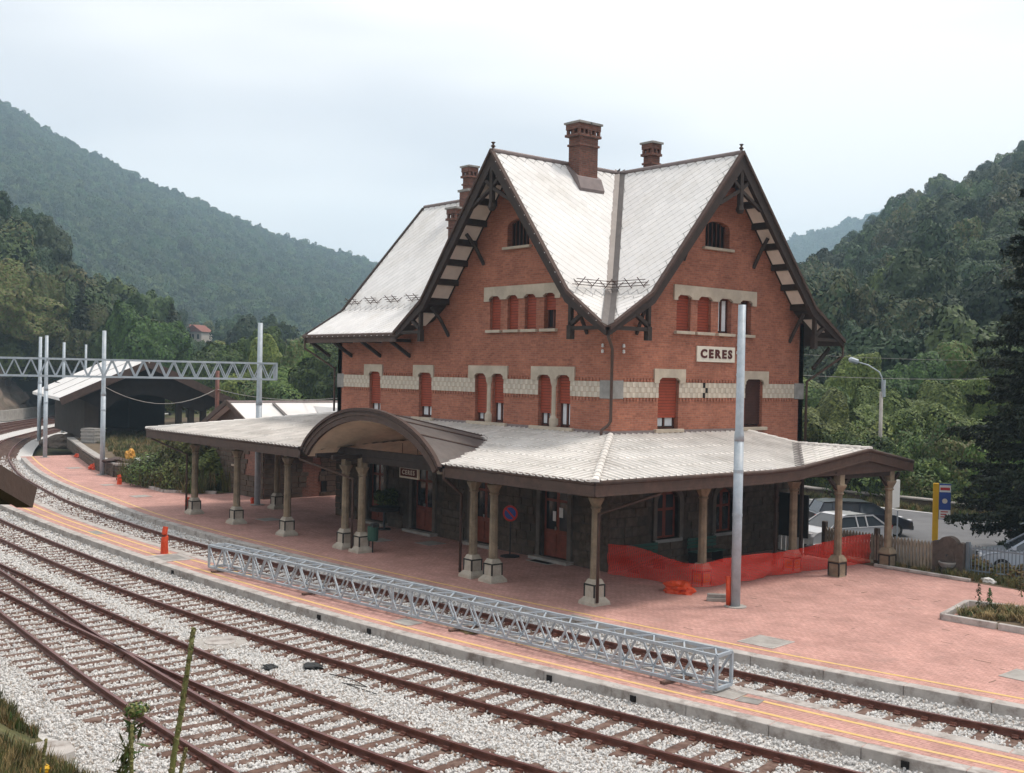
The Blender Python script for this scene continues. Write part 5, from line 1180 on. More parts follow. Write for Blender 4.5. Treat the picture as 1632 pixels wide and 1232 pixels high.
# ------------------------------------------------------------------ road and far kerb
road = fill('road', [(-60, 10.6), (44, 11.0), (60, 31), (-60, 27.0)], -0.03, 'asphalt'); tag(road, 'grey asphalt road and parking behind the fence', kind='structure')
RD0, RD1 = Vector((-60, 26.0)), Vector((60, 28.6))
def rdl(t): return RD0.lerp(RD1, t)
strip('edge_line', [rdl(0) - Vector((0, 0.35)), rdl(1) - Vector((0, 0.35))], [rdl(0) - Vector((0, 0.15)), rdl(1) - Vector((0, 0.15))], -0.024, -0.024, 'white_paint', road)
vg = fill('verge', [(-60, 26.0), (60, 28.6), (60, 60), (-60, 60)], -0.02, 'grass'); tag(vg, 'grassy verge beyond the road', kind='structure')
sv = fill('fence_verge', [(5.0, 9.22), (40, 9.3), (40, 11.1), (3.0, 10.9), (1.8, 9.7)], 0.006, 'earth'); tag(sv, 'strip of earth along the foot of the fence', kind='structure')
pw = thing('parapet_wall', 'low stone parapet wall along the far side of the road', 'wall')
for i in range(60):
    t0, t1 = i/60, (i+1)/60; a, b = rdl(t0)+Vector((0, 1.5)), rdl(t1)+Vector((0, 1.5)); h_ = rnd.uniform(0.38, 0.46)
    MB().beam((a.x+0.02, a.y, h_/2-0.05), (b.x-0.02, b.y, h_/2-0.05), 0.42, h_).build('stone_block', 'mortar', pw, bevel=0.04); MB().beam((a.x+0.01, a.y, h_+0.03), (b.x-0.01, b.y, h_+0.03), 0.5, 0.12).build('coping_stone', 'concrete', pw, bevel=0.03)
# ------------------------------------------------------------------ wooden fence, fountain, iron fence
fx0, fx1, fy = 1.9, 6.62, 9.92
wf = thing('picket_fence', 'weathered concrete picket fence between canopy and wall fountain', 'fence')
pk = MB().prism([(-0.045, 0.12), (0.045, 0.12), (0.045, 1.02), (0, 1.12), (-0.045, 1.02)], 'y', -0.025, 0.025); pk_me = pk.mesh('picket', 'weathered_wood')
n = int((fx1-fx0)/0.135)
for i in range(n+1): inst('picket', pk_me, wf, Matrix.Translation((fx0+0.12+i*0.135, fy, 0)))
for z in (0.30, 0.90): MB().box(fx0, fx1, fy+0.026, fy+0.09, z-0.06, z+0.06).build('rail', 'weathered_wood', wf)
for x in (fx0, 4.2): MB().box(x-0.09, x+0.09, fy-0.02, fy+0.16, 0, 1.32).build('post', 'fountain_stone', wf, bevel=0.02)
ft = thing('wall_fountain', 'dark stone wall fountain with round top and half basin', 'fountain', (7.05, 10.05, 0), 0.12)
op = [(-0.55, 0), (0.55, 0), (0.55, 1.15), (0.42, 1.18), (0.36, 1.08)] + [(0.34*math.cos(a), 1.08+0.28*math.sin(a)) for a in [math.pi*k/10 for k in range(11)]] + [(-0.36, 1.08), (-0.42, 1.18), (-0.55, 1.15)]
MB().prism(op, 'y', -0.12, 0.20).build('slab', 'fountain_stone', ft)
MB().prism([(0.26*math.cos(a), 0.5+0.5*math.sin(a)) for a in [math.pi*k/10 for k in range(11)]]+[(-0.26, 0.35), (0.26, 0.35)], 'y', -0.15, -0.115).build('panel', 'fountain_stone', ft)
bs = MB(); nn_ = 12
for (r, z) in ((0.14, 0.22), (0.24, 0.30), (0.31, 0.42), (0.31, 0.47), (0.26, 0.47), (0.22, 0.40)):
    for k in range(nn_+1): a = -math.pi*k/nn_; bs.v.append((r*math.cos(a), -0.12+r*math.sin(a), z))
for i in range(5):
    for k in range(nn_): bs.f.append((i*13+k, i*13+k+1, (i+1)*13+k+1, (i+1)*13+k))
bs.build('basin', 'grey_stone', ft); MB().tube([(0, -0.14, 0.72), (0, -0.24, 0.72), (0, -0.26, 0.66)], 0.02, 6).build('spout', 'dark_metal', ft); MB().box(-0.12, 0.12, -0.36, -0.14, 0, 0.24).build('pedestal', 'fountain_stone', ft)
irf = thing('iron_fence', 'blue grey iron bar fence right of the wall fountain', 'fence')
ia, ib = Vector((7.66, 10.25)), Vector((16.0, 11.3)); Li = (ib-ia).length
for i in range(int(Li/0.125)):
    p = ia.lerp(ib, i*0.125/Li); MB().tube([(p.x, p.y, 0.12), (p.x, p.y, 1.14)], 0.016, 6).build('bar', 'iron_fence', irf)
for z in (0.24, 1.02): MB().beam((ia.x, ia.y, z), (ib.x, ib.y, z), 0.03, 0.05).build('rail', 'iron_fence', irf)
for i in range(5):
    p = ia.lerp(ib, i/4.0*0.98); MB().box(p.x-0.06, p.x+0.06, p.y-0.06, p.y+0.06, 0, 1.22).build('post', 'iron_fence', irf)
low = box_o('verge_kerb', 'kerb', None, 4.6, 8.3, 9.16, 9.30, 0.0, 0.12, bevel=0.02); tag(low, 'low stone kerb at the foot of the picket fence', 'kerb')
# ------------------------------------------------------------------ orange netting
path = [(0.25, -0.25, 1.02), (1.3, -0.05, 0.98), (2.6, 0.15, 0.75), (3.72, 0.62, 0.88), (3.80, 2.2, 0.80), (3.78, 4.2, 0.83), (3.80, 5.5, 0.92), (3.95, 6.8, 0.98), (4.0, 8.4, 1.05), (4.05, 9.8, 1.15)]
P2 = spline([(p[0], p[1]) for p in path], 0.12); me = bpy.data.meshes.new('orange_netting'); v, f, uv = [], [], []; s_ = 0; NR = 9
for i, p in enumerate(P2):
    if i: s_ += (p-P2[i-1]).length
    t = (P2[min(i+1, len(P2)-1)]-P2[max(i-1, 0)]).normalized(); nn = Vector((-t.y, t.x)); ht = np.interp(i/len(P2), [0, .1, .22, .33, .47, .62, .72, .82, .92, 1], [q[2] for q in path])
    for k in range(NR):
        w_ = 0.16*noise.noise(Vector((s_*0.9, k*0.35, 4)))+0.10*noise.noise(Vector((s_*2.6, k*0.7, 9))); z = 0.03+ht*k/(NR-1)*(1+0.06*math.sin(s_*1.3)); v.append((p.x+nn.x*w_, p.y+nn.y*w_, z)); uv.append((s_, z))
for i in range(len(P2)-1):
    for k in range(NR-1): f.append((i*NR+k, (i+1)*NR+k, (i+1)*NR+k+1, i*NR+k+1))
me.from_pydata(v, [], f); ul = me.uv_layers.new(name='UVMap')
for lp in me.loops: ul.data[lp.index].uv = uv[lp.vertex_index]
me.materials.append(M('orange_net'))
for p in me.polygons: p.use_smooth = True
net = link(bpy.data.objects.new('orange_netting', me)); tag(net, 'orange plastic safety netting strung round the canopy columns', 'netting')
def crumple(name, m, label, cat, loc, r, zs, seed, group=None):
    bm = bmesh.new(); bmesh.ops.create_icosphere(bm, subdivisions=3, radius=1)
    for q in bm.verts:
        k = 1+0.55*noise.noise(q.co*1.7+Vector((seed, 0, 0)))+0.25*noise.noise(q.co*5+Vector((0, seed, 0))); q.co = Vector((q.co.x*r*k, q.co.y*r*0.7*k, max(0, q.co.z*zs*k+zs*0.45)))
    me = bpy.data.meshes.new(name); bm.to_mesh(me); bm.free(); me.materials.append(M(m)); o = link(bpy.data.objects.new(name, me)); o.location = loc; return tag(o, label, cat, group)
g = ground(1080, 944); crumple('netting_heap', 'orange_plastic', 'crumpled heap of orange netting on the paving before the columns', 'netting', (g.x, g.y, 0), 0.52, 0.24, 3.3)
# concrete pieces and orange stub by the mast
g = ground(1143, 958); blk = thing('concrete_block', 'pair of grey concrete kerb offcuts lying beside the mast', 'concrete block', (g.x, g.y, 0), 0.75)
MB().box(-0.32, 0.32, -0.11, 0.09, 0, 0.11).build('lower_block', 'concrete', blk, bevel=0.012); MB().box(-0.30, 0.34, -0.07, 0.10, 0.114, 0.22).build('upper_block', 'grey_stone', blk, bevel=0.012)
g = ground(1163, 966); op_ = thing('orange_post', 'short orange plastic tube standing against the mast foot', 'post', (g.x-0.02, g.y-0.02, 0)); MB().tube([(0, 0, 0), (-0.03, 0, 0.88)], 0.085, 10).build('tube', 'orange_plastic', op_, smooth=True)
# wrapped cable stubs in orange plastic
def stub(px, py, h_, label, r=0.13, fat=True):
    g = ground(px, py); t = thing('cable_stub', label, 'cable stub', (g.x, g.y, 0), rnd.uniform(0, 6), 'orange wrapped stubs')
    MB().tube([(0, 0, 0), (0.01, 0, h_*0.45), (-0.02, 0.01, h_*0.62), (0.0, 0, h_*0.70), (0.02, 0, h_*0.75), (-0.03, 0.02, h_)], [r*1.1, r, r*0.95, r*0.62, r*0.8, r*0.75] if fat else [r, r*0.8, r, r*0.9, r, r*0.8], 10).build('wrapping', 'orange_plastic', t, smooth=False)
    if fat: MB().tube([(0, 0, h_*0.64), (0, 0, h_*0.68)], r*0.8, 8).build('tie', 'dark_metal', t)
stub(262, 882, 0.98, 'tall orange wrapped stub standing on the island platform cover'); stub(190, 772, 0.55, 'small orange wrapped stub by the shrub bed kerb', 0.13)
stub(299, 806, 0.38, 'short orange sleeve beside the outermost canopy column', 0.14, False)
stub(402, 803, 0.30, 'low orange sleeve at the foot of the outbuilding mast', 0.10, False)
g = ground(149, 748); crumple('orange_scrap', 'orange_plastic', 'scrap of orange plastic near the second mast', 'plastic scrap', (g.x, g.y, 0), 0.42, 0.24, 1.0, 'orange scraps'); g = ground(124, 729); crumple('orange_scrap', 'orange_plastic', 'scrap of orange plastic at the far end of the paving', 'plastic scrap', (g.x, g.y, 0), 0.32, 0.2, 2.0, 'orange scraps')
g = ground(208, 734, 0.75); crumple('yellow_sacks', 'yellow_rag', 'heap of yellow sacks lying on the raised yard', 'sacks', (g.x, g.y, 0.75), 0.42, 0.5, 5.0)
g = ground(232, 741, 0.75); crumple('white_tarpaulin', 'tarp_white', 'crumpled white sheet lying beside the yellow sacks', 'tarpaulin', (g.x, g.y, 0.75), 0.8, 0.35, 7.0)
g = ground(188, 738, 0.75); crumple('scrap_heap', 'iron', 'dark rusty scrap heap beside the yellow sacks', 'scrap heap', (g.x, g.y, 0.75), 1.1, 0.22, 9.0)
g = ground(85, 708, 0.0); crumple('rubble_heap', 'rubble', 'heap of rubble at the far end of the retaining wall', 'rubble heap', (g.x+0.5, g.y+1.0, -0.25), 2.6, 0.75, 11.0)
g = ground(1573, 929); crumple('white_rag', 'tarp_white', 'pale crumpled rag at the edge of the paving', 'rag', (g.x, g.y+0.1, 0), 0.24, 0.11, 13.0)
# debris on the ballast
g = ground(428, 1064, -0.36); crumple('cable_scrap', 'dark_metal', 'small dark scrap lying on the pale ballast', 'scrap', (g.x, g.y, -0.39), 0.22, 0.07, 15.0); g = ground(497, 1064, -0.36); crumple('cable_coil', 'dark_metal', 'tangled dark cable scrap beside the island track', 'scrap', (g.x, g.y, -0.39), 0.3, 0.09, 17.0)
cbl = MB().tube([ground(525, 1074, -0.33), ground(560, 1082, -0.32), ground(585, 1095, -0.33), ground(545, 1088, -0.33), ground(600, 1106, -0.34)], 0.012, 5).build('loose_wire', 'dark_metal'); tag(cbl, 'thin grey wire looped on the ballast beside the cable scrap', 'wire')
g = ground(350, 1025, -0.38); mh = thing('manhole', 'round concrete manhole set in the ballast between tracks', 'manhole', (g.x, g.y, -0.36)); MB().lathe([(0.75, -0.05), (0.75, 0.0), (0.70, 0.02)], 20).build('surround', 'concrete', mh); MB().lathe([(0.40, 0.021), (0.40, 0.035), (0.38, 0.04)], 24).build('lid', 'kerb', mh)
g = ground(750, 1008); crumple('leaf_pile', 'leaf_brown', 'dry brown leaves caught under the lattice girder', 'leaves', (g.x, g.y, 0), 0.28, 0.05, 19)
# ------------------------------------------------------------------ things under the canopy
np_ = thing('parking_sign', 'round no parking sign on a stand by the station door', 'sign', (-4.45, -0.72, 0), math.radians(28))
MB().lathe([(0.36, 0), (0.36, 0.04), (0.1, 0.07)], 20).build('base', 'dark_metal', np_); MB().tube([(0, 0, 0.05), (0, 0, 1.85)], 0.025, 8).build('pole', 'dark_metal', np_)
def disc(r, y0, y1, name, m, par, z=1.62): 
    o = MB().lathe([(r, -y1), (r, -y0)], 24).build(name, m, par); o.rotation_euler = (math.pi/2, 0, 0); o.location = (0, 0, z); return o
disc(0.30, -0.03, -0.045, 'disc_rim', 'red_paint', np_); disc(0.225, -0.046, -0.052, 'disc_face', 'blue_paint', np_)
q = MB().box(-0.26, 0.26, -0.060, -0.053, -0.035, 0.035).build('slash', 'red_paint', np_); q.rotation_euler = (0, math.radians(45), 0); q.location = (0, 0, 1.62)
for o_ in list(np_.children):
    if o_.name.startswith('disc'): o_.location.y = -0.0
pl_ = thing('potted_plant', 'dark bushy plant in a tall stand by the station wall', 'potted plant', (-12.9, -0.75, 0)); MB().tube([(0, 0, 0), (0, 0, 0.75)], 0.05, 8).build('stem', 'dark_metal', pl_); MB().lathe([(0.3, 0), (0.28, 0.05), (0.05, 0.08)], 14).build('base', 'dark_metal', pl_); MB().lathe([(0.1, 0.75), (0.62, 0.82), (0.66, 0.98), (0.58, 0.98)], 16).build('bowl', 'dark_metal', pl_)
bn = thing('litter_bin', 'green litter bin fixed beside a canopy column', 'bin', (-7.95, -4.52, 0)); MB().lathe([(0.18, 0.45), (0.2, 0.5), (0.21, 0.98), (0.19, 1.0)], 14).build('drum', 'green_bin', bn); MB().tube([(0, 0, 0), (0, 0, 0.46)], 0.03, 6).build('leg', 'dark_metal', bn); MB().box(0.05, 0.24, -0.15, 0.12, 0.98, 1.12).build('lid', 'dark_metal', bn)
def bench(x, y, rz, label):
    b = thing('bench', label, 'bench', (x, y, 0), rz, 'benches under the canopy')
    for k in range(4): MB().box(-0.8, 0.8, -0.22+k*0.12, -0.12+k*0.12, 0.42, 0.45).build('seat_slat', 'green_bin', b)
    for k in range(3): MB().box(-0.8, 0.8, 0.25, 0.28, 0.55+k*0.13, 0.65+k*0.13).build('back_slat', 'green_bin', b)
    for s in (-0.65, 0.65): MB().box(s-0.03, s+0.03, -0.2, 0.3, 0, 0.42).build('leg', 'dark_metal', b); MB().box(s-0.03, s+0.03, 0.281, 0.33, 0.3, 0.95).build('upright', 'dark_metal', b)
bench(0.55, 1.4, math.pi/2, 'green slatted bench behind the netting, nearer the house corner'); bench(0.55, 4.6, math.pi/2, 'green slatted bench behind the netting below the second arched window')
nb = thing('notice_board', 'white backed notice board standing beyond the porch column', 'notice board', (*ground(1424, 868)[:2], 0), math.radians(95)); MB().box(-0.36, 0.36, -0.05, 0.05, 1.55, 2.7).build('board', 'white_paint', nb)
for s in (-0.3, 0.3): MB().tube([(s, 0, 0), (s, 0, 1.4)], 0.03, 8).build('leg', 'galv', nb)
pf = MB().box(8.9, 9.0, 0, 0, 0, 0); 
pnl = thing('hoarding_panel', 'dark hoarding panel with white skirting beyond the canopy end', 'panel', (1.5, 9.6, 0)); MB().box(-1.9, -0.1, -0.04, 0.04, 0.6, 2.3).build('sheet', 'dark_metal', pnl); 
for k in range(8): MB().box(-1.9+k*0.21, -1.76+k*0.21, -0.03, 0.03, 0.0, 0.58).build('slat', 'white_paint', pnl)
# ------------------------------------------------------------------ street furniture beyond the fence
bsn = thing('bus_stop_sign', 'yellow bus stop post with a blue and white timetable panel', 'bus stop sign', (2.35, 17.4, 0), math.radians(38))
MB().box(-0.12, 0.12, -0.05, 0.05, 0, 2.5).build('post', 'yellow_steel', bsn, bevel=0.02)
pb = MB().box(0.13, 0.60, -0.03, 0.03, 0.95, 2.48).build('panel', 'blue_paint', bsn); MB().box(0.135, 0.595, -0.036, -0.031, 2.12, 2.42).build('header', 'white_paint', pb); MB().box(0.135, 0.595, -0.036, -0.031, 0.97, 1.36).build('timetable', 'white_paint', pb); MB().box(0.17, 0.56, -0.040, -0.037, 2.20, 2.32).build('stripe', 'red_paint', pb)
for k, z in enumerate((1.28, 1.17, 1.06)): MB().box(0.20, 0.50-0.06*k, -0.040, -0.037, z-0.022, z+0.022).build('text_line', 'red_paint', pb)
MB().lathe([(0.11, 0), (0.11, 0.005)], 14).build('emblem', 'sign_cream', pb).matrix_basis = Matrix.Translation((0.36, -0.036, 1.74)) @ Matrix.Rotation(math.pi/2, 4, 'X')
lp = thing('street_lamp', 'tall grey street lamp with curved arm beyond the road', 'street lamp', (-9.15, 31.4, 0), math.radians(0))
MB().tube([(0, 0, -0.5), (0, 0, 6.2)], [0.13, 0.10], 10).build('pole', 'concrete', lp, smooth=True); MB().tube([(0.02, 0, 5.8), (0.02, 0, 7.0), (-0.1, -0.1, 7.35), (-0.6, -0.5, 7.75), (-1.15, -0.95, 7.95)], 0.042, 8).build('arm', 'galv', lp, smooth=True)
hd = MB().lathe([(0.05, 0), (0.16, 0.05), (0.17, 0.5), (0.05, 0.62)], 8).build('lamp_head', 'galv', lp); hd.location = (-1.05, -0.87, 7.93); hd.rotation_euler = (math.radians(60), math.radians(-62), 0); MB().box(0.1, 0.24, -0.06, 0.06, 5.9, 6.9).build('box', 'galv', lp)
def wire(a, b, sag, label, r=0.012):
    pts = []
    for k in range(13): t = k/12; p = a.lerp(b, t); pts.append(p-Vector((0, 0, sag*4*t*(1-t))))
    tag(MB().tube(pts, r, 4).build('wire', 'concrete'), label, 'wire')
wire(pix(1280, 598, 62), pix(1640, 602, 70), 0.15, 'pale wire crossing the woods right of the house', 0.02); wire(pix(1280, 565, 62), pix(1640, 575, 72), 0.1, 'thin upper wire crossing the woods right of the house', 0.012)
wire(pix(168, 617, 68), pix(345, 620, 76), 1.0, 'sagging cable between mast and rust red pole', 0.022); wire(pix(345, 620, 76), pix(545, 634, 60), 0.35, 'cable running from the red pole to the house', 0.02)
g = pix(345, 700, 76); rp_ = thing('red_pole', 'rust red steel pole beyond the shrub bed', 'pole', (g.x, g.y, 0.0)); MB().tube([(0, 0, 0), (0, 0, 6.6)], 0.14, 8).build('pole', 'rail_rust', rp_, smooth=True); MB().box(-0.45, 0.45, -0.04, 0.04, 5.2, 5.3).build('crossarm', 'rail_rust', rp_)
# ------------------------------------------------------------------ cars
def car(label, paint, loc, rz, L=4.3, Wd=1.70, Hh=1.42, kind='sedan', group='parked cars'):
    t = thing('parked_car', label, 'car', loc, rz, group); h2 = Wd/2
    if kind == 'wagon': side = [(-0.5, 0.30), (-0.5, 0.72), (-0.49, 0.98), (-0.44, 1.02), (0.16, 1.00), (0.30, 0.98), (0.44, 0.75), (0.495, 0.68), (0.5, 0.34)]; cab = [(-0.48, 1.0), (-0.42, Hh-0.06), (-0.30, Hh), (0.02, Hh-0.02), (0.08, Hh-0.06), (0.27, 0.99)]
    else: side = [(-0.5, 0.32), (-0.5, 0.70), (-0.48, 0.90), (-0.40, 0.93), (0.18, 0.92), (0.30, 0.90), (0.44, 0.78), (0.495, 0.62), (0.5, 0.32)]; cab = [(-0.42, 0.92), (-0.27, Hh-0.05), (-0.18, Hh), (0.04, Hh), (0.10, Hh-0.04), (0.27, 0.91)]
    b = MB(); yl = (-1.0, -0.86, 0.86, 1.0); n = len(side)                # lofted lower body with rounded flanks
    secs = [(-h2*0.97, 0.93), (-h2, 0.97), (-h2*0.88, 1.0), (h2*0.88, 1.0), (h2, 0.97), (h2*0.97, 0.93)]
    for y, k in secs:
        for sx, sz in side: b.v.append((sx*L*(0.985 if abs(y) > h2*0.9 else 1.0), y, 0.30+(sz-0.30)*k))
    for i in range(len(secs)-1):
        for k in range(n): b.f.append((i*n+k, i*n+(k+1) % n, (i+1)*n+(k+1) % n, (i+1)*n+k))
    b.f.append(tuple(range(n))); b.f.append(tuple(reversed(range((len(secs)-1)*n, len(secs)*n)))); bo = b.build('body', paint, t, bevel=0.03, smooth=False)
    c = MB(); m = len(cab)
    for y, k in ((-1, 0), (1, 0)):
        for sx, sz in cab: w_ = h2*(0.94-0.17*(sz-0.92)/(Hh-0.92)); c.v.append((sx*L, y*w_, sz))
    for k in range(m-1): c.f.append((k, k+1, m+k+1, m+k))
    c.f.append(tuple(range(m))); c.f.append(tuple(reversed(range(m, 2*m)))); co = c.build('cabin', 'car_glass', t)
    r_ = MB(); top = [p for p in cab if p[1] > Hh-0.08]; kk = len(top)
    for y in (-1, 1):
        for sx, sz in top: w_ = h2*(0.945-0.17*(sz-0.92)/(Hh-0.92)); r_.v.append((sx*L, y*w_, sz+0.012))
    for k in range(kk-1): r_.f.append((k, k+1, kk+k+1, kk+k))
    r_.build('roof', paint, t)
    for y in (-1, 1):                                                          # pillars
        def cp_(sx, sz): return Vector((sx*L, y*h2*(0.95-0.17*(sz-0.92)/(Hh-0.92)), sz))
        for a, d in ((cab[0], cab[1]), (cab[-1], cab[-2]), ((-0.06, 0.92), (-0.05, Hh-0.02)), ((cab[1][0]+0.09, 0.92), (cab[1][0]+0.10, Hh-0.02))): MB().beam(cp_(*a), cp_(*d), 0.06, 0.05, up=(0, 1, 0)).build('pillar', paint, t)
        MB().beam(cp_(cab[1][0], Hh-0.05), cp_(cab[-2][0], Hh-0.05), 0.05, 0.05).build('roof_rail', paint if kind != 'wagon' else 'dark_metal', t)
        for sx in (-0.30, 0.31):
            w_ = MB().tube([(sx*L, y*(h2-0.19), 0.31), (sx*L, y*(h2+0.012), 0.31)], 0.31, 18).build('wheel', 'tyre', t); MB().tube([(sx*L, y*(h2+0.0), 0.31), (sx*L, y*(h2+0.022), 0.31)], 0.20, 14).build('rim', 'alloy', w_)
        MB().box(L*0.468, L*0.499, y*h2*0.62-0.2, y*h2*0.62+0.2, 0.60, 0.74).build('headlight', 'curtain', t); MB().box(-L*0.503, -L*0.49, y*h2*0.78-0.12, y*h2*0.78+0.12, 0.66, 0.92).build('tail_light', 'red_paint', t)
        MB().box(0.20*L, 0.24*L, y*(h2+0.02)-0.07, y*(h2+0.02)+0.07, 0.96, 1.08).build('mirror', paint, t)
    MB().box(L*0.47, L*0.512, -h2*0.86, h2*0.86, 0.30, 0.50).build('bumper', 'dark_metal' if kind != 'sedan' else paint, t, bevel=0.03); MB().box(-L*0.512, -L*0.47, -h2*0.86, h2*0.86, 0.32, 0.52).build('bumper', paint, t, bevel=0.03)
    MB().box(L*0.485, L*0.503, -0.32, 0.32, 0.58, 0.70).build('grille', 'dark_metal', t); MB().box(L*0.512, L*0.516, -0.26, 0.26, 0.36, 0.46).build('number_plate', 'white_paint', t)
    return t
car('dark navy estate car parked behind the white saloon', 'paint_navy', (*ground(1368, 851, -0.03)[:2], -0.03), math.radians(53), 4.35, 1.72, 1.52, 'wagon')
car('white saloon car parked nose first beside the canopy porch', 'paint_white', (*ground(1337, 872, -0.03)[:2], -0.03), math.radians(-104), 4.25, 1.68, 1.40, 'sedan')
car('silver blue car parked behind the iron fence', 'paint_silver', (8.9, 12.9, -0.03), math.radians(212), 4.1, 1.68, 1.42, 'sedan'); car('black car mostly hidden by the conifer branches', 'paint_black', (7.6, 18.4, -0.03), math.radians(40), 4.2, 1.7, 1.45, 'wagon')
# ------------------------------------------------------------------ planter bed at the right
bed = thing('planter_bed', 'stone edged planting bed at the right end of the platform', 'planter')
bc = [ground(1503, 987), ground(1660, 1020), ground(1545, 972)]
A_, B_, C_ = Vector((10.9, 2.75)), Vector((19, 3.4)), Vector((10.3, 5.3))
for a, b in ((A_, B_), (A_, C_), (C_, Vector((19, 8.3)))):
    L0 = (b-a).length; nn_ = max(1, int(L0/1.4))
    for i in range(nn_):
        p, q = a.lerp(b, i/nn_), a.lerp(b, (i+1)/nn_-0.008); MB().beam((p.x, p.y, 0.085), (q.x, q.y, 0.085), 0.15, 0.19).build('edging_stone', 'kerb', bed, bevel=0.012)
v = []; 
soil = gridmesh('soil_bed', 'earth', list(np.linspace(10.3, 19, 24)), list(np.linspace(2.8, 8.2, 18)), lambda x, y: (0.10+0.30*min(1, max(0, (x-11.6)/2.5))*(0.6+0.4*nz(x, y, 0.9)) if (x-10.95)*(C_.y-A_.y)-(y-A_.y)*(C_.x-A_.x) > 0.03 and y > 2.85+(x-10.9)*0.08 and y < 5.15+(x-10.3)*0.34 else -0.05)); soil.parent = bed; soil.name = 'soil'
# ------------------------------------------------------------------ foliage
RS = np.random.RandomState(11)
def unit(a): return a/np.maximum(1e-6, np.linalg.norm(a, axis=-1, keepdims=True))
def leaf_mesh(name, C, Nn, S, mats, asp=0.62, mi=None):
    """one small bent leaf-spray quad per centre"""
    n = len(C); ref = unit(RS.normal(size=(n, 3))); U = unit(np.cross(Nn, ref)); Vv = np.cross(Nn, U); S = np.asarray(S).reshape(-1, 1)
    co = np.stack([C-U*S-Vv*S*asp*0.5, C+U*S*0.2-Vv*S*asp-Nn*S*0.15, C+U*S+Vv*S*asp*0.3, C-U*S*0.1+Vv*S*asp+Nn*S*0.12], 1).reshape(-1, 3)
    me = bpy.data.meshes.new(name); me.vertices.add(4*n); me.vertices.foreach_set('co', co.astype(np.float32).ravel()); me.loops.add(4*n); me.loops.foreach_set('vertex_index', np.arange(4*n, dtype=np.int32))
    me.polygons.add(n); me.polygons.foreach_set('loop_start', np.arange(0, 4*n, 4, dtype=np.int32)); me.polygons.foreach_set('loop_total', np.full(n, 4, dtype=np.int32))
    for m in mats: me.materials.append(M(m))
    if mi is not None: me.polygons.foreach_set('material_index', np.asarray(mi, dtype=np.int32))
    me.update(calc_edges=True); me.validate(); return me
def crown_pts(n, rx, rz, z0, lobes, seed, low=0.25):
    r = np.random.RandomState(seed); L = []
    for k in range(lobes):
        d = unit(r.normal(size=3)); d[2] = d[2]*0.9+0.12; q = r.uniform(0.25, 0.78); L.append((d*q*np.array([rx, rx, rz]), r.uniform(0.30, 0.52)*rx))
    w = np.array([l[1]**2 for l in L]); w = w/w.sum(); idx = r.choice(lobes, n, p=w)
    c = np.array([L[i][0] for i in idx]); rad = np.array([L[i][1] for i in idx]).reshape(-1, 1)
    d = unit(r.normal(size=(n, 3))); d[:, 2] = np.where(d[:, 2] < -0.45, -d[:, 2], d[:, 2]); rr = r.uniform(0.72, 1.06, (n, 1)); P = c+d*rad*rr; P[:, 2] += z0
    N_ = unit(d + 0.38*r.normal(size=(n, 3)) + np.array([0, 0, 0.3])); return P, N_
def shell_pts(n, seed, amp=0.22, zs=1.0, z0=1.0, fine=0.10):
    """leaf positions on a lumpy dome: one rounded crown with bulges and clefts"""
    r = np.random.RandomState(seed); d = unit(r.normal(size=(n, 3))); d[:, 2] = np.where(d[:, 2] < -0.55, -d[:, 2], d[:, 2])
    w1, p1, w2, p2 = r.normal(size=(10, 3))*3.2, r.uniform(0, 6.28, 10), r.normal(size=(12, 3))*7.5, r.uniform(0, 6.28, 12)
    f = lambda q: 1+amp*np.sin(q@w1.T+p1).sum(1)/3.2+fine*np.sin(q@w2.T+p2).sum(1)/3.5
    R_ = f(d); e = 0.06; t1 = unit(np.cross(d, np.array([0.3, 0.5, 0.8]))); t2 = np.cross(d, t1)
    g1 = (f(unit(d+t1*e))-R_)/e; g2 = (f(unit(d+t2*e))-R_)/e; N_ = unit(d-t1*g1[:, None]*0.8-t2*g2[:, None]*0.8+0.28*r.normal(size=(n, 3)))
    dep = r.uniform(0, 1, n)**2*0.12; P = d*(R_-dep)[:, None]*np.array([1, 1, zs]); P[:, 2] += z0; return P, N_
def dome(name, n, seed, size, mats, split, amp=0.22, zs=1.0, z0=1.0):
    P, N_ = shell_pts(n, seed, amp, zs, z0); return leaf_mesh(name, P, N_, RS.uniform(0.6, 1.3, n)*size, mats, mi=RS.choice(len(mats), n, p=split) if len(mats) > 1 else None)
def crown(name, n, rx, rz, z0, lobes, seed, size, mats, split=(1.0,)):
    P, N_ = crown_pts(n, rx, rz, z0, lobes, seed); s = RS.uniform(0.6, 1.3, n)*size; mi = RS.choice(len(mats), n, p=split) if len(mats) > 1 else None
    return leaf_mesh(name, P, N_, s, mats, mi=mi)
def trunk_mesh(h_, r0, seed, n=5, spread=1.0):
    r = random.Random(seed); mb = MB(); mb.tube([(0, 0, -0.4), (r.uniform(-.1, .1), r.uniform(-.1, .1), h_*0.5), (r.uniform(-.2, .2), r.uniform(-.2, .2), h_)], [r0, r0*0.7, r0*0.25], 7)
    for k in range(n):
        a = r.uniform(0, 6.28); z = h_*r.uniform(0.35, 0.75); mb.tube([(0, 0, z), (math.cos(a)*spread*0.5, math.sin(a)*spread*0.5, z+h_*0.15), (math.cos(a)*spread, math.sin(a)*spread, z+h_*0.3)], [r0*0.45, r0*0.3, r0*0.1], 5)
    return mb.mesh('trunk', 'bark')
def tree(name, label, loc, h_, r_, kind, group):
    cm, tm_ = kind; t = thing(name, label, 'tree', loc, rnd.uniform(0, 6.28), group); t.scale = (r_, r_, h_/2.35)
    inst('trunk', tm_, t); inst('crown', cm, t); return t
def unit_tree(seed, mats, split):                       # about 2.35 high for a radius of 1
    return (dome('crown', 26000, seed, 0.034, mats, split, 0.34, 1.02, 1.30), trunk_mesh(1.9, 0.06, seed, 6, 0.55))
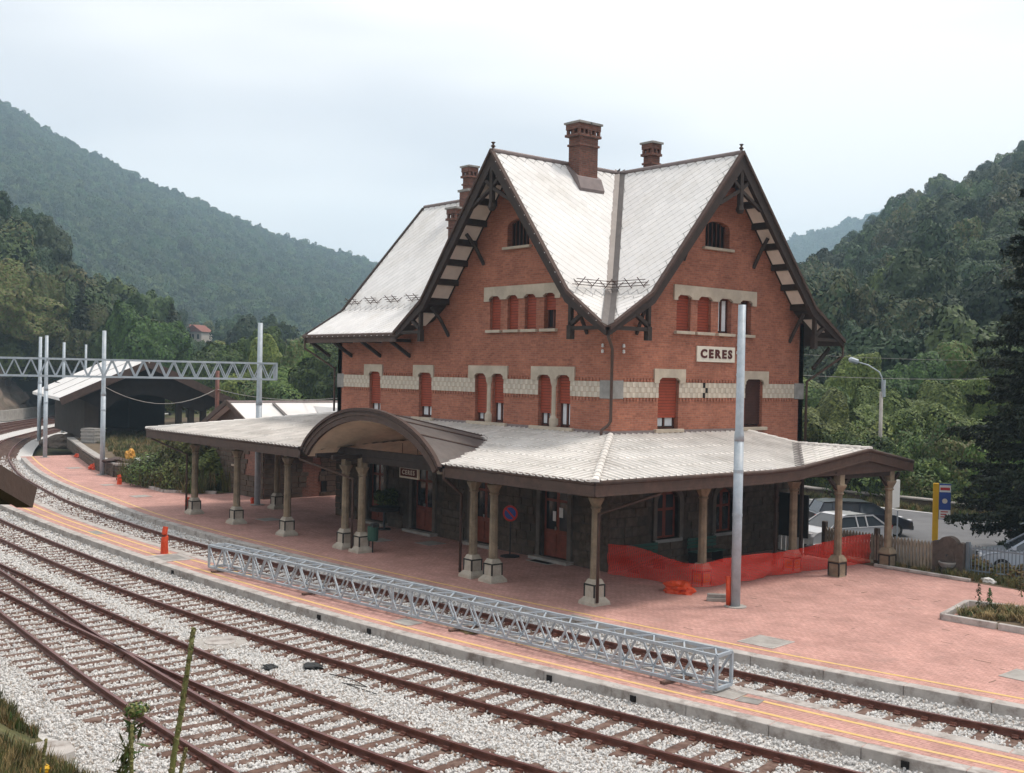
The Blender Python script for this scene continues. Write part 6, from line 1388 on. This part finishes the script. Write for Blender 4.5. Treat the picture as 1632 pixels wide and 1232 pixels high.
UT = [unit_tree(21, ['leaf_light', 'leaf_mid'], (0.65, 0.35)), unit_tree(22, ['leaf_mid', 'leaf_dark'], (0.6, 0.4)), unit_tree(23, ['leaf_mid', 'leaf_olive'], (0.5, 0.5)), unit_tree(24, ['leaf_dark', 'leaf_mid'], (0.65, 0.35))]
ORD = ['first', 'second', 'third', 'fourth', 'fifth', 'sixth', 'seventh', 'eighth', 'ninth', 'tenth', 'eleventh', 'twelfth']
for i, (px, dep, h_, r_, k) in enumerate([(1268, 76, 7.2, 3.2, 1), (1312, 72, 6.0, 2.8, 0), (1352, 80, 8.2, 3.4, 0), (1396, 74, 6.2, 2.9, 0), (1440, 84, 8.6, 3.6, 1), (1482, 75, 6.6, 3.2, 0), (1524, 86, 9.2, 3.8, 2), (1560, 76, 6.8, 3.2, 0), (1606, 84, 8.6, 3.6, 1), (1655, 78, 7.6, 3.4, 0), (1720, 80, 8.4, 3.6, 2)]):
    p = pix(px, 640, dep); tree('broadleaf_tree', 'leafy green tree beyond the road parapet, %s counting from the house' % ORD[i], (p.x, p.y, -0.5), h_, r_, UT[k], 'trees beyond the road')
for i, (px, dep, h_, r_, k) in enumerate([(226, 128, 13.0, 4.4, 1), (300, 150, 8.0, 3.8, 3), (352, 120, 8.8, 4.2, 2), (392, 112, 10.2, 4.4, 1), (434, 108, 9.2, 3.9, 0), (470, 100, 8.6, 3.6, 2), (506, 96, 8.2, 3.4, 0), (538, 94, 9.0, 3.4, 1), (570, 98, 9.0, 3.6, 2)]):
    p = pix(px, 640, dep); tree('broadleaf_tree', 'broadleaf tree behind the goods shed and outbuilding, %s from the left' % ORD[i], (p.x, p.y, -0.4), h_, r_, UT[k], 'trees behind the sheds')
for i, (px, dep, h_, r_, z_, k) in enumerate([(-40, 152, 14, 5.8, 6, 3), (12, 150, 13, 5.6, 6, 2), (62, 153, 12, 5.0, 5.5, 2), (104, 156, 12, 4.8, 4.5, 3), (150, 152, 11.5, 4.8, 2, 2), (190, 142, 10.5, 4.4, 0, 1)]):
    p = pix(px, 640, dep); tree('broadleaf_tree', 'big leafy tree above the rock cutting, %s from the left' % ORD[i], (p.x, p.y, z_), h_, r_, UT[k], 'trees above the cutting')
# ---- conifers
def conifer_mesh(name, tiers, seed, dens, size, mats, H_, R0):
    r = np.random.RandomState(seed); P, Nn, S = [], [], []
    for k in range(tiers):
        z = 0.082+0.91*(k/tiers)**0.95; R_ = R0*(1-z)**0.8*(1.0 if z > 0.10 else 0.85)*r.uniform(0.85, 1.1); nb = max(4, int(9*(1-z)+4)); ph = r.uniform(0, 6.28)
        for b in range(nb):
            a = ph+6.283*b/nb+r.uniform(-.3, .3); L0 = R_*r.uniform(0.65, 1.15); m = max(6, int(dens*L0)); dr = r.uniform(0.10, 0.42)
            t = r.uniform(0.08, 1, m)**0.7; side = r.normal(0, 0.21, m)*(0.25+L0*0.22)*(1.15-t*0.7); zz = z*H_ - dr*t*L0 + 0.16*L0*t*t - np.abs(r.normal(0, 0.16, m))*(0.4+t*0.6)
            x = np.cos(a)*t*L0-np.sin(a)*side; y = np.sin(a)*t*L0+np.cos(a)*side; P.append(np.stack([x, y, zz], 1)); Nn.append(unit(np.stack([np.cos(a)*0.5+r.normal(0, .5, m), np.sin(a)*0.5+r.normal(0, .5, m), 0.6+r.normal(0, .5, m)], 1))); S.append(r.uniform(0.6, 1.3, m)*size)
    return leaf_mesh(name, np.concatenate(P), np.concatenate(Nn), np.concatenate(S), mats, 0.42)
def conifer(label, loc, H_, R0, me):
    t = thing('conifer_tree', label, 'conifer', loc, 1.1); inst('trunk', MB().tube([(0, 0, -0.4), (0, 0, H_*0.97)], [R0*0.07, 0.03], 8).mesh('trunk', 'bark'), t); inst('crown', me, t); return t
p = pix(1714, 880, 43); conifer('big dark conifer overhanging the right edge beside the iron fence', (p.x, p.y, 0), 22.5, 5.1, conifer_mesh('crown', 62, 5, 150, 0.10, ['needle'], 22.5, 5.1))
sm = conifer_mesh('crown', 30, 6, 26, 0.26, ['needle'], 16.5, 3.0); p = pix(272, 600, 165); conifer('pointed dark spruce among the trees left of the far house', (p.x, p.y, 0), 16.5, 3.0, sm); p = pix(128, 600, 150); conifer('dark spruce on the slope above the goods shed', (p.x, p.y, 2), 16.5, 3.0, sm)
# ---- shrubs and weeds
def shrub(label, loc, rx, h_, seed, n=1600, mats=('leaf_mid', 'leaf_olive'), size=0.13, name='shrub', cat='shrub', group=None):
    P, N_ = crown_pts(n, rx*0.95, h_*0.55, h_*0.42, 12, seed); P[:, 2] = np.maximum(P[:, 2], 0.03); me = leaf_mesh('foliage', P, N_, RS.uniform(0.6, 1.3, n)*size, list(mats), mi=RS.choice(len(mats), n)); t = thing(name, label, cat, loc, 0, group); inst('foliage', me, t)
    mb = MB(); r = random.Random(seed)
    for k in range(5): a = r.uniform(0, 6.28); mb.tube([(0, 0, -0.05), (math.cos(a)*rx*0.4, math.sin(a)*rx*0.4, h_*0.6)], [0.04, 0.015], 5)
    inst('stem', mb.mesh('stem', 'bark'), t); return t
bedL = fill('shrub_bed', [(-38.5, -2.6), (-31.0, -3.0), (-29.0, -0.9), (-29.0, 1.2), (-36, 1.4), (-38.8, -0.7)], 0.05, 'grass'); tag(bedL, 'overgrown bed between platform and outbuilding', kind='structure')
for i, (a, b) in enumerate((((-38.5, -2.6), (-31.0, -3.0)), ((-31.0, -3.0), (-29.0, -0.9)))):
    A_, B_ = Vector(a), Vector(b); m_ = int((B_-A_).length/1.2)
    for k in range(m_): p, q = A_.lerp(B_, k/m_), A_.lerp(B_, (k+1)/m_-0.01); MB().beam((p.x, p.y, 0.07), (q.x, q.y, 0.07), 0.16, 0.16).build('edging_stone', 'kerb', bedL)
shrub('tall green shrub behind the outermost canopy column', (-33.4, -0.3, 0.05), 2.3, 3.3, 31, 5200, ('leaf_light', 'leaf_olive'), 0.10); shrub('broad green shrub against the outbuilding wall', (-31.0, -0.7, 0.05), 1.7, 2.5, 32, 3600, ('leaf_light', 'leaf_mid'), 0.10)
shrub('low weedy shrub at the front kerb of the overgrown bed', (-34.4, -1.9, 0.05), 2.0, 1.3, 33, 3200, ('leaf_olive', 'leaf_light'), 0.08); shrub('low yellowish weeds at the corner of the overgrown bed', (-31.6, -2.0, 0.05), 1.6, 1.1, 34, 2600, ('leaf_olive', 'leaf_light'), 0.08); shrub('small bush at the back end of the overgrown bed', (-36.6, -1.0, 0.05), 1.3, 0.8, 35, 1300, ('leaf_mid', 'leaf_olive'), 0.10)
for i, (px, py, rx, h_) in enumerate(((1548, 917, 0.75, 0.55), (1590, 925, 0.6, 0.5), (1625, 930, 0.7, 0.6), (1470, 905, 0.35, 0.25))):
    g = ground(px, py); shrub(('rusty brown tuft of weeds at the foot of the iron fence', 'brown weeds right of the pale rag by the fence', 'olive weeds at the edge of the picture below the iron fence', 'small weed tuft below the picket fence')[i], (g.x, g.y+0.35, 0), rx, h_, 41+i, 900, ('dry_grass', 'leaf_olive', 'leaf_brown'), 0.07, 'weed_tuft', 'weeds')
def spire(label, loc, h_, seed, m=('leaf_olive', 'leaf_mid')):
    r = np.random.RandomState(seed); n = 110; z = r.uniform(0.02, 1, n); a = r.uniform(0, 6.28, n); R_ = 0.15*(1-z)**0.7*r.uniform(0.2, 1.2, n)+0.01; P = np.stack([np.cos(a)*R_, np.sin(a)*R_, z*h_], 1); N_ = unit(np.stack([np.cos(a), np.sin(a), r.uniform(0.2, 1.5, n)], 1))
    t = thing('weed_plant', label, 'weed', loc); inst('leaves', leaf_mesh('leaves', P, N_, r.uniform(0.02, 0.05, n), list(m), mi=r.choice(2, n)), t); inst('stem', MB().tube([(0, 0, 0), (0, 0, h_)], [0.014, 0.005], 5).mesh('stem', 'stalk'), t)
g = ground(1549, 975); spire('tall leafy weed at the corner of the stone planting bed', (g.x+0.1, g.y+0.2, 0.1), 0.78, 51); g = ground(1566, 978); spire('shorter leafy weed beside the tall one in the planting bed', (g.x+0.1, g.y+0.2, 0.1), 0.66, 52); g = ground(1617, 965); spire('reddish weed at the back of the planting bed', (g.x+0.2, g.y, 0.3), 0.75, 53, ('leaf_brown', 'leaf_dark'))
P, N_ = crown_pts(1500, 0.62, 0.42, 1.35, 12, 88); inst('foliage', leaf_mesh('foliage', P, N_, RS.uniform(0.05, 0.11, 1500), ['leaf_dark', 'leaf_mid'], mi=RS.choice(2, 1500)), pl_)
# tufts as scattered stuff
def tuft(seed, m, n=26, h_=0.32, sp=0.10):
    r = random.Random(seed); mb = MB()
    for k in range(n):
        a = r.uniform(0, 6.28); R_ = sp*r.random(); x, y = math.cos(a)*R_, math.sin(a)*R_; b = r.uniform(0, 6.28); l = h_*r.uniform(0.5, 1.1); lx, ly = math.cos(b)*l*r.uniform(.1, .6), math.sin(b)*l*r.uniform(.1, .6); w_ = 0.007+0.006*r.random(); px_, py_ = -math.sin(b)*w_, math.cos(b)*w_
        mb.add([(x-px_, y-py_, 0), (x+px_, y+py_, 0), (x+lx*.5+px_*.7, y+ly*.5+py_*.7, l*.62), (x+lx*.5-px_*.7, y+ly*.5-py_*.7, l*.62), (x+lx, y+ly, l)], [(0, 1, 2, 3), (3, 2, 4)])
    return mb.mesh('tuft', m)
tufts = proto_collection('tuft', [tuft(1, 'grass'), tuft(2, 'dry_grass'), tuft(3, 'leaf_mid', 20, 0.25, 0.14), tuft(4, 'leaf_olive', 30, 0.38, 0.12)])
def on_bank(n, x0, x1, y0, y1, seed):
    r = np.random.RandomState(seed); x = r.uniform(x0, x1, n); y = r.uniform(y0, y1, n); z = np.array([bank_z(a, b) for a, b in zip(x, y)]); k = z > -0.44; return np.stack([x, y, z], 1)[k]
P = on_bank(12000, -16, 25, -27, -20.3, 4); q_ = ground(66, 1196, -0.3); P = P[(np.hypot(P[:, 0]-q_.x, P[:, 1]-q_.y) > 1.0) & (np.hypot(P[:, 0]-q_.x-0.9, P[:, 1]-q_.y+0.7) > 0.8)]; n = len(P); s = np.random.RandomState(5).uniform(0.35, 1.1, n); scatter('bank_grass', P, np.stack([s, s, s], 1), np.stack([np.zeros(n), np.zeros(n), np.random.RandomState(6).uniform(0, 6.28, n)], 1), np.random.RandomState(7).choice(4, n, p=[.25, .45, .1, .2]), tufts, 'long mixed grass and weeds on the bank')
r6 = np.random.RandomState(8); n = 1500; x = r6.uniform(11.1, 18.8, n); y = r6.uniform(3.0, 7.6, n); k = (y > 3.0+(x-10.9)*0.08) & (y < 4.9+(x-10.3)*0.34) & (x-10.95 > -0.25*(y-2.75)+0.3); x, y = x[k], y[k]; n = len(x); z = 0.10+0.22*np.clip((x-11.6)/2.5, 0, 1)
s = r6.uniform(0.6, 1.7, n); scatter('bed_weeds', np.stack([x, y, z], 1), np.stack([s, s, s*0.45], 1), np.stack([np.zeros(n), np.zeros(n), r6.uniform(0, 6.28, n)], 1), r6.choice(4, n, p=[.05, .75, .05, .15]), tufts, 'dry matted weeds filling the stone edged bed')
n = 3600; x = r6.uniform(-72, -36.5, n); y = r6.uniform(-1.5, 16, n); k = (y > -1.9+(-39-x)*0.27) & (y < 14); x, y = x[k], y[k]; n = len(x); s = r6.uniform(0.8, 2.2, n); scatter('yard_grass', np.stack([x, y, np.full(n, 0.745)], 1), np.stack([s, s, s*0.6], 1), np.stack([np.zeros(n), np.zeros(n), r6.uniform(0, 6.28, n)], 1), r6.choice(4, n, p=[.4, .3, .2, .1]), tufts, 'patchy grass on the raised goods yard')
n = 2600; t = r6.uniform(0, 1, n); x = -60+120*t; y = 26.0+2.6*t+r6.uniform(0.05, 1.3, n); s = r6.uniform(0.8, 1.8, n); scatter('verge_grass', np.stack([x, y, np.full(n, -0.02)], 1), np.stack([s, s, s*0.7], 1), np.stack([np.zeros(n), np.zeros(n), r6.uniform(0, 6.28, n)], 1), r6.choice(4, n), tufts, 'rough grass between the road and its parapet')
n = 420; x = r6.uniform(5.2, 15, n); y = 9.4+r6.uniform(0, 1.4, n); s = r6.uniform(0.5, 1.3, n); scatter('fence_weeds', np.stack([x, y, np.full(n, 0.006)], 1), np.stack([s, s, s*0.8], 1), np.stack([np.zeros(n), np.zeros(n), r6.uniform(0, 6.28, n)], 1), r6.choice(4, n, p=[.1, .5, .1, .3]), tufts, 'dry weeds along the foot of the fences')
# bushes along the parapet as a continuous thicket
def blob(seed, n, mats, size): return dome('bush', n, seed, size, mats, tuple([1/len(mats)]*len(mats)), 0.34, 0.75, 0.55)
n = 520; x = r6.uniform(-38.3, -29.3, n); y = r6.uniform(-2.9, 1.0, n); k = (y > -2.5) | (x < -31.2); x, y = x[k], y[k]; n = len(x); s = r6.uniform(1.2, 3.4, n); scatter('bed_grass', np.stack([x, y, np.full(n, 0.05)], 1), np.stack([s, s, s*r6.uniform(0.8, 1.5, n)], 1), np.stack([np.zeros(n), np.zeros(n), r6.uniform(0, 6.28, n)], 1), r6.choice(4, n, p=[.2, .3, .25, .25]), tufts, 'tall loose weeds filling the overgrown bed')
bushes = proto_collection('bush', [blob(61, 4200, ['leaf_light', 'leaf_mid'], 0.045), blob(62, 4200, ['leaf_mid', 'leaf_olive'], 0.045), blob(63, 4200, ['leaf_dark', 'leaf_mid'], 0.045)])
n = 520; t = r6.uniform(0.1, 0.95, n); x = -60+120*t; y = 28.6+2.6*t+r6.uniform(0, 1, n)**1.4*22; s = r6.uniform(1.0, 2.2, n); hz = r6.uniform(0.8, 1.5, n); scatter('thicket', np.stack([x, y, np.full(n, -0.3)+ (y-28)*0.05], 1), np.stack([s, s, s*hz], 1), np.stack([np.zeros(n), np.zeros(n), r6.uniform(0, 6.28, n)], 1), r6.choice(3, n, p=[.5, .35, .15]), bushes, 'dense green thicket filling the slope beyond the road')
# ------------------------------------------------------------------ wooded hills
far_trees = proto_collection('far_tree', [dome('far_tree', 900, 70+i, 0.12, ['leaf_far'], (1.0,), 0.2, 0.95, 0.9) for i in range(6)])
mid_trees = proto_collection('mid_tree', [dome('mid_tree', 5200, 80+i, 0.058, [['leaf_mid', 'leaf_far'], ['leaf_dark', 'leaf_far'], ['leaf_olive', 'leaf_far'], ['leaf_dark', 'leaf_dark']][i % 4], (0.5, 0.5), 0.26, 1.05, 1.0) for i in range(8)])
def hill(name, label, cols, rows=16, back=0.35, rough=0.03, m='forest_floor', prof=1.0, seed=0):
    """cols: (px, skyline py, base depth, base z, ridge depth); heights from the skyline, distance from the lie of the land"""
    pxs = [c_[0] for c_ in cols]; X = np.linspace(pxs[0], pxs[-1], 70); G = []
    cf = lambda k: np.interp(X, pxs, [c_[k] for c_ in cols]); sk, db, zb__, dr = cf(1), cf(2), cf(3), cf(4)
    for i, px in enumerate(X):
        ridge = pix(px, sk[i], dr[i]); col_ = []
        for j in range(rows+1):
            t = j/rows; dd = db[i]+(dr[i]-db[i])*t; hz = zb__[i]+(ridge.z-zb__[i])*(t**prof); p = pix(px, 616, dd); hz += rough*(ridge.z-zb__[i]+10)*noise.noise(Vector((p.x*0.012+seed, p.y*0.012, 0)))*(1-t)*2*min(1, t*4); col_.append((p.x, p.y, hz))
        p = pix(px, 616, dr[i]*(1+back)); col_.append((p.x, p.y, zb__[i]-2)); G.append(col_)
    R_ = rows+2; v = [q for c_ in G for q in c_]; f = [(i*R_+j, (i+1)*R_+j, (i+1)*R_+j+1, i*R_+j+1) for i in range(len(G)-1) for j in range(R_-1)]
    mb = MB(); mb.add(v, f); o = mb.build(name, m, smooth=True); tag(o, label, kind='structure'); return np.array(G)
def forest(name, label, G, n, s0, s1, coll, k, seed, sink=0.25, vz=1.1, tight=0.62, clear=None):
    """crowns spread over the slope so that neighbours touch but do not swallow each other"""
    r = np.random.RandomState(seed); ni, nj = G.shape[0]-1, G.shape[1]-2; m = n*5; i = r.randint(0, ni, m); j = r.randint(0, nj, m); a, b = r.uniform(0, 1, (2, m, 1))
    A = np.linalg.norm(np.cross(G[i+1, j]-G[i, j], G[i, j+1]-G[i, j]), axis=1); pick = r.uniform(0, 1, m) < A/np.percentile(A, 92); i, j, a, b = i[pick], j[pick], a[pick], b[pick]
    P = (1-a)*(1-b)*G[i, j]+a*(1-b)*G[i+1, j]+a*b*G[i+1, j+1]+(1-a)*b*G[i, j+1]; s = s0+(s1-s0)*r.uniform(0, 1, len(P))**1.6; cellsz = s1*2*tight; H = {}; keep = []
    for q in range(len(P)):
        cx, cy = int(P[q, 0]//cellsz), int(P[q, 1]//cellsz); ok_ = True
        if clear:                                       # leave the slope open in front of the house
            v_ = Vector(P[q])+Vector((0, 0, 2.1*s[q]))-CAM; dd = v_.dot(CF)
            if abs(816+F_PX*v_.dot(CR)/dd-clear[0]) < clear[1]+s[q]*F_PX/dd and dd < clear[3] and 616-F_PX*v_.dot(CU)/dd < clear[2]: continue
        for ax in (cx-1, cx, cx+1):
            for ay in (cy-1, cy, cy+1):
                for w in H.get((ax, ay), ()):
                    if (P[q, 0]-P[w, 0])**2+(P[q, 1]-P[w, 1])**2 < (tight*(s[q]+s[w]))**2: ok_ = False; break
                if not ok_: break
            if not ok_: break
        if ok_: H.setdefault((cx, cy), []).append(q); keep.append(q)
        if len(keep) >= n: break
    P, s = P[keep], s[keep]; n = len(P); P[:, 2] -= s*sink; print(name, n)
    scatter(name, P, np.stack([s, s, s*vz*r.uniform(0.85, 1.35, n)], 1), np.stack([np.zeros(n), np.zeros(n), r.uniform(0, 6.28, n)], 1), r.randint(0, k, n), coll, label)
HL = hill('far_hill', 'long hazy wooded hillside closing the valley on the left', [(-420, 60, 420, -3, 1250), (0, 176, 420, -3, 1250), (60, 214, 420, -3, 1250), (120, 247, 430, -3, 1250), (200, 286, 440, -3, 1250), (230, 300, 450, -3, 1250), (330, 341, 470, -3, 1300), (450, 394, 500, -3, 1300), (500, 405, 520, -3, 1300), (588, 428, 560, -3, 1350), (700, 458, 600, -3, 1400), (800, 505, 650, -3, 1400), (920, 590, 700, -3, 1400)], 24, prof=0.95)
forest('far_forest', 'distant forest covering the long left hillside', HL, 22000, 3.4, 6.2, far_trees, 6, 101)
HN = hill('near_slope', 'steep wooded slope above the tracks on the left', [(-420, 220, 150, 3, 215), (-120, 310, 150, 3, 222), (0, 384, 150, 3, 228), (60, 420, 152, 3, 230), (110, 482, 156, 2, 240), (180, 538, 160, 1, 260), (240, 558, 165, 0, 300), (300, 570, 190, 0, 360), (360, 578, 220, 0, 400), (450, 592, 240, -1, 420), (620, 612, 260, -1, 420)], 16, prof=0.9, seed=5)
forest('slope_forest', 'dense dark trees on the steep left slope', HN, 2200, 3.0, 6.5, mid_trees, 8, 102, clear=(316, 16, 553, 360))
HR = hill('right_hill', 'steep wooded hillside rising on the right', [(1000, 650, 110, -2, 420), (1100, 580, 105, -2, 420), (1200, 520, 100, -2, 430), (1262, 470, 100, -2, 440), (1300, 452, 98, -2, 445), (1330, 440, 98, -2, 450), (1385, 398, 96, -2, 450), (1440, 356, 96, -2, 450), (1500, 326, 96, -2, 450), (1560, 314, 96, -2, 455), (1600, 288, 96, -2, 455), (1632, 268, 96, -2, 455), (1800, 170, 96, -2, 460), (2000, 60, 96, -2, 460)], 22, prof=0.92, seed=9)
forest('hill_forest', 'mixed broadleaf forest covering the right hillside', HR, 6000, 2.6, 5.6, mid_trees, 8, 103)
HF = hill('far_ridge', 'faint blue ridge far behind the right hillside', [(900, 475, 1100, 0, 1900), (1150, 422, 1100, 0, 1900), (1262, 393, 1100, 0, 1900), (1320, 373, 1100, 0, 1900), (1370, 358, 1100, 0, 1900), (1450, 338, 1100, 0, 1900), (1700, 330, 1100, 0, 1900)], 10, back=0.15, seed=2); forest('ridge_forest', 'faint forest on the far blue ridge', HF, 4500, 6, 10, far_trees, 6, 104)
# rock cutting beyond the far tracks
rc = [ground(-160, 676), ground(-60, 672), ground(0, 668), ground(60, 660), ground(118, 652), ground(170, 648)]
pl2 = spline([(p.x, p.y) for p in rc], 2.0); v, f = [], []
for i, p in enumerate(pl2):
    t = (pl2[min(i+1, len(pl2)-1)]-pl2[max(i-1, 0)]).normalized(); nn = Vector((t.y, -t.x)) if False else Vector((-t.y, t.x)); aw = Vector((p.x-CAM.x, p.y-CAM.y)).normalized(); nn = nn if nn.dot(aw) > 0 else -nn
    for k in range(9):
        z = 6.5*k/8; q = p+nn*(0.5+z*0.55+1.6*noise.noise(Vector((p.x*0.2, p.y*0.2, z*0.5)))+0.7*noise.noise(Vector((p.x*0.7, p.y*0.7, z*1.5)))); v.append((q.x, q.y, z-0.3))
for i in range(len(pl2)-1):
    for k in range(8): f.append((i*9+k, (i+1)*9+k, (i+1)*9+k+1, i*9+k+1))
mb = MB(); mb.add(v, f); tag(mb.build('rock_cutting', 'rock'), 'brown rocky cutting beyond the far tracks', kind='structure')
cw = thing('trackside_wall', 'long low concrete wall at the foot of the rock cutting', 'wall')
for i in range(0, len(pl2)-4, 4): a, b = pl2[i], pl2[i+4]; MB().beam((a.x, a.y, 0.35), (b.x, b.y, 0.35), 0.5, 1.3).build('wall_panel', 'concrete', cw)
# house on the slope
p = pix(316, 545, 330); hv = thing('hillside_house', 'small pale house with red roof among the trees on the slope', 'house', (p.x, p.y, p.z), 0.5)
MB().box(-3.0, 3.0, -2.5, 2.5, -0.5, 3.0).build('wall', 'white_house', hv); MB().prism([(-3.4, 2.9), (3.4, 2.9), (0, 5.0)], 'y', -2.9, 2.9).build('roof', 'red_roof', hv); MB().box(-4.5, 4.0, -4.4, -2.4, -6.0, -0.5).build('terrace_wall', 'rubble', hv); MB().box(-5.8, -3.0, -1, 2.2, -2.0, 3.8).build('annex', 'white_house', hv); MB().prism([(-6.2, 3.7), (-2.8, 3.7), (-4.4, 5.2)], 'y', -1.3, 2.5).build('roof', 'red_roof', hv)
for x in (-1.8, 0, 1.8): MB().box(x-0.4, x+0.4, -2.55, -2.45, 0.8, 2.2).build('window', 'dark_room', hv)
# ------------------------------------------------------------------ foreground
def stalk(label, top, base, r0, seed, lean=0.02):
    t = thing('mullein_stalk', label, 'mullein', base); b, tp = Vector((0, 0, 0)), Vector(top)-Vector(base); r = np.random.RandomState(seed)
    pts = [b.lerp(tp, k/8)+Vector((r.normal(0, lean*0.4), r.normal(0, lean*0.4), 0)) for k in range(9)]; MB().tube(pts, [r0*(1-0.45*k/8) for k in range(9)], 7).build('stem', 'stalk', t, smooth=True)
    n = int(260*tp.length); k = r.uniform(0.0, 1, n); P = np.array([pts[int(q*7.99)].lerp(pts[min(8, int(q*7.99)+1)], q*7.99-int(q*7.99)) for q in k]); a = r.uniform(0, 6.28, n); d = np.stack([np.cos(a), np.sin(a), r.uniform(-.2, .6, n)], 1); P = P+unit(d)*(r0*(1-0.45*k)).reshape(-1, 1)*0.95
    inst('seed_heads', leaf_mesh('seed_heads', P, unit(d+0.4*r.normal(size=(n, 3))), r.uniform(0.4, 0.75, n)*r0, ['stalk', 'leaf_olive'], 0.7, mi=r.choice(2, n)), t)
def bank_pt(px, py, dep): p = pix(px, py, dep); return Vector((p.x, p.y, bank_z(p.x, p.y)-0.05))
def stalk_px(label, px, py, bx, by, dep, r0, seed):
    top = pix(px, py, dep); q = pix(bx, by, dep); base = Vector((q.x, q.y, q.z)); gz_ = bank_z(q.x, q.y); d = (base-top); k = (gz_-top.z)/d.z if d.z < 0 else 1; base = top+d*k; stalk(label, top, base, r0, seed)
stalk_px('tall leaning mullein stalk in the foreground over the tracks', 310, 1000, 276, 1225, 9.0, 0.031, 1); stalk_px('short mullein stalk right of the tall leaning one', 295, 1192, 288, 1232, 9.2, 0.026, 2); stalk_px('thin mullein stalk below the seed umbel', 213, 1155, 207, 1232, 9.4, 0.026, 3); stalk_px('short dark stalk in front of the concrete slab', 72, 1178, 69, 1212, 10.0, 0.022, 4)
tp = pix(218, 1135, 9.5); gz_ = bank_z(tp.x, tp.y); um = thing('umbel_plant', 'weedy plant with a drooping green seed umbel by the mulleins', 'weed', (tp.x, tp.y, gz_)); hh = tp.z-gz_
r = np.random.RandomState(77); mb = MB(); mb.tube([(-0.35, -0.2, 0), (-0.18, -0.1, hh*0.6), (0, 0, hh)], [0.012, 0.010, 0.006], 6)
for k in range(14): d = unit(r.normal(size=3)); mb.tube([(0, 0, hh-0.02), (d[0]*0.09, d[1]*0.09, hh+abs(d[2])*0.06)], 0.003, 4)
inst('stem', mb.mesh('stem', 'stalk'), um); n = 420; d = unit(r.normal(size=(n, 3))); P = d*np.array([0.12, 0.12, 0.07])*r.uniform(0.5, 1, (n, 1))+np.array([0, 0, hh+0.02]); inst('umbel', leaf_mesh('umbel', P, d, r.uniform(0.008, 0.02, n), ['stalk', 'leaf_mid'], 0.6, mi=r.choice(2, n)), um)
n = 300; k = r.uniform(0.1, 0.95, n); P = np.stack([-0.35+0.35*k+r.normal(0, .035, n), -0.2+0.2*k+r.normal(0, .035, n), k*hh], 1); inst('leaves', leaf_mesh('leaves', P, unit(r.normal(size=(n, 3))), r.uniform(0.03, 0.10, n), ['leaf_mid', 'leaf_olive'], 0.16, mi=r.choice(2, n)), um)
g = pix(72, 1226, 10.2); yf = thing('yellow_flower', 'small yellow flower head in the bottom left weeds', 'flower', (g.x, g.y, bank_z(g.x, g.y))); hh = g.z-bank_z(g.x, g.y); inst('stem', MB().tube([(0, 0, 0), (0, 0, hh)], 0.006, 5).mesh('stem', 'stalk'), yf); d = unit(r.normal(size=(70, 3))); inst('petals', leaf_mesh('petals', d*0.045*r.uniform(.4, 1, (70, 1))+np.array([0, 0, hh]), d, np.full(70, 0.022), ['yellow_steel'], 0.8), yf)
a, b = ground(17, 1195, -0.3), ground(122, 1200, -0.3); cs = thing('concrete_slab', 'pale concrete slab lying at the edge of the ballast', 'concrete slab', ((a.x+b.x)/2, (a.y+b.y)/2, -0.42), math.atan2(b.y-a.y, b.x-a.x)); w_ = (b-a).length/2
MB().prism([(-w_, -0.22), (w_*0.75, -0.40), (w_, -0.05), (w_*0.5, 0.42), (-w_*0.2, 0.40)], 'z', 0.0, 0.2).build('slab', 'kerb', cs, bevel=0.02)
fb = thing('footbridge_beam', 'dark brown steel beam end jutting in from the left', 'beam', (0, 0, 0)); p0, p1 = pix(-160, 672, 6.0), pix(43, 793, 7.2); u_ = (p1-p0).normalized()
MB().beam(p0, p1, 0.11, 0.135, up=CU).build('beam', 'fascia', fb); MB().beam(pix(-160, 700, 6.1), pix(10, 797, 7.15), 0.07, 0.06, up=CU).build('flange', 'dark_metal', fb); q = pix(-140, 684, 6.1); MB().box(q.x-0.06, q.x+0.06, q.y-0.06, q.y+0.06, bank_z(q.x, q.y)-0.1, q.z).build('post', 'fascia', fb)
# ------------------------------------------------------------------ haze
hm = bpy.data.materials.new('haze'); hm.use_nodes = True; nt = hm.node_tree; nt.nodes.clear(); ho = nt.nodes.new('ShaderNodeOutputMaterial'); pv = nt.nodes.new('ShaderNodeVolumePrincipled')
pv.inputs['Color'].default_value = (0.60, 0.81, 1.0, 1); pv.inputs['Density'].default_value = 0.00037; pv.inputs['Anisotropy'].default_value = 0.1; nt.links.new(pv.outputs[0], ho.inputs['Volume'])
MATS['haze'] = hm
hb = MB().box(-2400, 2400, -2400, 2400, -6.0, 400).build('haze', 'haze'); tag(hb, 'pale valley haze in the air', kind='stuff')
